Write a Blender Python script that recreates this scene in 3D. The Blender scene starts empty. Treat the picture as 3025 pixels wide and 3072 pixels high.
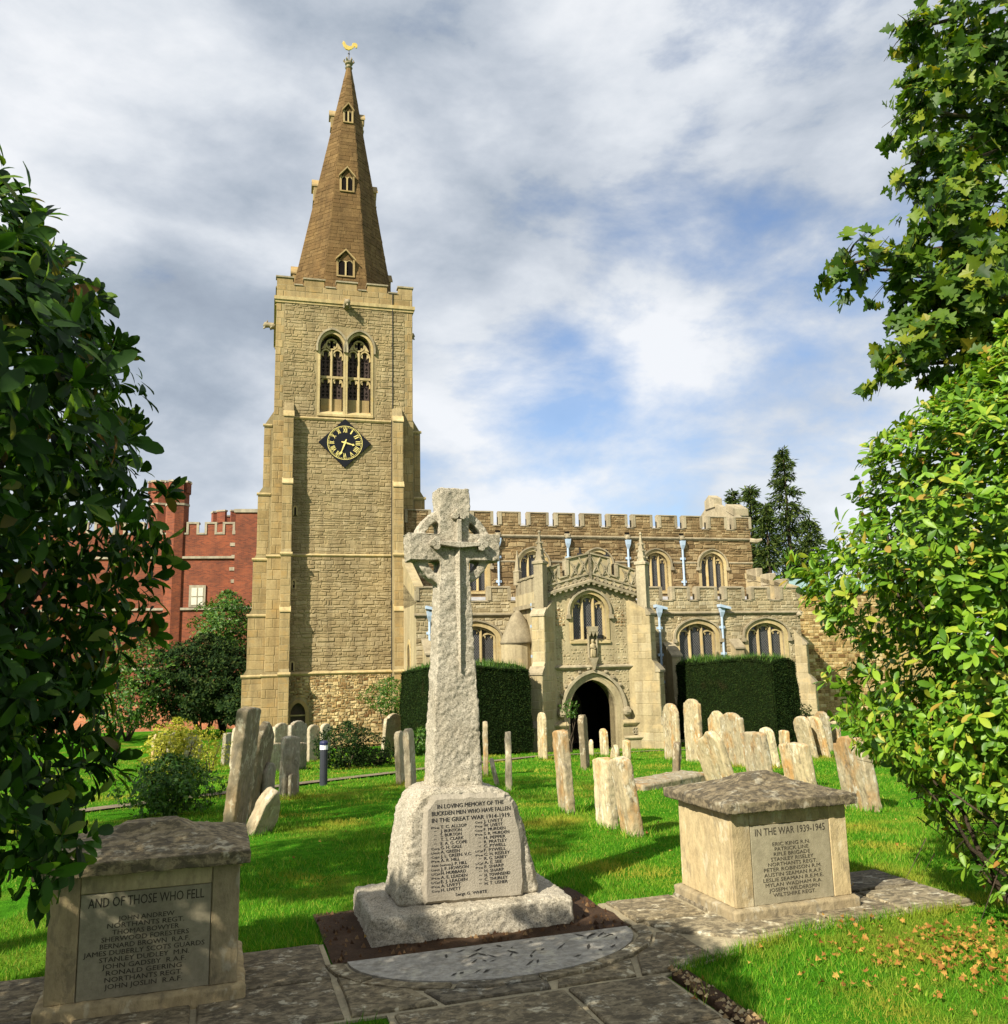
import bpy, bmesh, math, random
import numpy as np
from mathutils import Vector, Matrix, noise
random.seed(7); RNG = np.random.default_rng(7)
SC = bpy.context.scene
COL = SC.collection
R = math.radians

# ------------------------------------------------------------------ camera
E_H = 1.75; F_PX = 2600.0; PW, PH = 3025.0, 3072.0
PITCH, ROLL, AL = R(9.580), R(1.243), R(15.146)
def _basis():
    fw = Vector((0, math.cos(PITCH), math.sin(PITCH))); up = Vector((0, -math.sin(PITCH), math.cos(PITCH))); rt = Vector((1, 0, 0))
    c, s = math.cos(ROLL), math.sin(ROLL)
    return rt * c - up * s, rt * s + up * c, fw
RT, UP, FW = _basis()
cam = bpy.data.cameras.new('camera'); camo = bpy.data.objects.new('camera', cam); COL.objects.link(camo)
cam.sensor_fit = 'HORIZONTAL'; cam.sensor_width = 36; cam.lens = 36 * F_PX / PW
cam.clip_start = 0.05; cam.clip_end = 3000
m4 = Matrix((RT, UP, -FW)).transposed().to_4x4(); m4.translation = (0, 0, E_H)
camo.matrix_world = m4
SC.camera = camo
SC.render.resolution_x, SC.render.resolution_y = 1008, 1024

# ------------------------------------------------------------------ sun + sky
SUN_AZ = R(38)     # the sun stands behind the camera, this far to the left
SUN_EL = R(36)
sun_dir = Vector((-math.sin(SUN_AZ) * math.cos(SUN_EL), -math.cos(SUN_AZ) * math.cos(SUN_EL), math.sin(SUN_EL)))
sl = bpy.data.lights.new('sun', 'SUN'); sl.energy = 5.0; sl.angle = R(0.5); sl.color = (1.0, 0.93, 0.80)
so = bpy.data.objects.new('sun', sl); COL.objects.link(so)
so.rotation_euler = sun_dir.to_track_quat('Z', 'Y').to_euler(); so.location = (-8, -10, 14)

W = bpy.data.worlds.new('World'); SC.world = W; W.use_nodes = True
nt = W.node_tree; nt.nodes.clear()
def N(t, type_, **kw):
    n = t.nodes.new(type_)
    for k, v in kw.items(): setattr(n, k, v)
    return n
def math_node(t, op, a, b=None):
    n = N(t, 'ShaderNodeMath', operation=op)
    for i, q in enumerate((a, b)):
        if q is None: continue
        if isinstance(q, (int, float)): n.inputs[i].default_value = q
        else: t.links.new(q, n.inputs[i])
    return n.outputs[0]
def ramp(t, fac, stops):
    n = N(t, 'ShaderNodeValToRGB'); e = n.color_ramp.elements
    while len(e) < len(stops): e.new(0.5)
    for el, (p, c) in zip(e, stops): el.position = p; el.color = (c[0], c[1], c[2], 1)
    t.links.new(fac, n.inputs[0]); return n.outputs[0]
def mixc(t, fac, a, b, bt='MIX'):
    n = N(t, 'ShaderNodeMix', data_type='RGBA', blend_type=bt)
    for sock, q in ((n.inputs[0], fac), (n.inputs[6], a), (n.inputs[7], b)):
        if isinstance(q, (int, float)): sock.default_value = q
        elif isinstance(q, (tuple, list)): sock.default_value = (q[0], q[1], q[2], 1)
        else: t.links.new(q, sock)
    return n.outputs[2]
def noise_node(t, vec, scale, detail=4, rough=0.55, dist=0.0, w=None):
    n = N(t, 'ShaderNodeTexNoise'); n.inputs['Scale'].default_value = scale; n.inputs['Detail'].default_value = detail
    n.inputs['Roughness'].default_value = rough; n.inputs['Distortion'].default_value = dist
    if vec is not None: t.links.new(vec, n.inputs['Vector'])
    return n.outputs['Fac']
sky = N(nt, 'ShaderNodeTexSky', sky_type='NISHITA'); sky.sun_disc = False
sky.sun_elevation = SUN_EL; sky.sun_rotation = math.atan2(sun_dir.x, sun_dir.y); sky.air_density = 1.0; sky.dust_density = 0.6; sky.ozone_density = 1.6
tc = N(nt, 'ShaderNodeTexCoord')
sep = N(nt, 'ShaderNodeSeparateXYZ'); nt.links.new(tc.outputs['Generated'], sep.inputs[0])
mp = N(nt, 'ShaderNodeMapping'); mp.inputs['Location'].default_value = (1.3, 0.2, 0.0); mp.inputs['Rotation'].default_value = (R(12), R(-22), R(10)); mp.inputs['Scale'].default_value = (1.0, 1.0, 1.9)
nt.links.new(tc.outputs['Generated'], mp.inputs[0])
n1 = noise_node(nt, mp.outputs[0], 2.3, 4, 0.5, 0.15)
n2 = noise_node(nt, mp.outputs[0], 4.6, 10, 0.58, 0.12)
n3 = noise_node(nt, mp.outputs[0], 1.5, 2, 0.45, 0.1)
dens = math_node(nt, 'ADD', math_node(nt, 'MULTIPLY', n2, 0.5), math_node(nt, 'MULTIPLY', n3, 0.5))
cover = ramp(nt, dens, [(0.365, (0, 0, 0)), (0.475, (1, 1, 1))])
tone = ramp(nt, math_node(nt, 'ADD', math_node(nt, 'MULTIPLY', n2, 0.5), math_node(nt, 'MULTIPLY', n1, 0.5)), [(0.28, (2.9, 3.4, 4.2)), (0.385, (4.3, 4.9, 5.7)), (0.46, (6.0, 6.5, 7.2)), (0.525, (7.7, 8.1, 8.6)), (0.60, (9.3, 9.5, 9.8))])
skyc = mixc(nt, 1.0, sky.outputs[0], (1.5, 1.6, 1.75), 'MULTIPLY')
allc = mixc(nt, math_node(nt, 'ADD', math_node(nt, 'MULTIPLY', cover, 0.75), 0.2), skyc, tone)
bg = N(nt, 'ShaderNodeBackground'); bg.inputs[1].default_value = 0.053
nt.links.new(allc, bg.inputs[0])
wo = N(nt, 'ShaderNodeOutputWorld'); nt.links.new(bg.outputs[0], wo.inputs[0])

SC.view_settings.view_transform = 'Standard'; SC.view_settings.look = 'None'
SC.view_settings.exposure = 0.92; SC.view_settings.gamma = 1.0
SC.render.engine = 'CYCLES'

# ------------------------------------------------------------------ pixel helpers: a pixel of the photograph gives a direction
def ray(px, py): return FW + RT * ((px - PW / 2) / F_PX) - UP * ((py - PH / 2) / F_PX)
def ground_z(x, y):
    t = max(0.0, y - 7.0)
    z = -0.0646 * (math.sqrt(t * t + 4.0) - 2.0) * 1.04
    return max(z, -1.72)
def on_ground(px, py):
    d = ray(px, py); lo, hi = 0.5, 90.0
    for _ in range(60):
        mid = (lo + hi) / 2; p = Vector((0, 0, E_H)) + d * (mid / d.y)
        if p.z > ground_z(p.x, p.y): lo = mid
        else: hi = mid
    return Vector((0, 0, E_H)) + d * (lo / d.y)
def at_y(px, py, Y):
    d = ray(px, py); return Vector((0, 0, E_H)) + d * (Y / d.y)
def Dp(x, y): return x * 1.58876, y * 1.58876
def V1(x, y): return 650 + x / 2.72, 2080 + y / 2.72
def V2(x, y): return 1400 + x / 3.1733, 2080 + y / 3.1733
def V3(x, y): return 1950 + x / 2.72, 2080 + y / 2.72
def V4(x, y): return 350 + x / 3.4618, 2080 + y / 3.4618

# ------------------------------------------------------------------ object helpers
def tag(o, label=None, cat=None, group=None, kind=None):
    if label: o['label'] = label
    if cat: o['category'] = cat
    if group: o['group'] = group
    if kind: o['kind'] = kind
    return o
def empty(name, loc=(0, 0, 0), rz=0.0):
    o = bpy.data.objects.new(name, None); o.empty_display_size = 0.2; o.location = loc; o.rotation_euler = (0, 0, rz); COL.objects.link(o); return o
def link_mesh(name, me, parent=None):
    o = bpy.data.objects.new(name, me); COL.objects.link(o)
    if parent is not None: o.parent = parent
    return o
class MB:
    def __init__(s): s.v = []; s.f = []
    def add(s, vs, fs):
        b = len(s.v); s.v += [tuple(p) for p in vs]; s.f += [tuple(i + b for i in f) for f in fs]; return s
    def box(s, x0, x1, y0, y1, z0, z1, M=None):
        vs = [(x0, y0, z0), (x1, y0, z0), (x1, y1, z0), (x0, y1, z0), (x0, y0, z1), (x1, y0, z1), (x1, y1, z1), (x0, y1, z1)]
        if M is not None: vs = [tuple(M @ Vector(p)) for p in vs]
        return s.add(vs, [(0, 3, 2, 1), (4, 5, 6, 7), (0, 1, 5, 4), (1, 2, 6, 5), (2, 3, 7, 6), (3, 0, 4, 7)])
    def ex(s, poly, fn0, fn1):
        """prism between two mappings of a 2d polygon"""
        n = len(poly); vs = [fn0(p) for p in poly] + [fn1(p) for p in poly]
        return s.add(vs, [tuple(range(n)), tuple(range(2 * n - 1, n - 1, -1))] + [(i, i + n, (i + 1) % n + n, (i + 1) % n) for i in range(n)])
    def ex_y(s, poly, y0, y1): return s.ex(poly, lambda p: (p[0], y0, p[1]), lambda p: (p[0], y1, p[1]))
    def ex_x(s, poly, x0, x1): return s.ex(poly, lambda p: (x0, p[0], p[1]), lambda p: (x1, p[0], p[1]))
    def ex_z(s, poly, z0, z1): return s.ex(poly, lambda p: (p[0], p[1], z0), lambda p: (p[0], p[1], z1))
    def tube(s, pts, rad, n=8, cap=True):
        pts = [Vector(p) for p in pts]
        rads = rad if isinstance(rad, (list, tuple)) else [rad] * len(pts)
        base = len(s.v); up0 = Vector((0.13, 0.27, 0.95))
        for i, p in enumerate(pts):
            d = (pts[min(i + 1, len(pts) - 1)] - pts[max(i - 1, 0)]).normalized()
            a = d.cross(up0)
            if a.length < 1e-3: a = d.cross(Vector((1, 0, 0)))
            a.normalize(); b = d.cross(a)
            for k in range(n):
                t = 2 * math.pi * k / n
                s.v.append(tuple(p + (a * math.cos(t) + b * math.sin(t)) * rads[i]))
        for i in range(len(pts) - 1):
            for k in range(n):
                k2 = (k + 1) % n
                s.f.append((base + i * n + k, base + i * n + k2, base + (i + 1) * n + k2, base + (i + 1) * n + k))
        if cap:
            s.f.append(tuple(base + k for k in reversed(range(n)))); s.f.append(tuple(base + (len(pts) - 1) * n + k for k in range(n)))
        return s
    def lathe(s, prof, n=12, c=(0, 0, 0)):
        base = len(s.v)
        for r, z in prof:
            for k in range(n):
                t = 2 * math.pi * k / n; s.v.append((c[0] + r * math.cos(t), c[1] + r * math.sin(t), c[2] + z))
        for i in range(len(prof) - 1):
            for k in range(n):
                k2 = (k + 1) % n; s.f.append((base + i * n + k, base + i * n + k2, base + (i + 1) * n + k2, base + (i + 1) * n + k))
        s.f.append(tuple(base + k for k in reversed(range(n)))); s.f.append(tuple(base + (len(prof) - 1) * n + k for k in range(n)))
        return s
    def build(s, name, mat, parent=None, smooth=False, fix=True, bevel=0.0):
        me = bpy.data.meshes.new(name); me.from_pydata(s.v, [], s.f)
        if fix:
            bm = bmesh.new(); bm.from_mesh(me); bmesh.ops.recalc_face_normals(bm, faces=bm.faces)
            if bevel > 0:
                bmesh.ops.bevel(bm, geom=[e for e in bm.edges], offset=bevel, segments=1, affect='EDGES')
            bm.to_mesh(me); bm.free()
        me.materials.append(mat)
        if smooth: me.polygons.foreach_set('use_smooth', [True] * len(me.polygons))
        return link_mesh(name, me, parent)
def np_mesh(name, verts, tris, mat, parent=None, smooth=False):
    me = bpy.data.meshes.new(name); nv = len(verts); k = tris.shape[1]; nf = len(tris)
    me.vertices.add(nv); me.vertices.foreach_set('co', np.ascontiguousarray(verts, dtype=np.float32).ravel())
    me.loops.add(nf * k); me.loops.foreach_set('vertex_index', np.ascontiguousarray(tris, dtype=np.int32).ravel())
    me.polygons.add(nf); me.polygons.foreach_set('loop_start', np.arange(0, nf * k, k, dtype=np.int32))
    if smooth: me.polygons.foreach_set('use_smooth', np.ones(nf, dtype=bool))
    me.update(calc_edges=True); me.validate(); me.materials.append(mat)
    return link_mesh(name, me, parent)

# ------------------------------------------------------------------ materials
def new_mat(name):
    m = bpy.data.materials.new(name); m.use_nodes = True; t = m.node_tree; t.nodes.clear()
    out = N(t, 'ShaderNodeOutputMaterial'); p = N(t, 'ShaderNodeBsdfPrincipled'); t.links.new(p.outputs[0], out.inputs[0])
    return m, t, p, out
def rnd_piece(t):
    g = N(t, 'ShaderNodeNewGeometry'); o = N(t, 'ShaderNodeObjectInfo')
    return math_node(t, 'FRACT', math_node(t, 'ADD', g.outputs['Random Per Island'], o.outputs['Random']))
def obj_vec(t, scale=None):
    c = N(t, 'ShaderNodeTexCoord')
    if scale is None: return c.outputs['Object']
    m = N(t, 'ShaderNodeMapping'); m.inputs['Scale'].default_value = scale; t.links.new(c.outputs['Object'], m.inputs[0]); return m.outputs[0]
def set_bump(t, p, h, strength=0.4, dist=0.02):
    b = N(t, 'ShaderNodeBump'); b.inputs['Strength'].default_value = strength; b.inputs['Distance'].default_value = dist
    t.links.new(h, b.inputs['Height']); t.links.new(b.outputs[0], p.inputs['Normal'])
def stone_mat(name, dark, mid, light, stain=None, per_piece=0.7, bump=0.5, scale=1.0, spots=0.0, spot_col=(0.06, 0.05, 0.035), rough=0.9, bdist=0.02, streak=0.55):
    m, t, p, _ = new_mat(name); vec = obj_vec(t)
    r = rnd_piece(t)
    a = noise_node(t, vec, 2.2 * scale, 5, 0.6); b = noise_node(t, vec, 14 * scale, 5, 0.65); g = noise_node(t, vec, 60 * scale, 3, 0.6)
    f = math_node(t, 'ADD', math_node(t, 'MULTIPLY', r, per_piece), math_node(t, 'MULTIPLY', math_node(t, 'ADD', math_node(t, 'MULTIPLY', a, 0.5), math_node(t, 'MULTIPLY', b, 0.5)), 1.0 - per_piece))
    c = ramp(t, f, [(0.15, dark), (0.5, mid), (0.85, light)])
    c = mixc(t, 0.3, c, ramp(t, b, [(0.3, (0.45, 0.45, 0.45)), (0.7, (1.0, 1.0, 1.0))]), 'MULTIPLY')
    run = noise_node(t, obj_vec(t, (2.6, 2.6, 0.22)), 1.3, 5, 0.6, 0.2); blot = noise_node(t, vec, 0.55, 4, 0.6, 0.3)
    c = mixc(t, streak, c, ramp(t, run, [(0.40, (1.08, 1.06, 1.02)), (0.62, (0.58, 0.56, 0.54))]), 'MULTIPLY')
    c = mixc(t, streak * 0.9, c, ramp(t, blot, [(0.34, (0.68, 0.65, 0.62)), (0.52, (1.0, 1.0, 1.0)), (0.68, (1.14, 1.10, 1.02))]), 'MULTIPLY')
    if stain is not None:
        c = mixc(t, ramp(t, a, [(0.52, (0, 0, 0)), (0.68, (0.75, 0.75, 0.75))]), c, stain)
    if spots > 0:
        v = N(t, 'ShaderNodeTexVoronoi'); v.inputs['Scale'].default_value = 9 * scale; t.links.new(vec, v.inputs['Vector'])
        c = mixc(t, math_node(t, 'MULTIPLY', ramp(t, v.outputs['Distance'], [(0.0, (1, 1, 1)), (0.32, (0, 0, 0))]), spots), c, spot_col)
    t.links.new(c, p.inputs['Base Color']); p.inputs['Roughness'].default_value = rough
    p.inputs['Specular IOR Level'].default_value = 0.2
    set_bump(t, p, math_node(t, 'ADD', math_node(t, 'MULTIPLY', b, 0.7), math_node(t, 'MULTIPLY', g, 0.3)), bump, bdist)
    return m
def flat_mat(name, col, rough=0.6, metal=0.0, var=0.15, nscale=8, spec=0.3):
    m, t, p, _ = new_mat(name); vec = obj_vec(t); a = noise_node(t, vec, nscale, 4, 0.6)
    lo = tuple(k * (1 - var) for k in col); hi = tuple(min(1, k * (1 + var)) for k in col)
    t.links.new(ramp(t, a, [(0.3, lo), (0.7, hi)]), p.inputs['Base Color'])
    p.inputs['Roughness'].default_value = rough; p.inputs['Metallic'].default_value = metal; p.inputs['Specular IOR Level'].default_value = spec
    return m
def leaf_mat(name, stops, rough=0.45, trans=0.25, spec=0.4, patch=None):
    m, t, p, out = new_mat(name); r = rnd_piece(t)
    c = ramp(t, r, stops)
    vec = obj_vec(t); a = noise_node(t, vec, 2.0, 3, 0.5)
    c = mixc(t, 0.35, c, ramp(t, a, [(0.3, (0.55, 0.55, 0.55)), (0.7, (1.2, 1.2, 1.1))]), 'MULTIPLY')
    if patch: c = mixc(t, ramp(t, noise_node(t, vec, patch[1], 3, 0.5), [(patch[2], (0, 0, 0)), (patch[2] + 0.12, (1, 1, 1))]), c, patch[0])
    t.links.new(c, p.inputs['Base Color']); p.inputs['Roughness'].default_value = rough; p.inputs['Specular IOR Level'].default_value = spec
    tr = N(t, 'ShaderNodeBsdfTranslucent'); t.links.new(mixc(t, 1.0, c, (1.25, 1.3, 0.5), 'MULTIPLY'), tr.inputs[0])
    mx = N(t, 'ShaderNodeMixShader'); mx.inputs[0].default_value = trans
    t.links.new(p.outputs[0], mx.inputs[1]); t.links.new(tr.outputs[0], mx.inputs[2]); t.links.new(mx.outputs[0], out.inputs[0])
    return m
M = {}
M['tower_rubble'] = stone_mat('tower_rubble', (0.21, 0.155, 0.074), (0.32, 0.248, 0.13), (0.42, 0.345, 0.205), per_piece=0.3, bump=0.8, bdist=0.03)
M['base_rubble'] = stone_mat('base_rubble', (0.17, 0.095, 0.035), (0.40, 0.28, 0.12), (0.58, 0.46, 0.24), per_piece=0.75, bump=0.8, bdist=0.03)
M['nave_rubble'] = stone_mat('nave_rubble', (0.12, 0.078, 0.034), (0.235, 0.165, 0.08), (0.35, 0.27, 0.145), per_piece=0.65, bump=0.8, bdist=0.03)
M['aisle_rubble'] = stone_mat('aisle_rubble', (0.23, 0.175, 0.09), (0.385, 0.32, 0.19), (0.49, 0.43, 0.285), per_piece=0.55, bump=0.8, bdist=0.03, spots=0.35)
M['cobble'] = stone_mat('cobble', (0.16, 0.10, 0.04), (0.36, 0.25, 0.12), (0.52, 0.43, 0.25), per_piece=0.8, bump=0.5)
M['mortar_t'] = stone_mat('mortar_tower', (0.21, 0.16, 0.08), (0.30, 0.24, 0.125), (0.37, 0.305, 0.17), per_piece=0, bump=0.6)
M['mortar_a'] = stone_mat('mortar_aisle', (0.29, 0.23, 0.123), (0.395, 0.33, 0.195), (0.455, 0.39, 0.245), per_piece=0, bump=0.6)
M['mortar_n'] = stone_mat('mortar_nave', (0.14, 0.09, 0.04), (0.24, 0.165, 0.08), (0.34, 0.25, 0.13), per_piece=0, bump=0.6)
M['ashlar_t'] = stone_mat('ashlar_tower', (0.25, 0.175, 0.072), (0.345, 0.255, 0.12), (0.42, 0.33, 0.175), per_piece=0.32, bump=0.35, stain=(0.33, 0.21, 0.075))
M['ashlar_a'] = stone_mat('ashlar_aisle', (0.29, 0.23, 0.12), (0.385, 0.32, 0.185), (0.465, 0.405, 0.265), per_piece=0.35, bump=0.35, stain=(0.40, 0.30, 0.15))
M['dress'] = stone_mat('dressed_stone', (0.36, 0.27, 0.12), (0.48, 0.38, 0.19), (0.56, 0.47, 0.27), per_piece=0.2, bump=0.3, stain=(0.36, 0.25, 0.09))
M['weathered'] = stone_mat('weathered_coping', (0.20, 0.17, 0.11), (0.34, 0.29, 0.19), (0.48, 0.42, 0.29), per_piece=0.3, bump=0.6, stain=(0.16, 0.13, 0.08))
M['spire'] = stone_mat('spire_stone', (0.075, 0.044, 0.016), (0.135, 0.082, 0.030), (0.235, 0.155, 0.065), per_piece=0.22, bump=0.6, stain=(0.11, 0.062, 0.022))
M['granite'] = None
M['pane'] = flat_mat('window_glass', (0.012, 0.013, 0.016), 0.12, 0, 0.5, 3, 0.6)
M['lead'] = flat_mat('lead_came', (0.13, 0.127, 0.12), 0.5, 0.0)
M['roof_lead'] = flat_mat('roof_lead', (0.33, 0.33, 0.33), 0.5, 0.0, 0.2, 3)
M['copper_roof'] = flat_mat('verdigris_roof', (0.20, 0.30, 0.28), 0.6, 0.0, 0.2, 3)
M['black'] = flat_mat('black_paint', (0.006, 0.006, 0.008), 0.35)
M['gold'] = flat_mat('gold_leaf', (0.80, 0.66, 0.22), 0.38, 0.25, 0.12, 20)
M['gilt'] = flat_mat('gilded_copper', (0.85, 0.62, 0.16), 0.3, 0.7, 0.12, 20)
M['pipe'] = flat_mat('pale_blue_paint', (0.34, 0.43, 0.53), 0.45, 0, 0.12, 6)
M['iron'] = flat_mat('dark_iron', (0.03, 0.03, 0.033), 0.5, 0.3)
M['louvre'] = flat_mat('louvre_wood', (0.045, 0.028, 0.022), 0.7, 0, 0.3, 9)
M['void_shade'] = flat_mat('painted_interior_shade', (0.012, 0.010, 0.009), 0.95, 0, 0.2, 5, 0.0)  # near-black colour standing in for the shade inside openings
M['wood'] = flat_mat('old_oak', (0.06, 0.04, 0.025), 0.7, 0, 0.3, 9)
M['letter'] = flat_mat('lead_letter', (0.020, 0.018, 0.018), 0.6, 0, 0.3, 40)
M['letter_worn'] = flat_mat('worn_letter', (0.045, 0.037, 0.025), 0.8, 0, 0.35, 40)
M['bark'] = stone_mat('bark', (0.035, 0.025, 0.016), (0.075, 0.055, 0.035), (0.13, 0.10, 0.07), per_piece=0.1, bump=0.9, scale=3)
M['soil'] = stone_mat('soil', (0.035, 0.021, 0.012), (0.075, 0.042, 0.021), (0.13, 0.08, 0.042), per_piece=0, bump=1.0, scale=4)
M['gravel'] = stone_mat('path_gravel', (0.13, 0.10, 0.06), (0.20, 0.16, 0.10), (0.27, 0.22, 0.15), per_piece=0.3, bump=0.7, scale=4)
def make_granite():
    m, t, p, _ = new_mat('pale_granite'); vec = obj_vec(t)
    v = N(t, 'ShaderNodeTexVoronoi'); v.inputs['Scale'].default_value = 150; t.links.new(vec, v.inputs['Vector'])
    sp = N(t, 'ShaderNodeSeparateColor'); t.links.new(v.outputs['Color'], sp.inputs[0])
    c = ramp(t, sp.outputs[0], [(0.0, (0.17, 0.155, 0.12)), (0.14, (0.26, 0.235, 0.18)), (0.5, (0.365, 0.33, 0.255)), (0.9, (0.46, 0.42, 0.335))])
    a = noise_node(t, vec, 5, 5, 0.65)
    c = mixc(t, 0.65, c, ramp(t, a, [(0.32, (0.66, 0.61, 0.52)), (0.65, (1.0, 0.98, 0.95))]), 'MULTIPLY')
    b = noise_node(t, vec, 60, 4, 0.7)
    t.links.new(c, p.inputs['Base Color']); p.inputs['Roughness'].default_value = 0.85; p.inputs['Specular IOR Level'].default_value = 0.25
    set_bump(t, p, b, 0.55, 0.01); return m
M['granite'] = make_granite()
M['granite_dressed'] = stone_mat('dressed_granite', (0.30, 0.265, 0.20), (0.38, 0.34, 0.265), (0.45, 0.405, 0.325), per_piece=0, bump=0.5, scale=5)
def make_tombstone(name, base, orange=0.5, dark=0.35, pale=0.6, mott=0.0):
    m, t, p, _ = new_mat(name); vec = obj_vec(t, (1, 1, 0.55)); o = N(t, 'ShaderNodeObjectInfo')
    c0 = N(t, 'ShaderNodeTexCoord'); ad = N(t, 'ShaderNodeVectorMath', operation='ADD'); t.links.new(vec, ad.inputs[0])
    sc = N(t, 'ShaderNodeVectorMath', operation='SCALE'); t.links.new(o.outputs['Location'], sc.inputs[0]); sc.inputs['Scale'].default_value = 7.3; t.links.new(sc.outputs[0], ad.inputs[1]); vec = ad.outputs[0]
    a = noise_node(t, vec, 3.2, 5, 0.6); b = noise_node(t, vec, 19, 5, 0.7); g = noise_node(t, vec, 8, 6, 0.65, 0.6)
    c = ramp(t, b, [(0.25, tuple(k * 0.62 for k in base)), (0.5, base), (0.75, tuple(min(0.85, k * 1.25) for k in base))])
    c = mixc(t, math_node(t, 'MULTIPLY', ramp(t, a, [(0.5, (0, 0, 0)), (0.63, (1, 1, 1))]), orange), c, (0.42, 0.20, 0.035))
    c = mixc(t, math_node(t, 'MULTIPLY', ramp(t, g, [(0.56, (0, 0, 0)), (0.64, (1, 1, 1))]), dark), c, (0.13, 0.115, 0.085))
    l1 = noise_node(t, vec, 7.5, 3, 0.5, 0.4); l2 = noise_node(t, vec, 26, 4, 0.6, 0.3)
    c = mixc(t, math_node(t, 'MULTIPLY', ramp(t, math_node(t, 'ADD', math_node(t, 'MULTIPLY', l1, 0.6), math_node(t, 'MULTIPLY', l2, 0.4)), [(0.555, (0, 0, 0)), (0.60, (1, 1, 1))]), pale), c, (0.60, 0.57, 0.44))
    if mott:
        mo1 = noise_node(t, obj_vec(t, (1, 1.6, 1.6)), 15, 5, 0.7, 0.5); c = mixc(t, math_node(t, 'MULTIPLY', ramp(t, mo1, [(0.44, (1, 1, 1)), (0.54, (0, 0, 0))]), mott), c, (0.055, 0.048, 0.035)); c = mixc(t, math_node(t, 'MULTIPLY', ramp(t, mo1, [(0.60, (0, 0, 0)), (0.66, (1, 1, 1))]), mott * 0.8), c, (0.44, 0.40, 0.28))
    stv = obj_vec(t, (9, 9, 0.9)); st1 = noise_node(t, stv, 1.6, 4, 0.6)
    c = mixc(t, math_node(t, 'MULTIPLY', ramp(t, st1, [(0.50, (0, 0, 0)), (0.68, (1, 1, 1))]), dark * 0.8), c, (0.15, 0.125, 0.085))
    tint = ramp(t, o.outputs['Random'], [(0, (0.66, 0.66, 0.68)), (0.3, (0.92, 0.88, 0.82)), (0.7, (1.0, 0.95, 0.85)), (1.0, (1.15, 1.13, 1.08))])
    c = mixc(t, 1.0, c, tint, 'MULTIPLY')
    t.links.new(c, p.inputs['Base Color']); p.inputs['Roughness'].default_value = 0.92; p.inputs['Specular IOR Level'].default_value = 0.15
    set_bump(t, p, math_node(t, 'ADD', math_node(t, 'MULTIPLY', b, 0.6), math_node(t, 'MULTIPLY', g, 0.4)), 0.8, 0.02); return m
M['grave'] = make_tombstone('limestone_gravestone', (0.43, 0.365, 0.23), 0.6, 0.6, 0.8)
M['grave_grey'] = make_tombstone('grey_gravestone', (0.36, 0.32, 0.235), 0.12, 0.5)
M['grave_dark'] = make_tombstone('dark_gravestone', (0.19, 0.16, 0.105), 0.15, 0.8, 0.4)  # darker brown-grey stone with heavier dark blotches
M['tomb'] = make_tombstone('tomb_limestone', (0.385, 0.315, 0.185), 0.06, 0.4, 0.35)
M['tomb_lid'] = make_tombstone('tomb_lid_stone', (0.25, 0.205, 0.125), 0.03, 0.6, 0.45, 0.75)
M['tomb_panel'] = stone_mat('tomb_panel', (0.25, 0.22, 0.145), (0.32, 0.285, 0.19), (0.38, 0.34, 0.24), per_piece=0, bump=0.2, scale=2)
M['flag'] = make_tombstone('flagstone', (0.24, 0.205, 0.135), 0.03, 0.6, 0.7, 0.7)
M['apron'] = make_tombstone('cement_apron', (0.33, 0.315, 0.28), 0.0, 0.4, 0.3, 0.25)
M['pointing'] = stone_mat('lime_pointing', (0.28, 0.245, 0.155), (0.42, 0.36, 0.23), (0.5, 0.44, 0.29), per_piece=0, bump=0.6, scale=3)
def make_brick(name, c1, c2, mortar, sc=1.0):
    m, t, p, _ = new_mat(name); c = N(t, 'ShaderNodeTexCoord')
    s2 = N(t, 'ShaderNodeSeparateXYZ'); t.links.new(c.outputs['Object'], s2.inputs[0])
    cb = N(t, 'ShaderNodeCombineXYZ'); t.links.new(math_node(t, 'ADD', s2.outputs[0], math_node(t, 'MULTIPLY', s2.outputs[1], 0.8)), cb.inputs[0]); t.links.new(s2.outputs[2], cb.inputs[1])
    b = N(t, 'ShaderNodeTexBrick'); t.links.new(cb.outputs[0], b.inputs['Vector'])
    b.inputs['Scale'].default_value = 4.0 * sc; b.inputs['Brick Width'].default_value = 0.95; b.inputs['Row Height'].default_value = 0.3; b.inputs['Mortar Size'].default_value = 0.03
    b.inputs['Color1'].default_value = (*c1, 1); b.inputs['Color2'].default_value = (*c2, 1); b.inputs['Mortar'].default_value = (*mortar, 1)
    a = noise_node(t, c.outputs['Object'], 0.7, 5, 0.65)
    col = mixc(t, 0.6, b.outputs['Color'], ramp(t, a, [(0.3, (0.35, 0.33, 0.33)), (0.7, (1.25, 1.2, 1.1))]), 'MULTIPLY')
    t.links.new(col, p.inputs['Base Color']); p.inputs['Roughness'].default_value = 0.9; set_bump(t, p, b.outputs['Fac'], -0.4, 0.01); return m
M['brick'] = make_brick('tudor_brick', (0.27, 0.060, 0.020), (0.135, 0.028, 0.012), (0.19, 0.095, 0.048))
M['stone_white'] = stone_mat('pale_trim', (0.28, 0.245, 0.175), (0.38, 0.335, 0.245), (0.46, 0.41, 0.31), per_piece=0.2, bump=0.3)
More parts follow.
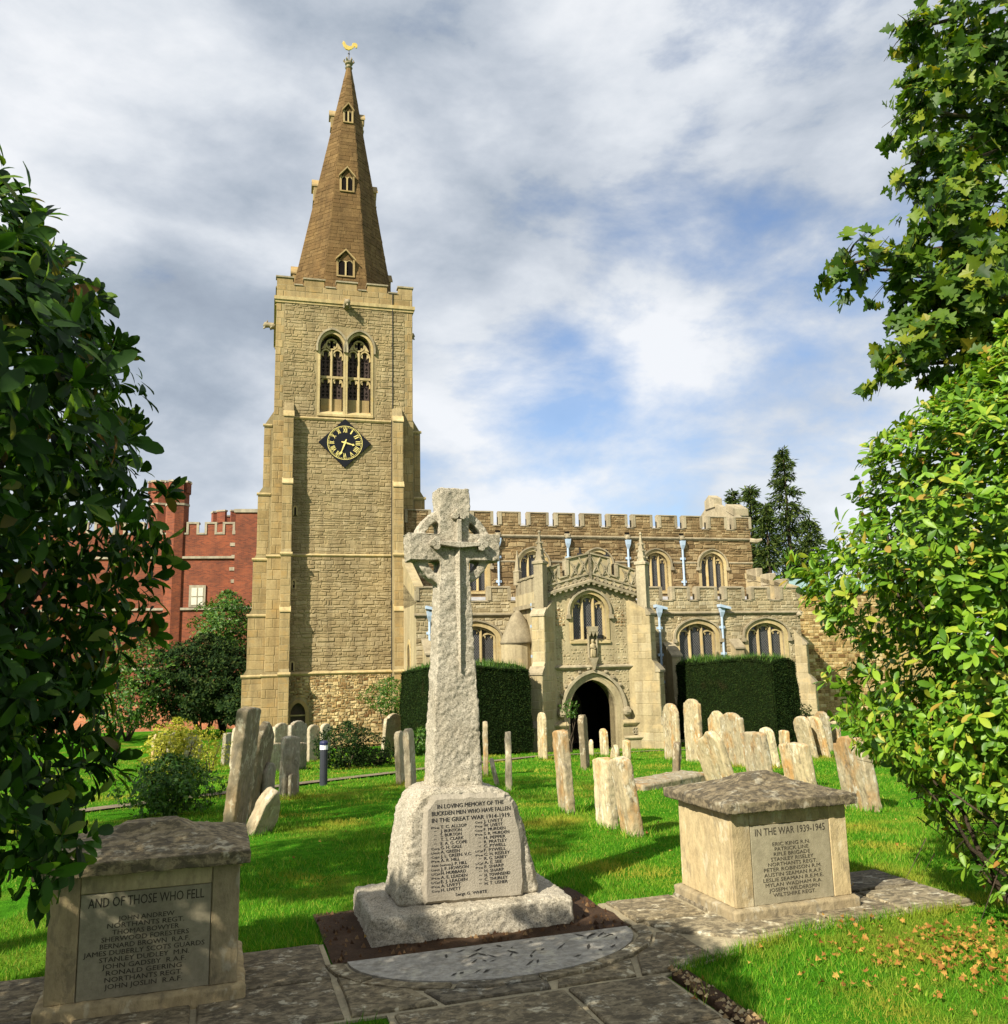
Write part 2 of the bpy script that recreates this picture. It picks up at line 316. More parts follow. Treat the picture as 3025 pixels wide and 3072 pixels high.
def make_ground():
    m, t, p, _ = new_mat('lawn_turf'); vec = obj_vec(t)
    a = noise_node(t, vec, 0.55, 4, 0.6); b = noise_node(t, vec, 9, 5, 0.7); c = noise_node(t, vec, 70, 3, 0.7)
    col = ramp(t, b, [(0.3, (0.03, 0.11, 0.007)), (0.55, (0.055, 0.19, 0.010)), (0.75, (0.09, 0.25, 0.014))])
    col = mixc(t, ramp(t, a, [(0.52, (0, 0, 0)), (0.66, (0.7, 0.7, 0.7))]), col, (0.22, 0.215, 0.03))
    t.links.new(col, p.inputs['Base Color']); p.inputs['Roughness'].default_value = 1.0; p.inputs['Specular IOR Level'].default_value = 0.0
    set_bump(t, p, math_node(t, 'ADD', b, c), 0.7, 0.05); return m
M['turf'] = make_ground()
M['grass'] = leaf_mat('grass_blade', [(0.0, (0.04, 0.15, 0.007)), (0.45, (0.085, 0.25, 0.011)), (0.8, (0.16, 0.33, 0.018)), (1.0, (0.36, 0.34, 0.06))], 0.6, 0.3, 0.1, ((0.30, 0.29, 0.035), 0.75, 0.53))
M['leaf_left'] = leaf_mat('dark_evergreen_leaf', [(0.0, (0.014, 0.034, 0.006)), (0.45, (0.026, 0.07, 0.010)), (0.75, (0.06, 0.14, 0.016)), (0.92, (0.13, 0.21, 0.022)), (1.0, (0.13, 0.07, 0.025))], 0.55, 0.42, 0.18)  # palest green stop paints a few leaves as if sunlit
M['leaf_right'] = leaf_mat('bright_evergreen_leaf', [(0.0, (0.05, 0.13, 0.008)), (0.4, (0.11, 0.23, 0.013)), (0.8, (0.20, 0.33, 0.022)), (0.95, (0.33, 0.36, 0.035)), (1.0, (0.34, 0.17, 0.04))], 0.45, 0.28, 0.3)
M['leaf_syc'] = leaf_mat('sycamore_leaf', [(0.0, (0.022, 0.06, 0.006)), (0.45, (0.06, 0.125, 0.009)), (0.82, (0.13, 0.205, 0.013)), (0.965, (0.22, 0.25, 0.018)), (1.0, (0.28, 0.20, 0.02))], 0.5, 0.4, 0.25)
M['leaf_yew'] = leaf_mat('yew_needle', [(0.0, (0.006, 0.018, 0.004)), (0.6, (0.014, 0.034, 0.006)), (1.0, (0.045, 0.07, 0.012))], 0.7, 0.1, 0.1, ((0.035, 0.03, 0.010), 1.1, 0.60))
M['leaf_con'] = leaf_mat('conifer_needle', [(0.0, (0.022, 0.042, 0.010)), (0.6, (0.05, 0.08, 0.016)), (1.0, (0.10, 0.125, 0.025))], 0.7, 0.15, 0.1)
M['leaf_box'] = leaf_mat('shrub_leaf', [(0.0, (0.025, 0.08, 0.008)), (0.5, (0.05, 0.13, 0.012)), (1.0, (0.11, 0.19, 0.02))], 0.5, 0.25, 0.3)
M['leaf_gold'] = leaf_mat('golden_shrub_leaf', [(0.0, (0.20, 0.23, 0.014)), (0.5, (0.34, 0.34, 0.024)), (1.0, (0.46, 0.40, 0.04))], 0.5, 0.3, 0.3)
M['leaf_fallen'] = leaf_mat('fallen_leaf', [(0.0, (0.20, 0.08, 0.02)), (0.5, (0.34, 0.17, 0.035)), (1.0, (0.42, 0.28, 0.06))], 0.7, 0.15, 0.2)
M['hedge_core'] = flat_mat('hedge_core', (0.008, 0.012, 0.004), 0.95, 0, 0.4, 20, 0.0)
M['bollard_blue'] = flat_mat('navy_cap', (0.02, 0.025, 0.07), 0.35)
M['bollard_band'] = flat_mat('reflective_band', (0.7, 0.7, 0.7), 0.4)
M['bollard_post'] = flat_mat('charcoal_post', (0.03, 0.032, 0.04), 0.5)

# ================================================================== THE SETTING
def build_ground():
    xs = np.concatenate([np.arange(-400, -40, 30), np.arange(-40, 60, 1.0), np.arange(60, 430, 30)])
    ys = np.concatenate([np.arange(-120, -6, 12), np.arange(-6, 46, 0.5), np.arange(46, 90, 4), np.arange(90, 900, 50)])
    X, Y = np.meshgrid(xs, ys)
    t = np.maximum(0, Y - 7.0); Z = np.maximum(-0.0646 * (np.sqrt(t * t + 4) - 2) * 1.04, -1.72)
    Z = Z - 0.004 + np.where((Y > 8) & (Y < 40), 0.02 * np.sin(X * 1.7 + Y * 0.6) * np.sin(Y * 0.9), 0)
    nx, ny = len(xs), len(ys)
    i = np.arange(ny - 1)[:, None] * nx + np.arange(nx - 1)[None, :]
    q = np.stack([i, i + 1, i + nx + 1, i + nx], -1).reshape(-1, 4)
    o = np_mesh('lawn', np.stack([X, Y, Z], -1).reshape(-1, 3), q, M['turf'], smooth=True); o['kind'] = 'structure'
build_ground()

# the paved forecourt, in the frame of the memorial (x along its front, y away from the viewer)
MEM = Vector((-0.205, 5.903, 0)); MA = R(18.4)
UM = Vector((math.cos(MA), math.sin(MA), 0)); WM = Vector((-math.sin(MA), math.cos(MA), 0))
def mem_pt(x, y, z=0): return MEM + UM * x + WM * y + Vector((0, 0, z))
def mem_loc(p):
    d = Vector((p[0], p[1], 0)) - MEM; return d.dot(UM), d.dot(WM)

pave = MB()
outline = [(-3.6, -1.03), (-0.80, -1.03), (-0.80, -3.6), (0.74, -3.6), (0.74, -1.06), (1.9, -0.68), (3.4, -0.62), (3.4, 0.37), (0.98, 0.37), (0.98, -0.19), (-0.97, -0.19), (-0.97, 0.21), (-3.6, 0.21)]
pave.ex_z(outline, -0.06, 0.008)
pv = pave.build('paved_path', M['pointing'], fix=True); pv.location = MEM; pv.rotation_euler = (0, 0, MA); pv['kind'] = 'structure'
def flag(poly, z=0.026, shrink=0.012):
    """one flagstone, its corners pulled in for the joint, edges worn"""
    n = len(poly); c = Vector((sum(p[0] for p in poly) / n, sum(p[1] for p in poly) / n))
    pts = []
    for k in range(n):
        p, q = Vector(poly[k]), Vector(poly[(k + 1) % n])
        L = (q - p).length; m = max(1, int(L / 0.16))
        for j in range(m):
            r = p.lerp(q, j / m); d = c - r; r = r + d.normalized() * (shrink + random.uniform(0, 0.010)); pts.append((r.x, r.y))
    dz = random.uniform(-0.004, 0.006); tx, ty = random.uniform(-0.006, 0.006), random.uniform(-0.006, 0.006)
    mb = MB(); n = len(pts)
    lo = [(x, y, -0.02) for x, y in pts]
    mid = [(x, y, z + dz - 0.009 + (x - c.x) * tx + (y - c.y) * ty) for x, y in pts]
    top = [(x + (c.x - x) * 0.03, y + (c.y - y) * 0.03, z + dz + (x - c.x) * tx + (y - c.y) * ty) for x, y in pts]
    mb.add(lo + mid + top, [(i, (i + 1) % n, n + (i + 1) % n, n + i) for i in range(n)] + [(n + i, n + (i + 1) % n, 2 * n + (i + 1) % n, 2 * n + i) for i in range(n)] + [tuple(range(2 * n, 3 * n))])
    return mb.build('flagstone', M['flag'], pv, fix=True)
def ell(a, rx, ry, cx=0.02, cy=-0.22): return (cx + rx * math.cos(a), cy + ry * math.sin(a))
# left arm of the path
for xa, xb in ((-3.6, -2.95), (-2.95, -2.3), (-2.3, -1.72), (-1.72, -0.99)):
    sp = random.uniform(-0.5, -0.3)
    flag([(xa, -1.02), (xb, -1.02), (xb, sp), (xa, sp)]); flag([(xa, sp), (xb, sp), (xb, 0.2), (xa, 0.2)])
# ring of slabs round the half-round apron
angs = [math.pi, math.pi * 1.17, math.pi * 1.36, math.pi * 1.52, math.pi * 1.66, math.pi * 1.82, math.pi * 2.0]
for a0, a1 in zip(angs[:-1], angs[1:]):
    am = (a0 + a1) / 2
    flag([ell(a0, 0.925, 0.60), ell(am, 0.925, 0.60), ell(a1, 0.925, 0.60), ell(a1, 1.035, 0.69), ell(am, 1.035, 0.69), ell(a0, 1.035, 0.69)], shrink=0.007)
# spandrels outside the ring
def ring_out(a): return ell(a, 1.05, 0.70)
flag([(-0.98, -1.02), (-0.52, -1.02)] + [ring_out(a) for a in (math.pi * 1.30, math.pi * 1.2, math.pi * 1.1)] + [(-0.98, -0.45)])
flag([(-0.51, -1.02), (0.10, -1.02)] + [ring_out(a) for a in (math.pi * 1.53, math.pi * 1.42, math.pi * 1.31)])
flag([(0.11, -1.02), (0.60, -1.03)] + [ring_out(a) for a in (math.pi * 1.72, math.pi * 1.63, math.pi * 1.54)])
flag([(0.61, -1.03), (0.78, -1.04), (1.16, -0.92), (1.16, -0.45)] + [ring_out(a) for a in (math.pi * 1.92, math.pi * 1.82, math.pi * 1.73)])
# right arm of the path
flag([(1.02, -0.16), (1.55, -0.16), (1.55, 0.36), (1.02, 0.36)]); flag([(1.10, -0.40), (1.60, -0.78), (1.60, -0.17), (1.05, -0.17)])
for xa, xb in ((1.56, 2.2), (2.2, 2.8), (2.8, 3.4)):
    flag([(xa, -0.66), (xb, -0.62), (xb, -0.12), (xa, -0.12)]); flag([(xa, -0.11), (xb, -0.11), (xb, 0.36), (xa, 0.36)])
# approach from the viewer's side
ya = -1.06
for k, (h, cut) in enumerate(((0.62, 0.15), (0.66, -0.2), (0.6, 0.2), (0.64, -0.1))):
    flag([(-0.78, ya - h), (cut, ya - h), (cut, ya), (-0.78, ya)]); flag([(cut, ya - h), (0.72, ya - h), (0.72, ya), (cut, ya)]); ya -= h
ap = MB(); pts = [ell(math.pi + math.pi * k / 28, 0.90, 0.585) for k in range(29)]
ap.ex_z(pts, -0.02, 0.024)
apo = ap.build('cement_apron', M['apron'], bevel=0); apo.parent = pv; apo['label'] = 'pale half-round cement apron with dark worn streaks'
st = MB()
for k in range(42):
    x = random.uniform(-0.45, 0.75); y = -0.27 - random.uniform(0.02, 0.45) * math.sqrt(max(0, 1 - (x / 0.9) ** 2)); L = random.uniform(0.02, 0.12); w = random.uniform(0.004, 0.012); a = R(random.choice((35, 48, 70)) + random.uniform(-15, 15))
    if k % 4 == 0: a = R(-60)
    pp = [(-L / 2, 0), (0, -w), (L / 2, 0), (0.1 * L, w)]
    st.add([(x + px * math.cos(a) - py * math.sin(a), y + px * math.sin(a) + py * math.cos(a), 0.0275) for px, py in pp], [(0, 1, 2, 3)])
sto = st.build('worn_streak', flat_mat('worn_streak', (0.05, 0.045, 0.035), 0.9), pv); sto['kind'] = 'stuff'
# soil bed round the foot of the memorial
sb = MB()
gx = 18; gy = 12
for j in range(gy + 1):
    for i in range(gx + 1):
        x = -0.96 + 1.93 * i / gx; y = -0.2 + 1.12 * j / gy
        sb.v.append((x, y, 0.012 + 0.02 * noise.noise(Vector((x * 6, y * 6, 0.3)))))
for j in range(gy):
    for i in range(gx): a = j * (gx + 1) + i; sb.f.append((a, a + 1, a + gx + 2, a + gx + 1))
sbo = sb.build('soil_bed', M['soil'], smooth=True); sbo.location = MEM; sbo.rotation_euler = (0, 0, MA); sbo['kind'] = 'structure'
cr_ = MB()
for k in range(420):
    x, y = random.uniform(-0.95, 0.96), random.uniform(-0.18, 0.88); r = random.uniform(0.005, 0.016)
    if -0.72 < x < 0.68 and y > 0.02: continue
    cr_.add([(x - r, y - r * 0.7, 0.008), (x + r, y - r, 0.008), (x + r * 0.8, y + r, 0.008), (x - r * 0.9, y + r, 0.008), (x + r * random.uniform(-.4, .4), y, 0.02 + r)], [(0, 1, 4), (1, 2, 4), (2, 3, 4), (3, 0, 4)])
cro_ = cr_.build('soil_crumbs', stone_mat('soil_crumb', (0.05, 0.025, 0.012), (0.13, 0.065, 0.028), (0.24, 0.15, 0.07), per_piece=0.8, bump=0.6, scale=6), sbo); cro_['kind'] = 'stuff'
# crumbling kerb on the right of the approach
kb = MB()
for k in range(16):
    y0 = -1.08 - k * 0.15; kb.ex_x([(y0, -0.03), (y0 - 0.145, -0.03), (y0 - 0.14, 0.03 + random.uniform(0, 0.012)), (y0 - 0.005, 0.03 + random.uniform(0, 0.012))], 0.755 + random.uniform(-0.012, 0.01), 0.86 + random.uniform(-0.015, 0.015))
kbo = kb.build('path_kerb', M['soil'], bevel=0.006); kbo.location = MEM; kbo.rotation_euler = (0, 0, MA); kbo['kind'] = 'structure'
gvl = MB()
for k in range(260):
    y = -1.0 - random.uniform(0, 2.2); x = 0.80 + random.gauss(0, 0.035); r = random.uniform(0.006, 0.014)
    gvl.add([(x - r, y - r * 0.7, 0.03), (x + r, y - r, 0.03), (x + r * 0.8, y + r, 0.03), (x - r * 0.9, y + r, 0.03), (x, y, 0.035 + r)], [(0, 1, 4), (1, 2, 4), (2, 3, 4), (3, 0, 4)])
gvo = gvl.build('loose_gravel', M['cobble'], fix=True); gvo.location = MEM; gvo.rotation_euler = (0, 0, MA); tag(gvo, 'loose brown gravel along the kerb of the stone path', 'gravel', kind='stuff')
# narrow gravel path across the churchyard
pts = [on_ground(*V4(0, 1190)), on_ground(*V4(870, 1080)), on_ground(*V1(640, 750)), on_ground(*V1(1480, 650)), on_ground(*V1(1750, 615)), Vector((1.0, 27.6, 0)), Vector((5.0, 29.6, 0)), Vector((12, 30.6, 0))]
pts = [pts[0] + (pts[0] - pts[1]) * 1.5] + pts
cp = MB()
for i in range(len(pts) - 1):
    for k in range(8):
        p = pts[i].lerp(pts[i + 1], k / 8); d = (pts[i + 1] - pts[i]); d.z = 0; d.normalize(); nn = Vector((-d.y, d.x, 0))
        for s in (-0.2, 0.2):
            q = p + nn * s; cp.v.append((q.x, q.y, ground_z(q.x, q.y) + 0.03))
for i in range(len(cp.v) // 2 - 1): cp.f.append((2 * i, 2 * i + 1, 2 * i + 3, 2 * i + 2))
cpo = cp.build('churchyard_path', M['gravel'], fix=True); cpo['kind'] = 'structure'

# ================================================================== THE CHURCH (local: s along the south front, v into the building, z up)
ORG = Vector((-9.8576, 36.2055, 0))
church = empty('church', ORG, AL)
tag(church, 'medieval limestone parish church with spired west tower, battlemented nave and two-storey porch', 'church')
GZ = -2.3
def arch(s0, s1, zb, zs, za, n=9, pt=0.16):
    c = (s0 + s1) / 2; L = []
    for i in range(n + 1):
        th = i / n * math.pi / 2
        L.append((c - (c - s0) * math.cos(th), zs + (za - zs) * ((1 - pt) * math.sin(th) + pt * i / n)))
    Rr = [(2 * c - x, z) for x, z in reversed(L[:-1])]
    return [(s0, zb)] + L + Rr + [(s1, zb)]
def in_poly(x, z, poly):
    ins = False; n = len(poly); j = n - 1
    for i in range(n):
        xi, zi = poly[i]; xj, zj = poly[j]
        if (zi > z) != (zj > z) and x < (xj - xi) * (z - zi) / (zj - zi) + xi: ins = not ins
        j = i
    return ins
def wall_open(mb, s0, s1, z0, z1, v, ops, depth=0.4):
    """front of a wall with arched openings and their reveals; openings do not overlap in s"""
    x = s0
    for o in sorted(ops, key=lambda q: q[0][0]):
        a, b = o[0][0], o[-1][0]; zb = o[0][1]
        mb.add([(x, v, z0), (a, v, z0), (a, v, z1), (x, v, z1)], [(0, 1, 2, 3)])
        mb.add([(a, v, z0), (b, v, z0), (b, v, zb), (a, v, zb)], [(0, 1, 2, 3)])
        mid = o[1:-1]
        up = [(p[0], v, p[1]) for p in mid]; n = len(up)
        tp = [(p[0], v, z1) for p in mid]
        mb.add(up + tp, [(i, i + 1, n + i + 1, n + i) for i in range(n - 1)])
        rv = [(p[0], v, p[1]) for p in o] + [(p[0], v + depth, p[1]) for p in o]; m = len(o)
        mb.add(rv, [(i, (i + 1) % m, m + (i + 1) % m, m + i) for i in range(m)])
        x = b
    mb.add([(x, v, z0), (s1, v, z0), (s1, v, z1), (x, v, z1)], [(0, 1, 2, 3)])
def stones(s0, s1, z0, z1, v, hr, lr, ops=(), proud=0.02, joint=0.010, jit=0.35):
    out = []; z = z0
    while z < z1 - 0.02:
        h = min(random.uniform(*hr), z1 - z)
        if z1 - (z + h) < hr[0] * 0.6: h = z1 - z
        s = s0 - random.uniform(0, lr[0])
        while s < s1 - 0.02:
            l = random.uniform(*lr) * (0.7 + 0.6 * random.random()); a, b = max(s, s0), min(s + l, s1); s += l
            if b - a < 0.05: continue
            hz = h; z_keep = z
            q = [(a, b)]
            for it in range(2):
                r = []
                for (a2, b2) in q:
                    hits = [in_poly(xx, yy, o) for o in ops for xx in (a2, b2, (a2 + b2) / 2) for yy in (z + 0.01, z + h - 0.01, z + h / 2)]
                    if not any(hits): r.append((a2, b2))
                    elif all(hits): pass
                    elif b2 - a2 > 0.12: r += [(a2, (a2 + b2) / 2), ((a2 + b2) / 2, b2)]
                q = r
            for (a2, b2) in q:
                if any(in_poly(xx, yy, o) for o in ops for xx in (a2 + 0.01, b2 - 0.01) for yy in (z + 0.01, z + h - 0.01)): continue
                j = joint; jj = lambda: random.uniform(-jit, jit) * 0.03
                c = [(a2 + j + jj() * 0.6, z + j + jj()), (b2 - j + jj() * 0.6, z + j + jj()), (b2 - j + jj() * 0.6, z + h - j + jj()), (a2 + j + jj() * 0.6, z + h - j + jj())]
                mx, mz = (a2 + b2) / 2, z + h / 2; e = min(0.018, h * 0.18)
                pr = proud * random.uniform(0.45, 1.35)
                fr = []
                for (x, y) in c:
                    dx, dz = mx - x, mz - y; fr.append((x + math.copysign(min(e, abs(dx)), dx), v - pr + random.uniform(-1, 1) * proud * 0.2, y + math.copysign(min(e, abs(dz)), dz)))
                out.append(([(x, v + 0.004, y) for x, y in c] + fr, (b2 - a2) * h))
        z += h
    return out
SF = [(4, 5, 6, 7), (0, 1, 5, 4), (1, 2, 6, 5), (2, 3, 7, 6), (3, 0, 4, 7)]
def emit(lst, name, mat, parent, singles=0, rest='rubble_stones'):
    lst = sorted(lst, key=lambda q: -q[1])
    for vs, a in lst[:singles]:
        me = bpy.data.meshes.new(name); me.from_pydata(vs, [], SF); me.materials.append(mat); link_mesh(name, me, parent)
    if lst[singles:]:
        mb = MB()
        for vs, a in lst[singles:]: mb.add(vs, SF)
        o = mb.build(rest, mat, parent, fix=False); o['kind'] = 'stuff'
def band(mb, inner, outer, vf, vb):
    n = len(inner)
    vs = [(p[0], vf, p[1]) for p in inner] + [(p[0], vf, p[1]) for p in outer] + [(p[0], vb, p[1]) for p in inner] + [(p[0], vb, p[1]) for p in outer]
    fs = []
    for i in range(n - 1): fs += [(i, i + 1, n + i + 1, n + i), (n + i, n + i + 1, 3 * n + i + 1, 3 * n + i), (2 * n + i, 2 * n + i + 1, i + 1, i), (2 * n + i, 3 * n + i, 3 * n + i + 1, 2 * n + i + 1)]
    fs += [(0, n, 3 * n, 2 * n), (n - 1, 2 * n - 1, 4 * n - 1, 3 * n - 1)]
    mb.add(vs, fs)
def string(mb, s0, s1, v, z, h=0.12, p=0.09):
    mb.ex_x([(v + 0.02, z - h), (v - p * 0.5, z - h), (v - p, z - h * 0.45), (v - p, z - h * 0.2), (v + 0.02, z + h * 0.35)], s0, s1)
def merlon_coping(mb, s0, s1, v0, v1, z, h=0.09, o=0.05):
    mb.ex_x([(v0 - o, z), (v1 + o, z), (v1 + o, z + h * 0.4), ((v0 + v1) / 2, z + h), (v0 - o, z + h * 0.4)], s0 - o, s1 + o)
def window(name, s0, s1, zb, zs, za, v, lights=3, fr=0.16, depth=0.32, hood=0.08, lattice=True, mat='dress', stub=True, label=None):
    """traceried window: moulded surround > hood_mould, mullion, light_head, pane, lead_lattice"""
    mb = MB(); inn = arch(s0, s1, zb, zs, za); out = arch(s0 - fr, s1 + fr, zb - 0.02, zs, za + fr)
    band(mb, inn, out, v - 0.03, v + depth)
    inn2 = arch(s0 + 0.07, s1 - 0.07, zb, zs, za - 0.07); band(mb, inn2, inn, v + depth * 0.45, v + depth)
    mb.ex_x([(v - 0.07, zb - 0.14), (v + depth, zb - 0.14), (v + depth, zb + 0.05), (v - 0.07, zb - 0.05)], s0 - fr, s1 + fr)
    wo_ = mb.build(name, M[mat], church)
    if label: wo_['label'] = label
    hb = MB(); band(hb, arch(s0 - fr - 0.01, s1 + fr + 0.01, zs - 0.12, zs, za + fr + 0.01)[0:], arch(s0 - fr - hood, s1 + fr + hood, zs - 0.12, zs, za + fr + hood), v - 0.11, v + 0.01)
    if stub:
        for x in (s0 - fr - hood * 0.7, s1 + fr + hood * 0.7): hb.box(x - 0.08, x + 0.08, v - 0.14, v, zs - 0.27, zs - 0.12)
    hb.build('hood_mould', M['weathered'], wo_)
    W_ = s1 - s0; lw = W_ / lights; vm = v + depth * 0.55
    for k in range(1, lights):
        x = s0 + k * lw; zt = zs + (za - zs) * 0.86 if lights % 2 == 0 or True else zs
        m_ = MB(); m_.ex([(x - 0.055, vm + 0.05), (x - 0.02, vm - 0.07), (x + 0.02, vm - 0.07), (x + 0.055, vm + 0.05)], lambda p: (p[0], p[1], zb), lambda p: (p[0], p[1], za - 0.02 - (za - zs) * (abs(x - (s0 + s1) / 2) / (W_ / 2)) ** 2 * 0.75))
        m_.build('mullion', M[mat], wo_)
    for k in range(lights):
        a, b = s0 + k * lw + 0.04, s0 + (k + 1) * lw - 0.04; mid = (a + b) / 2
        top = zs + (za - zs) * (1 - (abs(mid - (s0 + s1) / 2) / (W_ / 2)) ** 2 * 0.8) - 0.10
        lz = top - (b - a) * 0.42
        h_ = MB(); i1 = arch(a, b, lz - 0.05, lz, top - 0.04, 6); o1 = [(a - 0.02, lz - 0.05)] + [(min(max(p[0], a - 0.02), b + 0.02), p[1] + 0.07) for p in i1[1:-1]] + [(b + 0.02, lz - 0.05)]
        band(h_, i1, o1, vm - 0.03, vm + 0.05)
        for sgn in (-1, 1):     # cusps
            x = mid + sgn * (b - a) * 0.27; h_.ex_y([(x - 0.03, top - 0.10), (x + 0.03, top - 0.10), (x - sgn * 0.015, top - 0.20)], vm - 0.02, vm + 0.04)
        h_.build('light_head', M[mat], wo_)
        g = MB(); g.add([(a - 0.04, vm + 0.06, zb), (b + 0.04, vm + 0.06, zb), (b + 0.04, vm + 0.06, za), (a - 0.04, vm + 0.06, za)], [(0, 1, 2, 3)]); g.build('pane', M['pane'], wo_, fix=False)
        if lattice:
            l_ = MB(); dx, dz = 0.085, 0.115; w = 0.012
            nx = int((b - a) / dx) + 2; nz = int((top - zb) / dz * 2) + 2
            for i in range(-1, nx):
                for j in range(-1, nz):
                    for sg in (1, -1):
                        x0 = a + (i + (j % 2) * 0.5) * dx; z0 = zb + j * dz * 0.5 * 2 / 2
                        x1, z1 = x0 + sg * dx * 0.5, z0 + dz
                        mx, mz = (x0 + x1) / 2, (z0 + z1) / 2
                        if a < mx < b and zb < mz < top - 0.02:
                            l_.add([(x0 - w / 2, vm + 0.045, z0), (x0 + w / 2, vm + 0.045, z0), (x1 + w / 2, vm + 0.045, z1), (x1 - w / 2, vm + 0.045, z1)], [(0, 1, 2, 3)])
            if l_.v: l_.build('lead_lattice', M['lead'], wo_, fix=False)
    return wo_

# ---------------- west tower
TW = 6.05
bw1, bw2 = arch(1.93, 2.95, 12.55, 15.55, 16.22), arch(3.13, 4.17, 12.55, 15.55, 16.22)
tw = MB()
wall_open(tw, 0, TW, 12.2, 17.8, 0.0, [bw1, bw2], 0.5)
tw.add([(TW, 0, 12.2), (TW, TW, 12.2), (TW, TW, 17.8), (TW, 0, 17.8), (0, 0, 12.2), (0, TW, 12.2), (0, TW, 17.8), (0, 0, 17.8)], [(0, 1, 2, 3), (4, 7, 6, 5), (1, 5, 6, 2), (3, 2, 6, 7)])
tw.box(-0.02, TW + 0.02, -0.02, TW, 6.2, 12.28)
tw.box(-0.14, TW + 0.12, -0.08, TW + 0.1, 1.3, 6.24)
door = arch(0.93, 1.53, GZ, -0.35, 0.12)
wall_open(tw, -0.25, TW + 0.22, GZ, 1.32, -0.14, [door], 0.35)
tw.add([(-0.25, -0.14, GZ), (-0.25, TW, GZ), (-0.25, TW, 1.32), (-0.25, -0.14, 1.32), (TW + 0.22, -0.14, GZ), (TW + 0.22, TW, GZ), (TW + 0.22, TW, 1.32), (TW + 0.22, -0.14, 1.32)], [(0, 1, 2, 3), (4, 7, 6, 5), (3, 2, 6, 7)])
tower = tw.build('tower_wall', M['mortar_t'], church, fix=False)
L = stones(0.36, TW - 0.36, 12.34, 17.5, 0.0, (0.07, 0.20), (0.12, 0.5), [arch(1.75, 4.36, 12.3, 15.6, 16.5)], 0.022, 0.009, 1.0)
L += stones(0.84, 5.12, 6.32, 12.18, -0.02, (0.07, 0.20), (0.12, 0.55), [], 0.022, 0.009, 1.0)
L += stones(0.84, 5.12, 1.42, 6.16, -0.08, (0.07, 0.19), (0.12, 0.5), [], 0.026, 0.009, 1.0)
emit(L, 'stone', M['tower_rubble'], tower, 300)
L = stones(0.80, 5.16, -1.12, 1.2, -0.14, (0.07, 0.15), (0.07, 0.24), [arch(0.75, 1.7, GZ, -0.35, 0.32)], 0.026, 0.012, 1.2)
emit(L, 'cobble', M['base_rubble'], tower, 120, 'cobble_rubble')
# quoins and the ashlar of corners
L = []
z = 12.35; k = 0
while z < 17.45:
    h = 0.34
    for a, b in ((0.0, 0.36 if k % 2 else 0.24), (TW - (0.36 if k % 2 else 0.24), TW)): L += stones(a, b, z, min(z + h, 17.5), -0.001, (h, h + 0.01), (0.5, 0.6), [], 0.014, 0.004, 0.1)
    z += h; k += 1
L += stones(-0.02, 0.44, 6.3, 12.1, -0.022, (0.3, 0.42), (0.4, 0.6), [], 0.012, 0.004, 0.1)
L += stones(-0.14, 0.44, 1.4, 6.1, -0.082, (0.3, 0.42), (0.4, 0.7), [], 0.012, 0.004, 0.1) + stones(-0.25, 0.44, GZ, 1.2, -0.142, (0.3, 0.42), (0.4, 0.7), [], 0.012, 0.004, 0.1)
L += stones(5.5, TW, 6.3, 12.1, -0.022, (0.3, 0.42), (0.4, 0.6), [], 0.012, 0.004, 0.1)
emit(L, 'ashlar_block', M['ashlar_t'], tower, 300, 'ashlar_rest')
# plinth courses at the foot
pl = MB()
string(pl, 0.82, 5.14, -0.16, -1.15, 0.10, 0.12); pl.box(0.82, 5.14, -0.27, -0.1, GZ, -1.25); string(pl, 0.82, 5.14, -0.28, -1.60, 0.09, 0.10); pl.box(0.82, 5.14, -0.40, -0.2, GZ, -1.70)
pl.build('plinth', M['ashlar_t'], tower)
sc_ = MB()
string(sc_, 0.83, 5.12, -0.02, 12.30, 0.12, 0.09); string(sc_, 0.83, 5.12, -0.05, 6.28, 0.11, 0.10); string(sc_, 0.80, 5.14, -0.11, 1.34, 0.12, 0.11)
for z_, x0, vv in ((6.22, -0.14, -0.06), (1.28, -0.25, -0.12)): string(sc_, x0 - 0.05, 0.44, vv, z_, 0.11, 0.09); string(sc_, 5.5, TW - x0, vv, z_, 0.11, 0.09)
sc_.build('string_course', M['dress'], tower)
# buttresses: two facing south, two standing out east and west
def butt_profile(stages, ztop, lean):
    """stages from the ground up: (z_top, projection)"""
    p = [(0.3, GZ)]; pts = []
    for i, (zt, pr) in enumerate(stages):
        pts += [(-pr, GZ if i == 0 else stages[i - 1][0] + (stages[i - 1][1] - pr) * 1.6), (-pr, zt)]
    return p + pts + [(0.0, ztop), (0.3, ztop)]
def butt_south(s0, s1, name='buttress'):
    prof = butt_profile([(1.34, 0.92), (3.86, 0.80), (6.26, 0.72), (9.26, 0.60), (12.2, 0.50)], 12.95, 0)
    mb = MB(); mb.ex_x(prof, s0, s1); o = mb.build(name, M['mortar_t'], tower)
    L = []
    for z0, z1, pr in ((GZ, 1.22, 0.92), (1.5, 3.76, 0.80), (3.96, 6.14, 0.72), (6.42, 9.16, 0.60), (9.4, 12.1, 0.50)): L += stones(s0, s1, z0, z1, -pr, (0.26, 0.4), (0.4, 0.7), [], 0.010, 0.004, 0.08)
    emit(L, 'ashlar_block', M['ashlar_t'], church, 0, 'buttress_ashlar')
    mo = MB()
    for z_, pr in ((1.34, 0.92), (6.26, 0.72)): string(mo, s0 - 0.05, s1 + 0.05, -pr, z_, 0.12, 0.08)
    for z_, pr in ((3.86, 0.80), (9.26, 0.60), (12.22, 0.5)): mo.ex_x([(-pr + 0.04, z_ - 0.05), (-pr - 0.045, z_ - 0.05), (-pr - 0.045, z_), (-pr + 0.13, z_ + 0.25), (-pr + 0.17, z_ + 0.25)], s0 - 0.025, s1 + 0.025)
    mo.build('weathering', M['dress'], o)
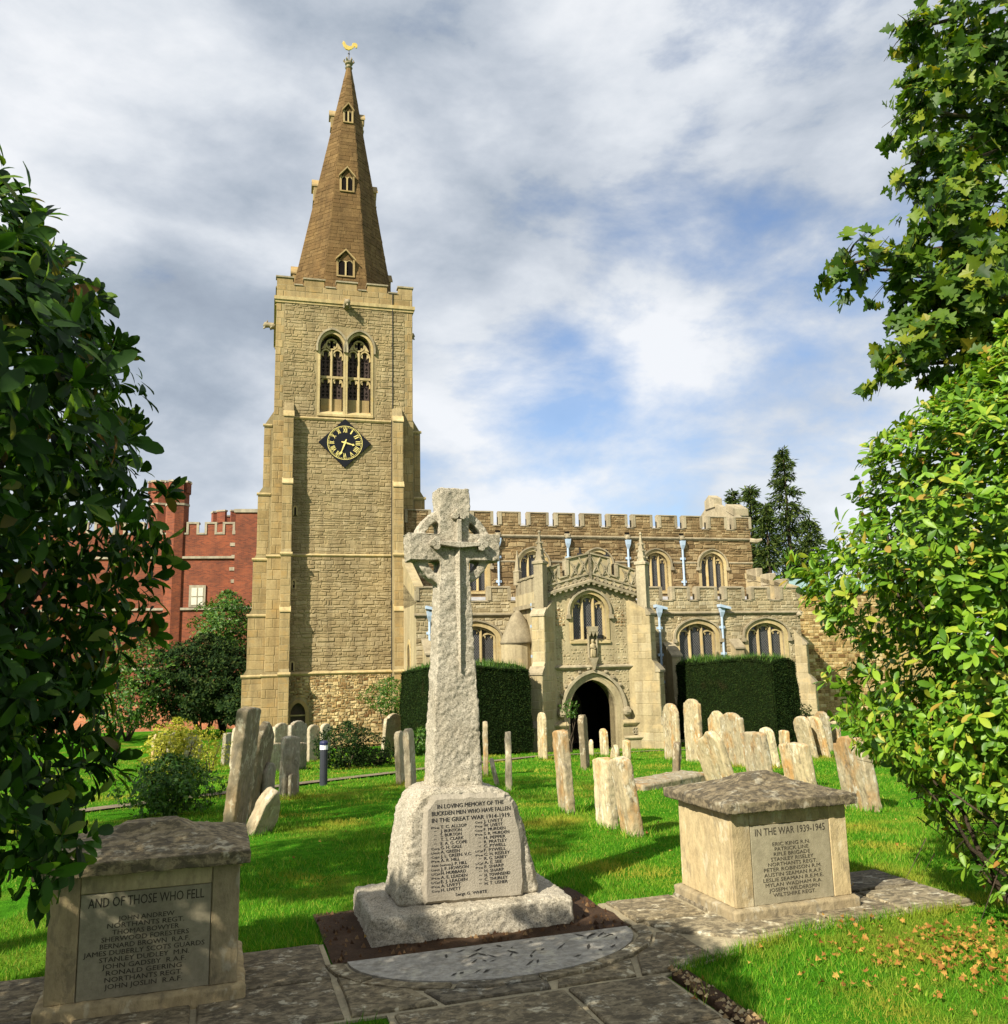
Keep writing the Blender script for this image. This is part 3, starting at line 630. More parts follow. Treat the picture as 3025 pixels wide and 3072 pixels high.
butt_south(0.42, 0.83); butt_south(5.10, 5.54)
def butt_side(sg):
    f = lambda x: x if sg < 0 else TW - x
    st_ = [(1.22, -1.03), (3.72, -0.86), (6.08, -0.71), (8.9, -0.58), (11.95, -0.39)]
    P_ = [(0.1, GZ)]
    for i, (zt, x) in enumerate(st_): P_ += [(x, GZ if i == 0 else st_[i - 1][0] + (x - st_[i - 1][1]) * 1.6), (x, zt)]
    P_ += [(0.0, 12.6), (0.1, 12.6)]
    P_ = [(f(x), z) for x, z in P_]
    mb = MB(); mb.ex_y(P_, 0.35, 0.85); o = mb.build('buttress', M['mortar_t'], tower)
    L = []
    for z0, z1, x in ((GZ, 1.12, -1.03), (1.5, 3.62, -0.86), (3.96, 5.98, -0.71), (6.3, 8.8, -0.58), (9.2, 11.8, -0.39)):
        a, b = sorted((f(x), f(-0.1))); L += stones(a, b, z0, z1, 0.35, (0.26, 0.4), (0.4, 0.7), [], 0.010, 0.004, 0.08)
    emit(L, 'ashlar_block', M['ashlar_t'], church, 0, 'buttress_ashlar')
    mo = MB()
    for zt, x in st_:
        a, b = sorted((f(x - 0.05), f(-0.05))); string(mo, a, b, 0.34, zt + 0.04, 0.10, 0.06)
    mo.build('weathering', M['dress'], o)
butt_side(-1); butt_side(1)
# parapet
pa = MB()
c0, c1 = 17.5, 17.76
for (a, b, y0, y1) in ((-0.1, TW + 0.1, -0.1, 0.3), (-0.1, TW + 0.1, TW - 0.3, TW + 0.1), (-0.1, 0.3, 0.3, TW - 0.3), (TW - 0.3, TW + 0.1, 0.3, TW - 0.3)): pa.box(a, b, y0, y1, 17.62, 17.78); pa.box(a + 0.05, b - 0.05, y0 + 0.05, y1 - 0.05, 17.50, 17.63)
pa.build('cornice', M['dress'], tower)
pw = MB()
for (a, b, y0, y1) in ((0, TW, 0, 0.32), (0, TW, TW - 0.32, TW), (0, 0.32, 0.32, TW - 0.32), (TW - 0.32, TW, 0.32, TW - 0.32)): pw.box(a, b, y0, y1, 17.78, 18.36)
pwo = pw.build('parapet', M['mortar_t'], tower)
L = stones(0, TW, 17.79, 18.35, -0.001, (0.26, 0.3), (0.3, 0.8), [], 0.012, 0.006, 0.1)
emit(L, 'parapet_block', M['ashlar_t'], church, 0, 'parapet_ashlar')
mer = [(0, 0.69), (1.18, 2.06), (2.62, 3.51), (4.0, 4.88), (5.41, TW)]
for a, b in mer:
    for side in range(4):
        m_ = MB()
        bx = [(a, b, 0, 0.32), (a, b, TW - 0.32, TW), (0, 0.32, a, b), (TW - 0.32, TW, a, b)][side]
        if side > 1 and (a == 0 or b == TW): continue
        m_.box(bx[0], bx[1], bx[2], bx[3], 18.36, 18.68); mo = m_.build('merlon', M['ashlar_t'], tower)
        cpm = MB(); cpm.box(bx[0] - 0.05, bx[1] + 0.05, bx[2] - 0.05, bx[3] + 0.05, 18.68, 18.75); cpm.build('coping', M['weathered'], mo)
cr = MB()
for (a, b), (c, d) in zip(mer[:-1], mer[1:]):
    cr.box(b + 0.05, c - 0.05, -0.05, 0.37, 18.362, 18.42); cr.box(b + 0.05, c - 0.05, TW - 0.37, TW + 0.05, 18.362, 18.42)
cr.build('crenel_coping', M['weathered'], tower)
rf = MB(); rf.box(0.32, TW - 0.32, 0.32, TW - 0.32, 17.7, 17.9); rf.build('tower_roof', M['roof_lead'], tower)
# gargoyles
def gargoyle(base, d, name='gargoyle'):
    d = Vector(d).normalized() * 0.68; b = Vector(base); sd = Vector((0, 0, 1)).cross(d)
    mb = MB(); mb.tube([b - d * 0.1, b + d * 0.2 + Vector((0, 0, -0.02)), b + d * 0.42 + Vector((0, 0, 0.03)), b + d * 0.62 + Vector((0, 0, 0.02)), b + d * 0.72 + Vector((0, 0, -0.06))], [0.17, 0.16, 0.13, 0.15, 0.09], 8)
    for sg in (-1, 1):
        mb.tube([b + d * 0.55 + sd * 0.09 * sg + Vector((0, 0, 0.10)), b + d * 0.5 + sd * 0.14 * sg + Vector((0, 0, 0.23))], [0.05, 0.015], 5)
        mb.tube([b + d * 0.12 + sd * 0.14 * sg, b + d * 0.30 + sd * 0.17 * sg + Vector((0, 0, -0.17))], [0.06, 0.04], 5)
    mb.tube([b + d * 0.62 + Vector((0, 0, -0.07)), b + d * 0.78 + Vector((0, 0, -0.17))], [0.07, 0.03], 5)
    return mb.build(name, M['weathered'], tower, smooth=True)
gargoyle((3.05, -0.05, 17.55), (0, -1, 0)); gargoyle((-0.05, 3.0, 17.55), (-1, 0, 0)); gargoyle((TW + 0.05, 3.0, 17.55), (1, 0, 0))
# belfry lights
for (s0, s1) in ((1.93, 2.95), (3.13, 4.17)):
    w_ = MB(); inn = arch(s0, s1, 12.55, 15.55, 16.22); band(w_, inn, arch(s0 - 0.10, s1 + 0.10, 12.5, 15.55, 16.36), -0.03, 0.5)
    w_.ex_x([(-0.06, 12.40), (0.5, 12.40), (0.5, 12.85), (0.0, 12.55), (-0.06, 12.5)], s0 - 0.1, s1 + 0.1)
    bo = w_.build('belfry_window', M['dress'], church)
    hb = MB(); band(hb, arch(s0 - 0.11, s1 + 0.11, 15.35, 15.55, 16.37), arch(s0 - 0.19, s1 + 0.19, 15.35, 15.55, 16.46), -0.13, 0.01); hb.build('hood_mould', M['weathered'], bo)
    c = (s0 + s1) / 2; vm = 0.28
    mm = MB(); mm.ex([(c - 0.07, vm + 0.08), (c - 0.025, vm - 0.10), (c + 0.025, vm - 0.10), (c + 0.07, vm + 0.08)], lambda p: (p[0], p[1], 12.6), lambda p: (p[0], p[1], 15.5)); mm.build('mullion', M['dress'], bo)
    tr = MB(); tr.box(s0, s1, vm - 0.09, vm + 0.08, 14.20, 14.31); tr.build('transom', M['dress'], bo)
    for a, b in ((s0, c), (c, s1)):
        for lz, tz, nm in ((15.2, 15.52, 'light_head'), (13.95, 14.19, 'light_head')):
            h_ = MB(); i1 = arch(a + 0.06, b - 0.06, lz - 0.12, lz, tz, 7); o1 = arch(a, b, lz - 0.12, lz, tz + 0.07, 7); band(h_, i1, o1, vm - 0.06, vm + 0.06)
            for sg in (-1, 1): h_.ex_y([((a + b) / 2 + sg * 0.20, lz + 0.10), ((a + b) / 2 + sg * 0.10, lz + 0.24), ((a + b) / 2 + sg * 0.09, lz + 0.03)], vm - 0.04, vm + 0.04)
            h_.build(nm, M['dress'], bo)
        bl = MB(); bl.box(a + 0.05, b - 0.05, vm, vm + 0.1, 12.6, 13.28); bl.build('blank_panel', M['ashlar_t'], bo)
        lo = MB(); lo.box(a + 0.04, b - 0.04, vm + 0.07, vm + 0.12, 13.28, 16.0); lv = lo.build('louvre', M['louvre'], bo)
        ho = MB(); zz_ = 13.45; k = 0
        while zz_ < 15.4:
            for x in ((a + b) / 2 - 0.09, (a + b) / 2 + 0.09):
                sg = 1 if (k % 2) else -1
                ho.ex_y([(x - 0.07, zz_ - 0.06 * sg), (x + 0.07, zz_ - 0.06 * sg), (x, zz_ + 0.08 * sg)], vm + 0.064, vm + 0.075)
            zz_ += 0.19; k += 1
        ho.build('hole_shade', M['void_shade'], lv)  # raised near-black triangles paint the shade of piercings on a solid board
    qf = MB()     # quatrefoil ring in the head
    zc = 15.80; ring = [(c + 0.20 * math.cos(t * math.pi / 8), zc + 0.20 * math.sin(t * math.pi / 8)) for t in range(17)]; ro = [(c + 0.27 * math.cos(t * math.pi / 8), zc + 0.27 * math.sin(t * math.pi / 8)) for t in range(17)]
    band(qf, ring, ro, vm - 0.06, vm + 0.06)
    for t in range(4): x, z = c + 0.15 * math.cos(t * math.pi / 2 + math.pi / 4), zc + 0.15 * math.sin(t * math.pi / 2 + math.pi / 4); qf.box(x - 0.035, x + 0.035, vm - 0.04, vm + 0.04, z - 0.035, z + 0.035)
    for sg in (-1, 1): qf.ex_y([(c + sg * 0.24, 15.62), (c + sg * 0.46, 15.55), (c + sg * 0.28, 15.86)], vm - 0.05, vm + 0.05)
    qf.build('quatrefoil', M['dress'], bo)
# slit lights, tower door
for zc in (8.13, 4.98, 1.6):
    s_ = MB(); inn = arch(0.93, 1.01, zc - 0.16, zc + 0.10, zc + 0.17, 4); band(s_, inn, arch(0.87, 1.07, zc - 0.22, zc + 0.12, zc + 0.24, 4), -0.115, 0.0)
    s_.build('slit_window', M['dress'], tower); s_ = MB(); s_.ex_y(inn, -0.105, -0.10); s_.build('slit_shade', M['void_shade'], tower)  # near-black plate paints the unlit depth of the slit
d_ = MB(); band(d_, door, arch(0.78, 1.68, GZ, -0.35, 0.26), -0.18, 0.25); do_ = d_.build('tower_door', M['ashlar_t'], church)
d_ = MB(); d_.ex_y(arch(0.93, 1.53, GZ, -0.35, 0.12), 0.10, 0.16); d_.build('door_leaf', M['wood'], do_)
d_ = MB(); d_.box(0.93, 1.53, 0.0, 0.12, -0.42, -0.36); d_.build('door_transom', M['dress'], do_)
# thin lightning tape
lt = MB(); lt.box(5.115, 5.14, -0.06, -0.02, 12.3, 18.36); lt.box(5.06, 5.085, -0.17, -0.12, GZ, 12.3); lt.build('lightning_tape', M['iron'], tower)

# ---------------- spire
SPC = Vector((3.03, 3.03, 0)); SB, ST = 18.0, 31.85
def spire_ap(z): return 2.52 * (1 - (z - SB) / (ST + 0.6 - SB)) - 0.0
sp = MB(); rings = 24
for i in range(rings + 1):
    z = SB + (ST - SB) * i / rings; ap = spire_ap(z); rr = ap / math.cos(math.pi / 8)
    for k in range(8):
        t = math.pi / 8 + k * math.pi / 4; sp.v.append((SPC.x + rr * math.cos(t) + 0.02 * (z - SB), SPC.y + rr * math.sin(t), z))
for i in range(rings):
    for k in range(8): sp.f.append((i * 8 + k, i * 8 + (k + 1) % 8, (i + 1) * 8 + (k + 1) % 8, (i + 1) * 8 + k))
sp.f.append(tuple(rings * 8 + k for k in range(8)))
spire = sp.build('spire', M['spire'], church)
# coursed stones on the three faces that look south
L = []
for k in (4, 5, 6):
    t = math.pi / 4 * (k + 1) + 0.0; nx, ny = math.cos(t), math.sin(t); ux, uy = -ny, nx
    z = 18.1
    while z < 31.0:
        h = random.uniform(0.16, 0.26); ap0, ap1 = spire_ap(z), spire_ap(z + h); hw0, hw1 = ap0 * math.tan(math.pi / 8), ap1 * math.tan(math.pi / 8)
        x = -hw0; 
        while x < hw0 - 0.05:
            l = random.uniform(0.25, 0.7); a, b = x, min(x + l, hw0); x += l
            if b - a < 0.06: continue
            j = 0.007; q = []
            def pt(xx, zz, apz, pr): return (SPC.x + nx * (apz + pr) + ux * xx + 0.02 * (zz - SB), SPC.y + ny * (apz + pr) + uy * xx, zz)
            r1 = hw1 / hw0; pr = random.uniform(0.003, 0.022)
            cs = [(a + j, z + j, ap0), (b - j, z + j, ap0), ((b - j) * r1, z + h - j, ap1), ((a + j) * r1, z + h - j, ap1)]
            vs = [pt(xx, zz, apz, -0.01) for xx, zz, apz in cs]; e = 0.008
            mxx = sum(c[0] for c in cs) / 4
            vs += [pt(xx + (mxx - xx) * 0.06, zz, apz, pr) for xx, zz, apz in cs]
            L.append((vs, (b - a) * h))
        z += h
emit(L, 'spire_stone', M['spire'], spire, 200, 'spire_stones')
def lucarne(zb, w, h, gh, face, nm='lucarne'):
    """gabled spire light: frame > void, mullion"""
    t = -math.pi / 2 + face * math.pi / 2
    n_ = Vector((math.cos(t), math.sin(t), 0)); u_ = Vector((-n_.y, n_.x, 0)); off = Vector((0.02 * (zb - SB), 0, 0))
    ap = spire_ap(zb) + 0.06; back = spire_ap(zb + h + gh) - 0.1
    P3 = lambda x, d, z: tuple(SPC + off + u_ * x + n_ * d + Vector((0, 0, z)))
    mb = MB()
    prof = [(-w / 2 - 0.09, zb), (w / 2 + 0.09, zb), (w / 2 + 0.09, zb + h), (0, zb + h + gh), (-w / 2 - 0.09, zb + h)]
    # side cheeks, gable roof, sill
    for x0, x1 in ((-w / 2 - 0.09, -w / 2), (w / 2, w / 2 + 0.09)): mb.ex([(x0, zb), (x1, zb), (x1, zb + h), (x0, zb + h)], lambda p: P3(p[0], ap, p[1]), lambda p: P3(p[0], back, p[1]))
    for sg in (-1, 1):
        mb.ex([(sg * (w / 2 + 0.13), zb + h - 0.06), (sg * (w / 2 + 0.13), zb + h + 0.02), (0, zb + h + gh + 0.09), (0, zb + h + gh)], lambda p: P3(p[0], ap + 0.09, p[1]), lambda p: P3(p[0], back, p[1]))
    mb.ex([(-w / 2 - 0.09, zb - 0.06), (w / 2 + 0.09, zb - 0.06), (w / 2 + 0.09, zb), (-w / 2 - 0.09, zb)], lambda p: P3(p[0], ap + 0.03, p[1]), lambda p: P3(p[0], back, p[1]))
    o = mb.build(nm, M['ashlar_t'], spire)
    g = MB(); g.ex([(-w / 2, zb + h * 0.92), (w / 2, zb + h * 0.92), (0, zb + h + gh * 0.95)], lambda p: P3(p[0], ap - 0.02, p[1]), lambda p: P3(p[0], back, p[1])); g.build('gable', M['spire'], o)
    v_ = MB(); v_.ex([(-w / 2, zb), (w / 2, zb), (w / 2, zb + h * 0.95), (-w / 2, zb + h * 0.95)], lambda p: P3(p[0], ap - 0.045, p[1]), lambda p: P3(p[0], back - 0.1, p[1])); v_.build('void_shade', M['void_shade'], o)  # near-black panel before the solid spire paints the unlit opening
    m_ = MB(); m_.ex([(-0.035, zb), (0.035, zb), (0.035, zb + h * 0.9), (-0.035, zb + h * 0.9)], lambda p: P3(p[0], ap + 0.01, p[1]), lambda p: P3(p[0], ap - 0.1, p[1]))
    for sg in (-1, 1):
        a = arch(sg * w / 4 - w / 4 + 0.02, sg * w / 4 + w / 4 - 0.02, zb + h * 0.72, zb + h * 0.75, zb + h * 0.93, 5); b = [(p[0], min(zb + h, p[1] + 0.08)) for p in a]
        n = len(a); m_.add([P3(p[0], ap - 0.02, p[1]) for p in a] + [P3(p[0], ap - 0.02, p[1]) for p in b], [(i, i + 1, n + i + 1, n + i) for i in range(n - 1)])
    m_.build('mullion', M['dress'], o)
for f in range(4):
    lucarne(19.35, 0.66, 0.80, 0.42, f); lucarne(24.08, 0.52, 0.76, 0.40, f); lucarne(28.2, 0.32, 0.62, 0.32, f)
fi = MB(); fi.lathe([(0.16, 0), (0.20, 0.05), (0.13, 0.10), (0.12, 0.2), (0.2, 0.26), (0.22, 0.36), (0.10, 0.44), (0.05, 0.5)], 10, (SPC.x + 0.27, SPC.y, 31.7))
for k in range(6): t = k * math.pi / 3; fi.tube([(SPC.x + 0.27 + 0.14 * math.cos(t), SPC.y + 0.14 * math.sin(t), 32.0), (SPC.x + 0.27 + 0.25 * math.cos(t), SPC.y + 0.25 * math.sin(t), 32.12), (SPC.x + 0.27 + 0.22 * math.cos(t), SPC.y + 0.22 * math.sin(t), 32.22)], [0.05, 0.06, 0.03], 5)
fi.build('finial', M['weathered'], spire)
wv = empty('weathercock', ORG + Vector((math.cos(AL) * (SPC.x + 0.27) - math.sin(AL) * SPC.y, math.sin(AL) * (SPC.x + 0.27) + math.cos(AL) * SPC.y, 32.1)), AL)
tag(wv, 'gilded weathercock on its rod at the tip of the spire', 'weathervane')
rod = MB(); rod.tube([(0, 0, -0.3), (0, 0, 0.78)], 0.028, 6); rod.lathe([(0.01, 0.42), (0.06, 0.46), (0.01, 0.5)], 8); rod.build('rod', M['iron'], wv)
ck = MB()   # the bird: head to the left, tail to the right
body = [(-0.30, 0.98), (-0.34, 1.05), (-0.28, 1.08), (-0.30, 1.18), (-0.24, 1.12), (-0.21, 1.16), (-0.18, 1.06), (-0.12, 0.96), (0.02, 0.92), (0.14, 0.96), (0.16, 1.10), (0.24, 1.16), (0.36, 1.14), (0.42, 1.04), (0.40, 0.90), (0.33, 0.86), (0.28, 0.96), (0.22, 0.86), (0.10, 0.74), (-0.02, 0.68), (-0.16, 0.72), (-0.25, 0.84)]
body = [(x * 1.05, z - 0.02) for x, z in body]
ck.ex_y(body, -0.035, 0.035); ck.build('cockerel', M['gilt'], wv, bevel=0.008)

# ---------------- clock
clk = empty('church_clock', ORG + Vector((math.cos(AL) * 3.035 + math.sin(AL) * 0.02, math.sin(AL) * 3.035 - math.cos(AL) * 0.02, 11.2)), AL)
tag(clk, 'black diamond clock board with gold Roman numerals on the tower', 'clock')
b_ = MB(); b_.ex_y([(0, -1.12), (1.14, 0), (0, 1.09), (-1.14, 0)], -0.10, 0.0); b_.build('board', M['black'], clk, bevel=0.01)
def ring_xz(mb, r0, r1, y0, y1, n=64):
    band(mb, [(r0 * math.cos(2 * math.pi * k / n), r0 * math.sin(2 * math.pi * k / n)) for k in range(n + 1)], [(r1 * math.cos(2 * math.pi * k / n), r1 * math.sin(2 * math.pi * k / n)) for k in range(n + 1)], y0, y1)
r_ = MB(); ring_xz(r_, 0.74, 0.762, -0.118, -0.09)
for k in range(60):
    t = 2 * math.pi * k / 60; x, z = 0.70 * math.cos(t), 0.70 * math.sin(t); w = 0.014 if k % 5 else 0.022
    r_.box(x - w, x + w, -0.114, -0.09, z - w, z + w)
r_.build('minute_ring', M['gold'], clk)
def text_geo(txt, bold=0.0):
    cu = bpy.data.curves.new('t', 'FONT'); cu.body = txt; cu.size = 1.0; cu.resolution_u = 2; cu.offset = bold; cu.align_x = 'CENTER'
    ob = bpy.data.objects.new('t', cu); COL.objects.link(ob); bpy.context.view_layer.update()
    me = bpy.data.meshes.new_from_object(ob.evaluated_get(bpy.context.evaluated_depsgraph_get()))
    vs = [tuple(v.co) for v in me.vertices]; fs = [tuple(p.vertices) for p in me.polygons]
    bpy.data.objects.remove(ob); bpy.data.curves.remove(cu); bpy.data.meshes.remove(me)
    return vs, fs
def add_text(mb, txt, cx, cz, w, h, y, bold=0.01, mapf=None, skew=0.0):
    """text laid on a plane y = const, capital height h, squeezed or stretched to width w when given; cx is the centre"""
    vs, fs = text_geo(txt, 0.0)
    if not vs: return
    xs = [v[0] for v in vs]; x0, x1 = min(xs), max(xs); cap = 0.70
    sx = (w / (x1 - x0)) if w else h / cap; sz = h / cap; mx = (x0 + x1) / 2
    for k, dx in enumerate((0.0, -bold * sz, bold * sz) if bold > 0 else (0.0,)):
        out = []
        for v in vs:
            p = (cx + (v[0] - mx) * sx + dx, y - k * 0.00025, cz + v[1] * sz)
            out.append(mapf(p) if mapf else p)
        mb.add(out, fs)
nm_ = ['XII', 'I', 'II', 'III', 'IIII', 'V', 'VI', 'VII', 'VIII', 'IX', 'X', 'XI']
for k, s in enumerate(nm_):
    t = math.pi / 2 - k * math.pi / 6; rot = t - math.pi / 2; mb = MB()
    cxx, czz = 0.565 * math.cos(t), 0.565 * math.sin(t)
    wdt = {1: 0.05, 2: 0.12, 3: 0.17, 4: 0.22}.get(len(s), 0.2)
    if s == 'V' or s == 'X': wdt = 0.13
    def mp_(p, cxx=cxx, czz=czz, rot=rot): return (cxx + p[0] * math.cos(rot) - p[2] * math.sin(rot), -0.108 + p[1], czz + p[0] * math.sin(rot) + p[2] * math.cos(rot))
    add_text(mb, s, 0, -0.10, wdt, 0.20, 0, 0.012, mp_); mb.build('numeral', M['gold'], clk, fix=False)
def hand(nm, ang, L, w, y):
    mb = MB(); a = R(90 - ang); pl_ = [(-0.16, -w * 0.5), (0.0, -w), (L * 0.72, -w * 0.45), (L * 0.80, -w * 1.3), (L, 0), (L * 0.80, w * 1.3), (L * 0.72, w * 0.45), (0.0, w), (-0.16, w * 0.5)]
    mb.ex_y([(x * math.cos(a) - z * math.sin(a), x * math.sin(a) + z * math.cos(a)) for x, z in pl_], y - 0.012, y)
    mb.build(nm, M['gold'], clk)
hand('minute_hand', 200, 0.60, 0.040, -0.145); hand('hour_hand', 104, 0.44, 0.042, -0.125)
hbs = MB(); hbs.ex_y([(0.06 * math.cos(k * math.pi / 6), 0.06 * math.sin(k * math.pi / 6)) for k in range(12)], -0.165, -0.1); hbs.build('hand_boss', M['gold'], clk)

# ---------------- nave clerestory
CV = -0.1
cw = [(c - 0.60, c + 0.60) for c in (8.75, 11.5, 14.6, 17.55, 20.48)]
cops = [arch(a, b, 4.72, 5.95, 6.52) for a, b in cw]
nv = MB(); NS0, NS1 = 5.70, 22.66
wall_open(nv, NS0, NS1, 2.5, 7.66, CV, cops, 0.4)
nv.add([(NS1, CV, GZ), (NS1, CV + 6.3, GZ), (NS1, CV + 6.3, 7.66), (NS1, CV, 7.66), (NS0, CV, 2.5), (NS0, CV + 0.4, 2.5), (NS0, CV + 0.4, 7.66), (NS0, CV, 7.66)], [(0, 1, 2, 3), (4, 7, 6, 5)])
nv.box(NS0, NS1, CV + 0.01, CV + 0.4, 7.2, 7.66); nv.box(NS0 + 0.4, NS1, CV + 5.9, CV + 6.3, GZ, 7.66)
nave = nv.build('nave_wall', M['mortar_n'], church, fix=False)
L = stones(NS0, NS1, 4.0, 6.02, CV, (0.08, 0.27), (0.14, 0.6), [arch(a - 0.16, b + 0.16, 4.5, 5.95, 6.7) for a, b in cw], 0.032, 0.012, 1.2)
L += stones(NS0, NS1, 6.16, 7.12, CV, (0.08, 0.27), (0.14, 0.6), [arch(a - 0.16, b + 0.16, 4.5, 5.95, 6.7) for a, b in cw], 0.032, 0.012, 1.2)
emit(L, 'stone', M['nave_rubble'], nave, 280)
L = stones(NS0, NS1, 7.3, 7.64, CV, (0.09, 0.16), (0.15, 0.4), [], 0.022)
sx = MB(); string(sx, NS0, NS1 + 0.08, CV, 7.24, 0.12, 0.11)
xs_ = [NS0] + [k for a, b in cw for k in (a - 0.25, b + 0.25)] + [NS1]
for a, b in zip(xs_[0::2], xs_[1::2]): string(sx, a, b, CV, 6.08, 0.09, 0.07)
sx.build('string_course', M['weathered'], nave)
mers = [(5.70, 6.78)] + [(10.0 + 1.305 * k, 10.0 + 1.305 * k + 0.93) for k in (-2, -1)] + [(9.98, 10.92), (11.34, 12.25), (12.66, 13.53), (13.94, 14.84), (15.25, 16.14), (16.51, 17.42), (17.83, 18.70), (19.13, 20.02), (20.42, 21.33), (21.80, 22.66)]
ccop = MB()
for i, (a, b) in enumerate(mers):
    m_ = MB(); m_.box(a, b, CV, CV + 0.34, 7.66, 8.27); mo = m_.build('merlon', M['mortar_n'], nave)
    L += stones(a + 0.08, b - 0.08, 7.66, 8.26, CV, (0.09, 0.16), (0.15, 0.4), [], 0.022)
    c_ = MB(); merlon_coping(c_, a, b, CV, CV + 0.34, 8.27); c_.box(a - 0.05, a + 0.08, CV - 0.045, CV + 0.36, 7.72, 8.27); c_.box(b - 0.08, b + 0.05, CV - 0.045, CV + 0.36, 7.72, 8.27)
    c_.build('coping', M['weathered'], mo)
    if i + 1 < len(mers): merlon_coping(ccop, b + 0.05, mers[i + 1][0] - 0.05, CV, CV + 0.34, 7.65, 0.07, 0.045)
ccop.build('crenel_coping', M['weathered'], nave)
emit(L, 'stone', M['nave_rubble'], church, 0, 'parapet_rubble')
nr = MB(); nr.add([(NS0 + 0.4, CV + 0.34, 7.35), (NS1 - 0.3, CV + 0.34, 7.35), (NS1 - 0.3, 3.1, 8.30), (NS0 + 0.4, 3.1, 8.30), (NS1 - 0.3, CV + 6.0, 7.35), (NS0 + 0.4, CV + 6.0, 7.35)], [(0, 1, 2, 3), (3, 2, 4, 5)])
for k in range(28):
    x = NS0 + 0.9 + k * 0.58; nr.tube([(x, CV + 0.36, 7.37), (x, 3.1, 8.32)], 0.035, 5)
nr.build('nave_roof', M['roof_lead'], church, fix=False)
eg = MB(); eg.ex_x([(CV, 7.6), (CV + 6.3, 7.6), (CV + 6.3, 8.0), (3.1, 9.72), (CV, 8.1)], NS1 - 0.32, NS1); eg.ex_x([(2.6, 9.3), (3.6, 9.3), (3.6, 9.75), (3.1, 10.0), (2.6, 9.75)], NS1 - 0.4, NS1 + 0.08)
eg.ex_x([(0.8, 8.55), (1.5, 8.9), (1.5, 9.25), (0.8, 8.9)], NS1 - 0.36, NS1 + 0.5)
eg.build('east_gable', M['weathered'], church)
for a, b in cw: window('clerestory_window', a, b, 4.72, 5.95, 6.52, CV, 3, 0.14, 0.3, 0.07)
# heads under the parapet that feed the pipes, and a beast at the east corner
def grotesque(s, v, z, r=0.13):
    mb = MB(); mb.lathe([(0.02, -r), (r * 0.8, -r * 0.6), (r, 0), (r * 0.75, r * 0.7), (0.02, r)], 8, (s, v - 0.08, z)); mb.box(s - r * 0.5, s + r * 0.5, v - 0.26, v - 0.05, z - r * 0.5, z + r * 0.1); mb.box(s - r, s + r, v - 0.1, v + 0.05, z + r * 0.5, z + r * 1.1)
    return mb.build('grotesque', M['weathered'], church, smooth=False, bevel=0.01)
def downpipe(s, v, ztop, zbot, hop=0.12, label=None):
    mb = MB(); mb.tube([(s, v - 0.09, zbot), (s, v - 0.09, ztop - 0.3)], 0.05, 8); o = mb.build('downpipe', M['pipe'], church, smooth=False)
    h_ = MB(); h_.ex([(-hop, -hop * 0.9), (hop, -hop * 0.9), (hop, hop * 0.6), (-hop, hop * 0.6)], lambda p: (s + p[0], v - 0.12 + p[1], ztop), lambda p: (s + p[0] * 0.8, v - 0.12 + p[1] * 0.8, ztop - 0.22))
    h_.ex([(-hop * 0.8, -hop * 0.7), (hop * 0.8, -hop * 0.7), (hop * 0.8, hop * 0.5), (-hop * 0.8, hop * 0.5)], lambda p: (s + p[0], v - 0.12 + p[1], ztop - 0.22), lambda p: (s + p[0] * 0.4, v - 0.10 + p[1] * 0.4, ztop - 0.42)); h_.build('hopper', M['pipe'], o)
    z = ztop - 0.85
    while z > zbot + 0.15:
        c_ = MB(); c_.box(s - 0.12, s + 0.12, v - 0.10, v - 0.02, z - 0.05, z + 0.05); c_.lathe([(0.065, -0.06), (0.065, 0.06)], 8, (s, v - 0.09, z)); c_.build('pipe_clip', M['pipe'], o); z -= 1.1
    return o
for s in (9.86, 13.16, 16.13, 18.92):
    downpipe(s, CV, 7.08, 4.95 if s != 13.16 else 5.0); grotesque(s, CV, 7.20); v_ = MB(); v_.box(s - 0.11, s + 0.11, CV - 0.035, CV + 0.0, 7.36, 7.44); v_.build('spout_shade', M['void_shade'], church)  # near-black plate on the wall paints the shaded mouth of the spout
gr = MB(); gr.tube([(NS1 - 0.1, CV - 0.05, 7.15), (NS1 + 0.2, CV - 0.2, 7.1), (NS1 + 0.42, CV - 0.3, 7.18)], [0.13, 0.12, 0.06], 7); gr.build('gargoyle', M['weathered'], church)
ts = MB()     # iron tie crosses
for s, z in ((15.05, 6.35), (13.75, 6.4)): ts.box(s - 0.03, s + 0.03, CV - 0.06, CV - 0.02, z - 0.3, z + 0.3); ts.box(s - 0.14, s + 0.14, CV - 0.065, CV - 0.025, z - 0.04, z + 0.04)
ts.build('tie_cross', M['iron'], nave)

# ---------------- south aisle
AV = -4.0; AS0, AS1 = 5.50, 22.45
aw = [(6.95, 8.70), (16.60, 18.30), (19.83, 21.58)]
aops = [arch(a, b, 0.25, 2.50, 3.02) for a, b in aw]
ai = MB()
wall_open(ai, AS0, AS1, GZ, 3.98, AV, aops, 0.4)
ai.add([(AS0, AV, GZ), (AS0, 0, GZ), (AS0, 0, 5.2), (AS0, AV, 3.98), (AS1, AV, GZ), (AS1, 0, GZ), (AS1, 0, 5.2), (AS1, AV, 3.98)], [(0, 3, 2, 1), (4, 5, 6, 7)])
ai.box(AS0, AS1, AV + 0.01, AV + 0.35, 3.4, 3.98)
aisle = ai.build('aisle_wall', M['mortar_a'], church, fix=False)
ao2 = [arch(a - 0.2, b + 0.2, 0.0, 2.5, 3.2) for a, b in aw]
L = stones(AS0, 9.4, GZ, 3.36, AV, (0.08, 0.22), (0.12, 0.5), ao2, 0.022, 0.012, 1.1) + stones(13.6, AS1, GZ, 3.36, AV, (0.08, 0.22), (0.12, 0.5), ao2, 0.022, 0.012, 1.1)
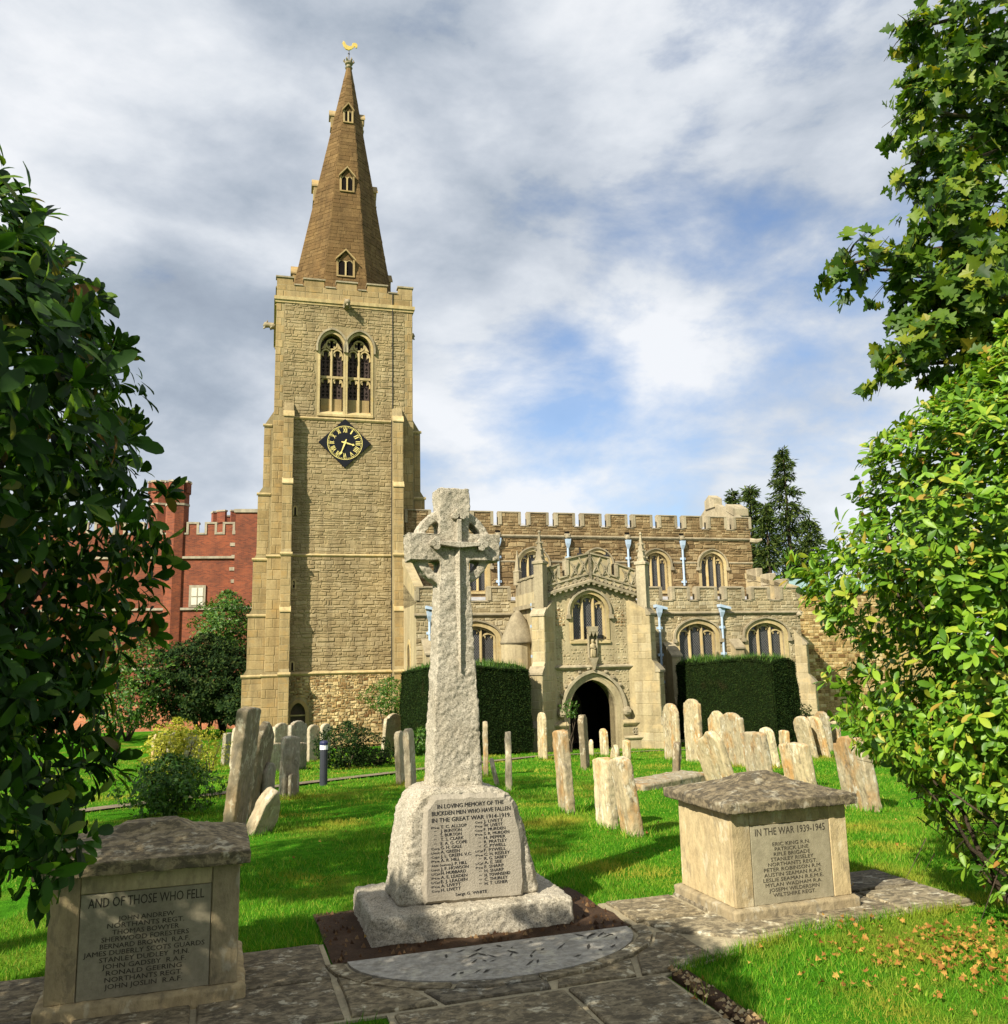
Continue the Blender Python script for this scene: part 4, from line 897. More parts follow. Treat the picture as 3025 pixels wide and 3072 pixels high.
L2 = stones(AS0, 9.3, 3.56, 3.96, AV, (0.09, 0.16), (0.15, 0.4), [], 0.02) + stones(13.6, AS1, 3.56, 3.96, AV, (0.09, 0.16), (0.15, 0.4), [], 0.02)
emit(L, 'stone', M['aisle_rubble'], aisle, 280)
am_ = [(5.54, 6.25), (6.85, 7.65), (8.43, 9.28), (13.86, 14.6), (15.14, 15.88), (16.41, 17.16), (17.57, 18.44), (18.85, 19.74), (20.16, 20.98), (21.56, 22.45)]
acop = MB()
for i, (a, b) in enumerate(am_):
    m_ = MB(); m_.box(a, b, AV, AV + 0.34, 3.98, 4.52); mo = m_.build('merlon', M['mortar_a'], aisle)
    L2 += stones(a + 0.09, b - 0.09, 3.98, 4.51, AV, (0.09, 0.15), (0.15, 0.35), [], 0.02)
    c_ = MB(); merlon_coping(c_, a, b, AV, AV + 0.34, 4.52, 0.09); c_.box(a - 0.05, a + 0.09, AV - 0.045, AV + 0.36, 4.03, 4.52); c_.box(b - 0.09, b + 0.05, AV - 0.045, AV + 0.36, 4.03, 4.52); c_.build('coping', M['weathered'], mo)
    if i + 1 < len(am_): merlon_coping(acop, b + 0.05, am_[i + 1][0] - 0.05, AV, AV + 0.34, 3.975, 0.07, 0.045)
acop.build('crenel_coping', M['weathered'], aisle)
emit(L2, 'stone', M['aisle_rubble'], church, 0, 'parapet_rubble')
sx = MB(); string(sx, AS0 - 0.06, 9.4, AV, 3.50, 0.12, 0.11); string(sx, 13.6, AS1 + 0.08, AV, 3.50, 0.12, 0.11); sx.build('string_course', M['weathered'], aisle)
ar = MB(); ar.add([(AS0 + 0.2, AV + 0.3, 3.6), (AS1 - 0.2, AV + 0.3, 3.6), (AS1 - 0.2, CV, 4.45), (AS0 + 0.2, CV, 4.45)], [(0, 1, 2, 3)]); ar.build('aisle_roof', M['roof_lead'], church, fix=False)
# raking copings on the west and east ends of the aisle
for s in (AS0, AS1):
    rk = MB(); rk.ex_x([(AV, 4.45), (AV, 4.6), (-0.15, 6.3 if s == AS0 else 5.55), (-0.15, 6.0 if s == AS0 else 5.3)], s - 0.30 if s == AS1 else s - 0.06, s + 0.06 if s == AS1 else s + 0.30); rk.ex_x([(AV, 3.9), (AV, 4.45), (-0.15, 6.0 if s == AS0 else 5.3), (-0.15, 3.9)], s - 0.26 if s == AS1 else s, s if s == AS1 else s + 0.26)
    rk.build('raking_coping', M['ashlar_a'], church)
for y0_, y1_, z0_, z1_ in ((-3.3, -2.6, 4.5, 5.0), (-2.3, -1.5, 4.8, 5.35), (-1.2, -0.3, 5.1, 5.7)):
    es = MB(); es.box(22.15, 22.5, y0_, y1_, z0_, z1_); es.build('gable_step', M['weathered'], church, bevel=0.03)
for a, b in aw: window('aisle_window', a, b, 0.25, 2.50, 3.02, AV, 3, 0.18, 0.32, 0.08)
wl = MB(); inn = arch(-2.6, -1.9, 0.9, 1.9, 2.4, 5); band(wl, inn, arch(-2.75, -1.75, 0.8, 1.9, 2.6, 5), 0, 0.08)
wl.v = [(AS0 - 0.03 + p[1] * 0.3, p[0], p[2]) for p in wl.v]; wlo = wl.build('west_light', M['dress'], church)
wl = MB(); wl.ex_x(inn, AS0 - 0.015, AS0 - 0.012); wl.build('pane', M['pane'], wlo)
downpipe(6.02, AV, 3.62, -1.7); downpipe(15.66, AV - 0.1, 3.70, -1.75, 0.12); downpipe(18.60, AV, 3.70, -1.75, 0.12)
for s in (6.02, 15.66, 18.6):
    v_ = MB(); v_.ex_y([(s - 0.16, 3.70), (s + 0.34, 3.60), (s + 0.34, 3.70), (s - 0.16, 3.82)], AV - 0.32, AV); v_.build('spout', M['pipe'], church)
grotesque(22.35, AV, 3.38, 0.12)
def aisle_butt(s0, s1, ztop, p, gab=True):
    mb = MB(); mb.ex_x([(AV + 0.1, GZ), (AV - p - 0.15, GZ), (AV - p - 0.15, -0.2), (AV - p, 0.05), (AV - p, ztop - p * 0.7), (AV, ztop), (AV + 0.1, ztop)], s0, s1); o = mb.build('aisle_buttress', M['ashlar_a'], church)
    c_ = MB(); c_.ex_x([(AV - p - 0.06, ztop - p * 0.7 - 0.05), (AV - p - 0.06, ztop - p * 0.7 + 0.02), (AV, ztop + 0.08), (AV, ztop - 0.02)], s0 - 0.05, s1 + 0.05); c_.build('weathering', M['weathered'], o)
aisle_butt(15.9, 16.3, 2.2, 0.7); aisle_butt(18.95, 19.35, 2.3, 0.45); aisle_butt(5.75, 6.15, 2.5, 0.75)
# diagonal buttress at the east corner
def diag(cs, cv, ang, stages, w, top, nm, mat='ashlar_a', parent=None):
    """buttress standing out from a corner; ang is its direction in plan, degrees from the front, + to the east"""
    a = R(ang); d = Vector((math.sin(a), -math.cos(a), 0)); sd = Vector((d.y, -d.x, 0)); c = Vector((cs, cv, 0))
    prof = [(-0.35, GZ)]
    for i, (zt, p) in enumerate(stages): prof += [(p, GZ if i == 0 else stages[i - 1][0] + (stages[i - 1][1] - p) * 1.3), (p, zt)]
    prof += [(0.0, top), (-0.35, top)]
    mb = MB(); mb.ex(prof, lambda q: tuple(c + d * q[0] + sd * (w / 2) + Vector((0, 0, q[1]))), lambda q: tuple(c + d * q[0] - sd * (w / 2) + Vector((0, 0, q[1]))))
    o = mb.build(nm, M[mat], parent or church, bevel=0.012)
    L = []
    for i, (zt, p) in enumerate(stages):
        zb = GZ if i == 0 else stages[i - 1][0] + (stages[i - 1][1] - p) * 1.3 + 0.02
        for k, (x0, x1) in enumerate(((-w / 2, w / 2), (0.0, p), (-p, 0.0))):
            for vs, ar_ in stones(x0, x1, zb, zt - 0.11, 0.0, (0.26, 0.42), (0.35, 0.6), [], 0.009, 0.005, 0.15):
                ax, nr_, o0 = ((sd, d, c + d * p), (d, -sd, c - sd * (w / 2)), (-d, sd, c + sd * (w / 2)))[k]
                L.append(([tuple(o0 + ax * q[0] + nr_ * (-q[1]) + Vector((0, 0, q[2]))) for q in vs], ar_))
    emit(L, 'ashlar_block', M[mat], parent or church, 0, 'buttress_ashlar')
    mo = MB()
    for zt, p in stages:
        mo.ex([(p - 0.15, zt - 0.10), (p + 0.05, zt - 0.10), (p + 0.05, zt - 0.03), (p - 0.15, zt + 0.20)], lambda q: tuple(c + d * q[0] + sd * (w / 2 + 0.04) + Vector((0, 0, q[1]))), lambda q: tuple(c + d * q[0] - sd * (w / 2 + 0.04) + Vector((0, 0, q[1]))))
    mo.build('weathering', M['weathered'], o)
    return o, c, d
diag(22.2, -3.85, 45, [(0.5, 0.75), (2.15, 0.5)], 0.42, 2.75, 'corner_buttress')
# ---------------- chancel beyond
ch = MB(); ch.box(22.7, 33, 0.4, 6.2, GZ, 4.68); cho = ch.build('chancel_wall', stone_mat('chancel_stone', (0.30, 0.19, 0.06), (0.46, 0.32, 0.12), (0.55, 0.42, 0.2), per_piece=0.0, bump=0.9, bdist=0.05), church)
emit(stones(22.7, 30, GZ, 4.6, 0.4, (0.1, 0.2), (0.15, 0.4), [], 0.02), 'stone', M['base_rubble'], cho, 60)
ch = MB(); ch.box(22.68, 33.2, 0.25, 6.4, 4.70, 4.82); ch.add([(22.68, 0.25, 4.82), (33.2, 0.25, 4.82), (33.2, 3.2, 5.6), (22.68, 3.2, 5.6), (33.2, 6.4, 4.82), (22.68, 6.4, 4.82)], [(0, 1, 2, 3), (3, 2, 4, 5), (0, 3, 5), (1, 4, 2)]); ch.build('chancel_roof', M['copper_roof'], church)

# ---------------- two-storey south porch
PV = -7.5; PS0, PS1 = 9.60, 13.20; PC = 11.38
pdoor = arch(10.46, 12.26, GZ, -0.15, 0.92, 12, 0.2)
pwin = arch(10.68, 11.98, 2.36, 3.38, 4.02)
po = MB()
wall_open(po, PS0, PS1, GZ, 1.36, PV, [pdoor], 0.7)
wall_open(po, PS0, PS1, 1.36, 4.02, PV, [pwin], 0.4)
po.add([(PS0, PV, 4.02), (PS1, PV, 4.02), (PS1, PV, 4.05), (PC, PV, 4.5), (PS0, PV, 4.05)], [(0, 1, 2, 3, 4)])
po.add([(PS0, PV, GZ), (PS0, -4, GZ), (PS0, -4, 4.1), (PS0, PV, 4.1), (PS1, PV, GZ), (PS1, -4, GZ), (PS1, -4, 4.1), (PS1, PV, 4.1)], [(0, 3, 2, 1), (4, 5, 6, 7)])
porch = po.build('porch_wall', M['mortar_a'], church, fix=False)
pin = MB()      # inside of the lower room, its shade painted on as near-black
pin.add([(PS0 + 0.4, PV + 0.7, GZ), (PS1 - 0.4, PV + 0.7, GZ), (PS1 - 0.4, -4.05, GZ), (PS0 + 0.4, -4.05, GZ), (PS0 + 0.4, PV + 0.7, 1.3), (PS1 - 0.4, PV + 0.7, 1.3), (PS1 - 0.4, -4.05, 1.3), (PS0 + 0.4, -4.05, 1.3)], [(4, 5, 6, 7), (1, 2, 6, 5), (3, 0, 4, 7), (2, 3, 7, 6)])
pin.build('porch_interior', M['void_shade'], porch, fix=False)
pf = MB(); pf.box(PS0, PS1, PV - 0.1, -4.05, GZ, -1.62); pf.build('porch_floor', M['void_shade'], porch)  # floor coloured near-black too, as painted shade
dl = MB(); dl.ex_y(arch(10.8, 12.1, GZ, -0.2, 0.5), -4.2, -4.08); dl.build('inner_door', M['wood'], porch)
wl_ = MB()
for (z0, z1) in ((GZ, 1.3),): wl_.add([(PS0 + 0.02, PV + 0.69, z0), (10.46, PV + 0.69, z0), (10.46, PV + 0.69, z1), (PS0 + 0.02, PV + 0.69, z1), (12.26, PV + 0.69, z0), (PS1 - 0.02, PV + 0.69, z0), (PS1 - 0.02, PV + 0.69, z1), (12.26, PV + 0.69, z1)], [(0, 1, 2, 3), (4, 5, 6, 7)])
wl_.build('porch_inner_wall', M['void_shade'], porch, fix=False)  # back of the front wall, shade painted in the same near-black
# ashlar edges and pebbly rubble panels
dO = arch(10.1, 12.62, GZ, -0.15, 1.2, 12, 0.2); wO = arch(10.4, 12.26, 2.1, 3.38, 4.25)
def jag(L_): return L_
L = stones(PS0 + 0.08, 9.98, -0.5, 3.75, PV, (0.3, 0.42), (0.3, 0.6), [dO, wO], 0.012, 0.005, 0.1) + stones(12.8, PS1, -0.5, 3.75, PV, (0.3, 0.42), (0.3, 0.6), [dO, wO], 0.012, 0.005, 0.1)
emit(L, 'ashlar_block', M['ashlar_a'], porch, 60, 'ashlar_rest')
L = stones(9.98, 12.8, 1.45, 3.95, PV, (0.07, 0.13), (0.07, 0.16), [wO], 0.018, 0.02, 0.5) + stones(9.98, 12.8, -0.5, 1.28, PV, (0.07, 0.13), (0.07, 0.16), [dO], 0.018, 0.02, 0.5)
L = [q for q in L if random.random() < 0.72]
emit(L, 'cobble', M['aisle_rubble'], porch, 200, 'cobble_rubble')
L = stones(9.98, 10.55, 2.85, 3.5, PV - 0.002, (0.09, 0.13), (0.1, 0.16), [wO], 0.02, 0.022, 0.5) + stones(12.2, 12.75, 2.8, 3.45, PV - 0.002, (0.09, 0.13), (0.1, 0.16), [wO], 0.02, 0.022, 0.5)
emit(L, 'cobble', M['cobble'], porch, 40, 'brown_cobbles')
sx = MB(); string(sx, PS0 - 0.05, PS1 + 0.05, PV, 1.42, 0.13, 0.13); sx.build('string_course', M['weathered'], porch)
window('porch_window', 10.68, 11.98, 2.36, 3.38, 4.02, PV, 3, 0.12, 0.3, 0.08)
# doorway mouldings
dm = MB()
for k, (w0, w1, vf) in enumerate(((0.0, 0.07, 0.22), (0.07, 0.15, 0.10), (0.15, 0.24, -0.02))):
    band(dm, arch(10.46 - w0, 12.26 + w0, GZ, -0.15, 0.92 + w0, 12, 0.2), arch(10.46 - w1, 12.26 + w1, GZ, -0.15, 0.92 + w1, 12, 0.2), PV + vf, PV + 0.7)
dmo = dm.build('doorway_arch', M['ashlar_a'], church)
hb = MB(); band(hb, arch(10.20, 12.52, -0.18, -0.15, 1.17, 12, 0.2), arch(10.10, 12.62, -0.18, -0.15, 1.28, 12, 0.2), PV - 0.14, PV); hb.build('hood_mould', M['weathered'], dmo)
for x in (10.12, 12.62):
    k_ = MB(); k_.lathe([(0.03, -0.2), (0.14, -0.12), (0.17, 0.0), (0.13, 0.12), (0.04, 0.17)], 9, (x, PV - 0.1, -0.22)); k_.box(x - 0.09, x + 0.09, PV - 0.27, PV - 0.1, -0.28, -0.18); k_.build('label_stop', M['weathered'], dmo, bevel=0.012)
# crockets on the hood
cro = MB()
for k in range(2, 22, 2):
    p = arch(10.05, 12.67, -0.18, -0.15, 1.34, 12, 0.2)[k]; cro.box(p[0] - 0.05, p[0] + 0.05, PV - 0.12, PV - 0.02, p[1] - 0.03, p[1] + 0.07)
cro.build('crocket', M['weathered'], dmo, bevel=0.015)
# plinth with quatrefoils
pp = MB()
for a, b in ((PS0 - 0.1, 10.3), (12.42, 14.0)):
    pp.box(a, b, PV - 0.26, PV + 0.1, GZ, -1.16); pp.box(a, b, PV - 0.14, PV + 0.1, -1.16, -0.68); string(pp, a - 0.02, b + 0.02, PV - 0.12, -0.58, 0.16, 0.13); string(pp, a - 0.02, b + 0.02, PV - 0.25, -1.12, 0.1, 0.08)
ppo = pp.build('porch_plinth', M['ashlar_a'], church)
for a, b in ((PS0, 10.2), (12.75, 13.85)):
    n_ = 2 if b - a < 1 else 4
    for k in range(n_):
        x = a + (k + 0.5) * (b - a) / n_; q_ = MB(); r = 0.125
        for t in range(4):
            cx_, cz_ = x + 0.065 * math.cos(t * math.pi / 2 + math.pi / 4), -0.93 + 0.065 * math.sin(t * math.pi / 2 + math.pi / 4)
            band(q_, [(cx_ + 0.045 * math.cos(i * math.pi / 5), cz_ + 0.045 * math.sin(i * math.pi / 5)) for i in range(11)], [(cx_ + 0.075 * math.cos(i * math.pi / 5), cz_ + 0.075 * math.sin(i * math.pi / 5)) for i in range(11)], PV - 0.185, PV - 0.13)
        q_.build('quatrefoil', M['weathered'], ppo)
# gabled parapet with carved panels
pg = MB(); V0, V1_ = PV - 0.08, PV + 0.26
poly = [(9.50, 3.92), (PC, 4.44), (13.22, 3.92), (13.22, 4.84), (12.44, 5.12), (12.44, 4.60), (12.14, 4.70), (12.14, 5.32), (PC, 5.50), (10.50, 5.28), (10.50, 4.66), (10.16, 4.56), (10.16, 5.08), (9.50, 4.86)]
pg.ex_y(poly, V0, V1_); pgo = pg.build('porch_parapet', M['ashlar_a'], church)
cpg = MB()
def cope(p, q, h=0.08):
    (a, za), (b, zb) = p, q
    cpg.ex_y([(a - 0.03, za - 0.01), (b + 0.03, zb - 0.01), (b + 0.03, zb + h * 0.6), (a - 0.03, za + h * 0.6)], V0 - 0.07, V1_ + 0.05)
for p, q in (((9.50, 4.86), (10.16, 5.08)), ((10.50, 5.28), (PC, 5.50)), ((PC + 0.001, 5.50), (12.14, 5.32)), ((12.44, 5.12), (13.22, 4.84)), ((10.2, 4.565), (10.46, 4.65)), ((12.18, 4.695), (12.40, 4.61))): cope(p, q)
for x, z0, z1 in ((10.16, 4.6, 5.08), (10.50, 4.7, 5.26), (12.14, 4.74, 5.30), (12.44, 4.64, 5.10), (9.52, 4.3, 4.84), (13.2, 4.3, 4.84)): cpg.box(x - 0.055, x + 0.055, V0 - 0.05, V1_ + 0.02, z0, z1)
cpg.build('coping', M['weathered'], pgo)
sg_ = MB()
for (a, za), (b, zb) in (((9.40, 3.86), (PC, 4.42)), ((PC, 4.42), (13.32, 3.86))):
    sg_.ex([(V0 - 0.14, 0.02), (V0 - 0.14, 0.10), (V0 + 0.05, 0.17), (V0 + 0.05, -0.05)], lambda p: (a, p[0], za + p[1]), lambda p: (b, p[0], zb + p[1]))
    n_ = 9
    for k in range(n_):      # carved bosses under the moulding
        t = (k + 0.5) / n_; x, z = a + (b - a) * t, za + (zb - za) * t; r = random.uniform(0.05, 0.085); sg_.ex_y([(x - r, z - 0.01), (x - r * 0.3, z - r), (x + r * 0.6, z - r * 0.8), (x + r, z + 0.03)], V0 - 0.13, V0 - 0.02)
sg_.build('gable_string', M['weathered'], pgo)
cv_ = MB()      # tracery and foliage on the parapet
def bar(x0, z0, x1, z1, w=0.045, d=0.06):
    dx, dz = x1 - x0, z1 - z0; l = math.hypot(dx, dz); nx, nz = -dz / l * w / 2, dx / l * w / 2
    cv_.ex_y([(x0 + nx, z0 + nz), (x1 + nx, z1 + nz), (x1 - nx, z1 - nz), (x0 - nx, z0 - nz)], V0 - d, V0 + 0.02)
for sg in (-1, 1):
    f = lambda x: PC + sg * x
    G = lambda x: 4.44 - 0.278 * x     # gable line
    bar(f(0), 4.5, f(0), 5.46, 0.09, 0.09)
    bar(f(0.06), G(0.06) + 0.33, f(0.80), G(0.80) + 0.33, 0.06); bar(f(0.80), G(0.8) + 0.33, f(1.84), G(1.84) + 0.33, 0.06)
    for x0, x1, zt in ((0.08, 0.42, 0.88), (0.44, 0.76, 0.80), (1.28, 1.56, 0.78), (1.58, 1.82, 0.74)):
        zb = G((x0 + x1) / 2) + 0.36; ze = G((x0 + x1) / 2) + zt + 0.1
        bar(f(x0), zb, f(x1), ze, 0.04); bar(f(x0), ze, f(x1), zb, 0.04); bar(f((x0 + x1) / 2) - 0.07, (zb + ze) / 2, f((x0 + x1) / 2) + 0.07, (zb + ze) / 2, 0.10, 0.05)
        for dx, dz in ((0, 0.16), (0, -0.16)): bar(f((x0 + x1) / 2) - 0.05, (zb + ze) / 2 + dz, f((x0 + x1) / 2) + 0.05, (zb + ze) / 2 + dz * 0.8, 0.06, 0.04)
    k = 0; x = 0.12
    while x < 1.75:
        z = G(x) + 0.20; bar(f(x), z - 0.08, f(x + 0.16), G(x + 0.16) + 0.28, 0.035, 0.04); bar(f(x + 0.16), G(x + 0.16) + 0.28, f(x + 0.30), G(x + 0.3) + 0.13, 0.035, 0.04); bar(f(x + 0.12), G(x + .12) + 0.2, f(x + 0.2), G(x + .2) + 0.14, 0.09, 0.05); x += 0.32
cv_.build('carved_tracery', M['weathered'], pgo)
# side parapets of the porch (panelled merlons), copings
for s0, s1, nm in ((PS0 - 0.08, PS0 + 0.22, 'w'), (PS1 - 0.22, PS1 + 0.08, 'e')):
    mb = MB(); mb.box(s0, s1, PV + 0.3, -4.0, 3.75, 4.18); mo = mb.build('side_parapet', M['ashlar_a'], church)
    for k in range(4):
        y0 = PV + 0.45 + k * 0.80; m_ = MB(); m_.box(s0, s1, y0, y0 + 0.55, 4.18, 4.72); m_.box(s0 - 0.045, s1 + 0.045, y0 - 0.04, y0 + 0.59, 4.72, 4.80); m_.build('side_merlon', M['weathered'], mo)
    x_ = MB(); x_.box(s0 - 0.10, s1 + 0.10, PV + 0.3, -4.0, 3.58, 3.74); x_.build('string_course', M['weathered'], mo)
prf = MB(); prf.box(PS0 + 0.2, PS1 - 0.2, PV + 0.2, -3.7, 3.9, 4.05); prf.build('porch_roof', M['roof_lead'], church)
# diagonal buttresses carried up as pinnacles
for cs, ang in ((9.72, -45), (13.10, 45)):
    o, c, d = diag(cs, PV + 0.05, ang, [(-0.6, 1.12), (1.25, 0.98), (3.30, 0.72)], 0.50, 3.75, 'porch_buttress')
    q = c + d * 0.42; pn = MB(); a = R(45); r = 0.23
    prof = [(r, 3.3), (r, 5.05), (r * 1.25, 5.08), (r * 1.25, 5.16), (r * 0.75, 5.22), (0.03, 6.2), (0.07, 6.24), (0.02, 6.32)]
    base = len(pn.v)
    for rr, z in prof:
        for k in range(4): t = R(AL * 0) + R(0) + k * math.pi / 2 + math.pi / 2; pn.v.append((q.x + rr * 1.1 * math.cos(t), q.y + rr * 1.1 * math.sin(t), z))
    for i in range(len(prof) - 1):
        for k in range(4): pn.f.append((i * 4 + k, i * 4 + (k + 1) % 4, (i + 1) * 4 + (k + 1) % 4, (i + 1) * 4 + k))
    pn.f.append(tuple(range(len(pn.v) - 4, len(pn.v))))
    pno = pn.build('pinnacle', M['weathered'], church)
    ck_ = MB()
    for k in range(4):
        t = k * math.pi / 2 + math.pi / 2
        for z in (5.35, 5.6, 5.85): rr = 0.19 * (6.2 - z) / 0.98 * 1.1 + 0.03; x, y = q.x + rr * math.cos(t), q.y + rr * math.sin(t); ck_.box(x - 0.035, x + 0.035, y - 0.035, y + 0.035, z - 0.035, z + 0.04)
    ck_.build('crocket', M['weathered'], pno, bevel=0.01)
pn2 = MB(); pn2.lathe([(0.17, 4.6), (0.17, 5.1), (0.2, 5.15), (0.12, 5.2), (0.02, 6.0)], 4, (PS0 - 0.05, -4.3, 0)); pn2.build('pinnacle', M['weathered'], church)
# stair turret with stone cap against the west wall
tu = MB(); tu.lathe([(0.62, GZ), (0.62, 2.30), (0.60, 2.32)], 16, (9.18, -5.3, 0)); tuo = tu.build('stair_turret', M['ashlar_a'], church, smooth=False)
tu = MB(); tu.lathe([(0.68, 2.28), (0.69, 2.36), (0.60, 2.55), (0.45, 2.95), (0.26, 3.32), (0.06, 3.55)], 18, (9.22, -5.3, 0)); tu.build('turret_cap', M['weathered'], tuo, smooth=True)
downpipe(9.52, -6.35, 3.75, -1.6, 0.11)
# statue niche over the door
ni = MB(); ni.ex_y([(11.22, 2.62), (11.54, 2.62), (11.58, 2.82), (11.18, 2.82)], PV - 0.26, PV - 0.02)
for x in (11.24, 11.38, 11.52): ni.ex_y([(x - 0.07, 2.62), (x, 2.46), (x + 0.07, 2.62)], PV - 0.25, PV - 0.05)
ni.box(11.20, 11.25, PV - 0.14, PV - 0.02, 1.70, 2.62); ni.box(11.51, 11.56, PV - 0.14, PV - 0.02, 1.70, 2.62)
ni.box(11.25, 11.51, PV - 0.035, PV - 0.015, 1.70, 2.62)
ni.ex_y([(11.20, 1.70), (11.56, 1.70), (11.50, 1.58), (11.40, 1.25), (11.36, 1.25), (11.26, 1.58)], PV - 0.22, PV - 0.02)
ni.build('niche', M['weathered'], church, bevel=0.008)
def to_world(s, v, z): return ORG + Vector((math.cos(AL) * s - math.sin(AL) * v, math.sin(AL) * s + math.cos(AL) * v, z))
sta = empty('saint_statue', to_world(11.38, PV - 0.12, 1.70), AL); tag(sta, 'small pale carved statue of a robed figure in the niche over the porch door', 'statue')
st_ = MB(); st_.lathe([(0.10, 0.0), (0.115, 0.06), (0.10, 0.25), (0.085, 0.34), (0.10, 0.42), (0.085, 0.49), (0.035, 0.52), (0.035, 0.54), (0.055, 0.57), (0.06, 0.61), (0.04, 0.66), (0.01, 0.675)], 12)
st_.tube([(-0.085, 0, 0.47), (-0.10, -0.03, 0.36), (-0.02, -0.09, 0.34)], [0.032, 0.03, 0.022], 6); st_.tube([(0.085, 0, 0.47), (0.105, -0.03, 0.35), (0.03, -0.095, 0.31)], [0.032, 0.03, 0.022], 6)
for k in range(5): x = -0.06 + k * 0.03; st_.tube([(x, -0.085, 0.28), (x * 1.2, -0.10, 0.03)], [0.012, 0.016], 4)
st_.build('figure', M['ashlar_a'], sta, smooth=True)

# ================================================================== WAR MEMORIAL
mem = empty('war_memorial', MEM, MA)
tag(mem, 'rough pale granite ringed cross with carved sword on an inscribed boulder base', 'war memorial')
def rough(o, voxel, tex, strength, mid=0.5):
    m_ = o.modifiers.new('remesh', 'REMESH'); m_.mode = 'VOXEL'; m_.voxel_size = voxel; m_.use_smooth_shade = True
    for t_, s_ in zip(tex, strength):
        d_ = o.modifiers.new('pitch', 'DISPLACE'); d_.texture = t_; d_.strength = s_; d_.mid_level = mid; d_.texture_coords = 'LOCAL'
def clouds(name, size, depth=2, hard=False):
    t_ = bpy.data.textures.new(name, 'CLOUDS'); t_.noise_scale = size; t_.noise_depth = depth; t_.noise_type = 'HARD_NOISE' if hard else 'SOFT_NOISE'; return t_
T_BIG = clouds('pitch_big', 0.16, 1); T_MID = clouds('pitch_mid', 0.055, 2, True); T_FINE = clouds('pitch_fine', 0.02, 1)
bs = MB(); bs.ex_z([(-0.70, 0.0), (0.655, 0.0), (0.665, 0.86), (-0.69, 0.86)], -0.1, 0.185); bso = bs.build('base_slab', M['granite'], mem, bevel=0.02); rough(bso, 0.012, (T_BIG, T_MID, T_FINE), (0.016, 0.018, 0.010))
bk = MB()
fo = [(-0.505, 0.165), (0.485, 0.165), (0.462, 0.285), (0.402, 0.51), (0.338, 0.765), (0.262, 0.855), (0.136, 0.895), (-0.28, 0.910), (-0.365, 0.87), (-0.425, 0.76), (-0.465, 0.50), (-0.490, 0.30)]
cxm = -0.07
bk.ex(fo, lambda p: (p[0], 0.168, p[1]), lambda p: (cxm + (p[0] - cxm) * 1.03, 0.62, p[1] if p[1] < 0.3 else p[1] - 0.01))
bko = bk.build('boulder', M['granite'], mem, bevel=0.03); rough(bko, 0.012, (T_BIG, T_MID, T_FINE), (0.022, 0.018, 0.010))
pn_ = MB(); inn_, out_ = [], []
ctl = [(-0.315, 0.205), (0.0, 0.200), (0.325, 0.190), (0.338, 0.30), (0.322, 0.56), (0.272, 0.775), (0.215, 0.822), (-0.02, 0.835), (-0.25, 0.835), (-0.305, 0.775), (-0.318, 0.5)]
for i in range(len(ctl)):
    (x0, z0), (x1, z1) = ctl[i], ctl[(i + 1) % len(ctl)]
    for k in range(5):
        x, z = x0 + (x1 - x0) * k / 5, z0 + (z1 - z0) * k / 5; dx, dz = x - 0.0, z - 0.52; l = math.hypot(dx, dz); e = random.uniform(-0.004, 0.006); g_ = random.uniform(0.018, 0.04)
        inn_.append((x + dx / l * e, z + dz / l * e)); out_.append((x + dx / l * (e + g_), z + dz / l * (e + g_)))
pn_.ex(inn_, lambda p: (p[0], 0.1425, p[1]), lambda p: (p[0], 0.20, p[1]))
n_ = len(inn_); pn_.add([(p[0], 0.1425, p[1]) for p in inn_] + [(p[0], 0.166, p[1]) for p in out_], [(i, (i + 1) % n_, n_ + (i + 1) % n_, n_ + i) for i in range(n_)])
pno = pn_.build('inscribed_panel', M['granite_dressed'], mem)
lt = None; YF = 0.141
rows = [('IN LOVING MEMORY OF THE', 0.780, 0.46, 0.027, -0.015), ('BUCKDEN MEN WHO HAVE FALLEN', 0.737, 0.545, 0.027, -0.01), ('IN THE GREAT WAR 1914-1919.', 0.694, 0.545, 0.027, -0.01)]
for s, z, w, h, c in rows: lt = MB(); add_text(lt, s, c, z, w, h, YF, 0.022); lt.build('inscription_line', M['letter'], pno, fix=False)
left = [('Pte', 'T. C. ALLSOP', 1), ('"', 'J. BUNTON', .8), ('"', 'S. BURTON', .8), ('"', 'T. S. CLARK', .88), ('"', 'E. A. G. COPE', 1), ('Corp', 'G. H. GALE', .8), ('Lieut', 'A. GREEN', .72), ('Capt', 'J. L. GREEN. V.C.', 1.18), ('Pte', 'A. R. HILL', .72), ('Able Seaman', 'J. P. HILL', .6), ('Lieut', 'J. F. HOWSON', 1.05), ('L/Cpl', 'H. HUBBARD', .95), ('Pte', 'A. E. LEADEN', 1), ('L/Cpl', 'E. J. LEADEN', 1), ('Pte', 'A. LIVETT', .75), ('Corp', 'H. LIVETT', .75)]
right = [('Corp', 'J. LIVETT', .75), ('Pte', 'W. LIVETT', .75), ('Corp', 'F. MURDEN', .85), ('Pte', 'S. R. MURDEN', 1), ('"', 'H. PEPPER', .85), ('"', 'R. PRATLEY', .9), ('"', 'C. PYWELL', .85), ('L/Cpl', 'F. PYWELL', .85), ('Pte', 'C. H. RISELEY', 1), ('"', 'R. G. SABEY', .88), ('L/Cpl', 'A. E. SEE', .68), ('Pte', 'F. SHARP', .75), ('"', 'H. SHARP', .75), ('"', 'H. TOWNSEND', 1), ('"', 'C. THURLEY', .9), ('"', 'H. T. USHER', .9)]
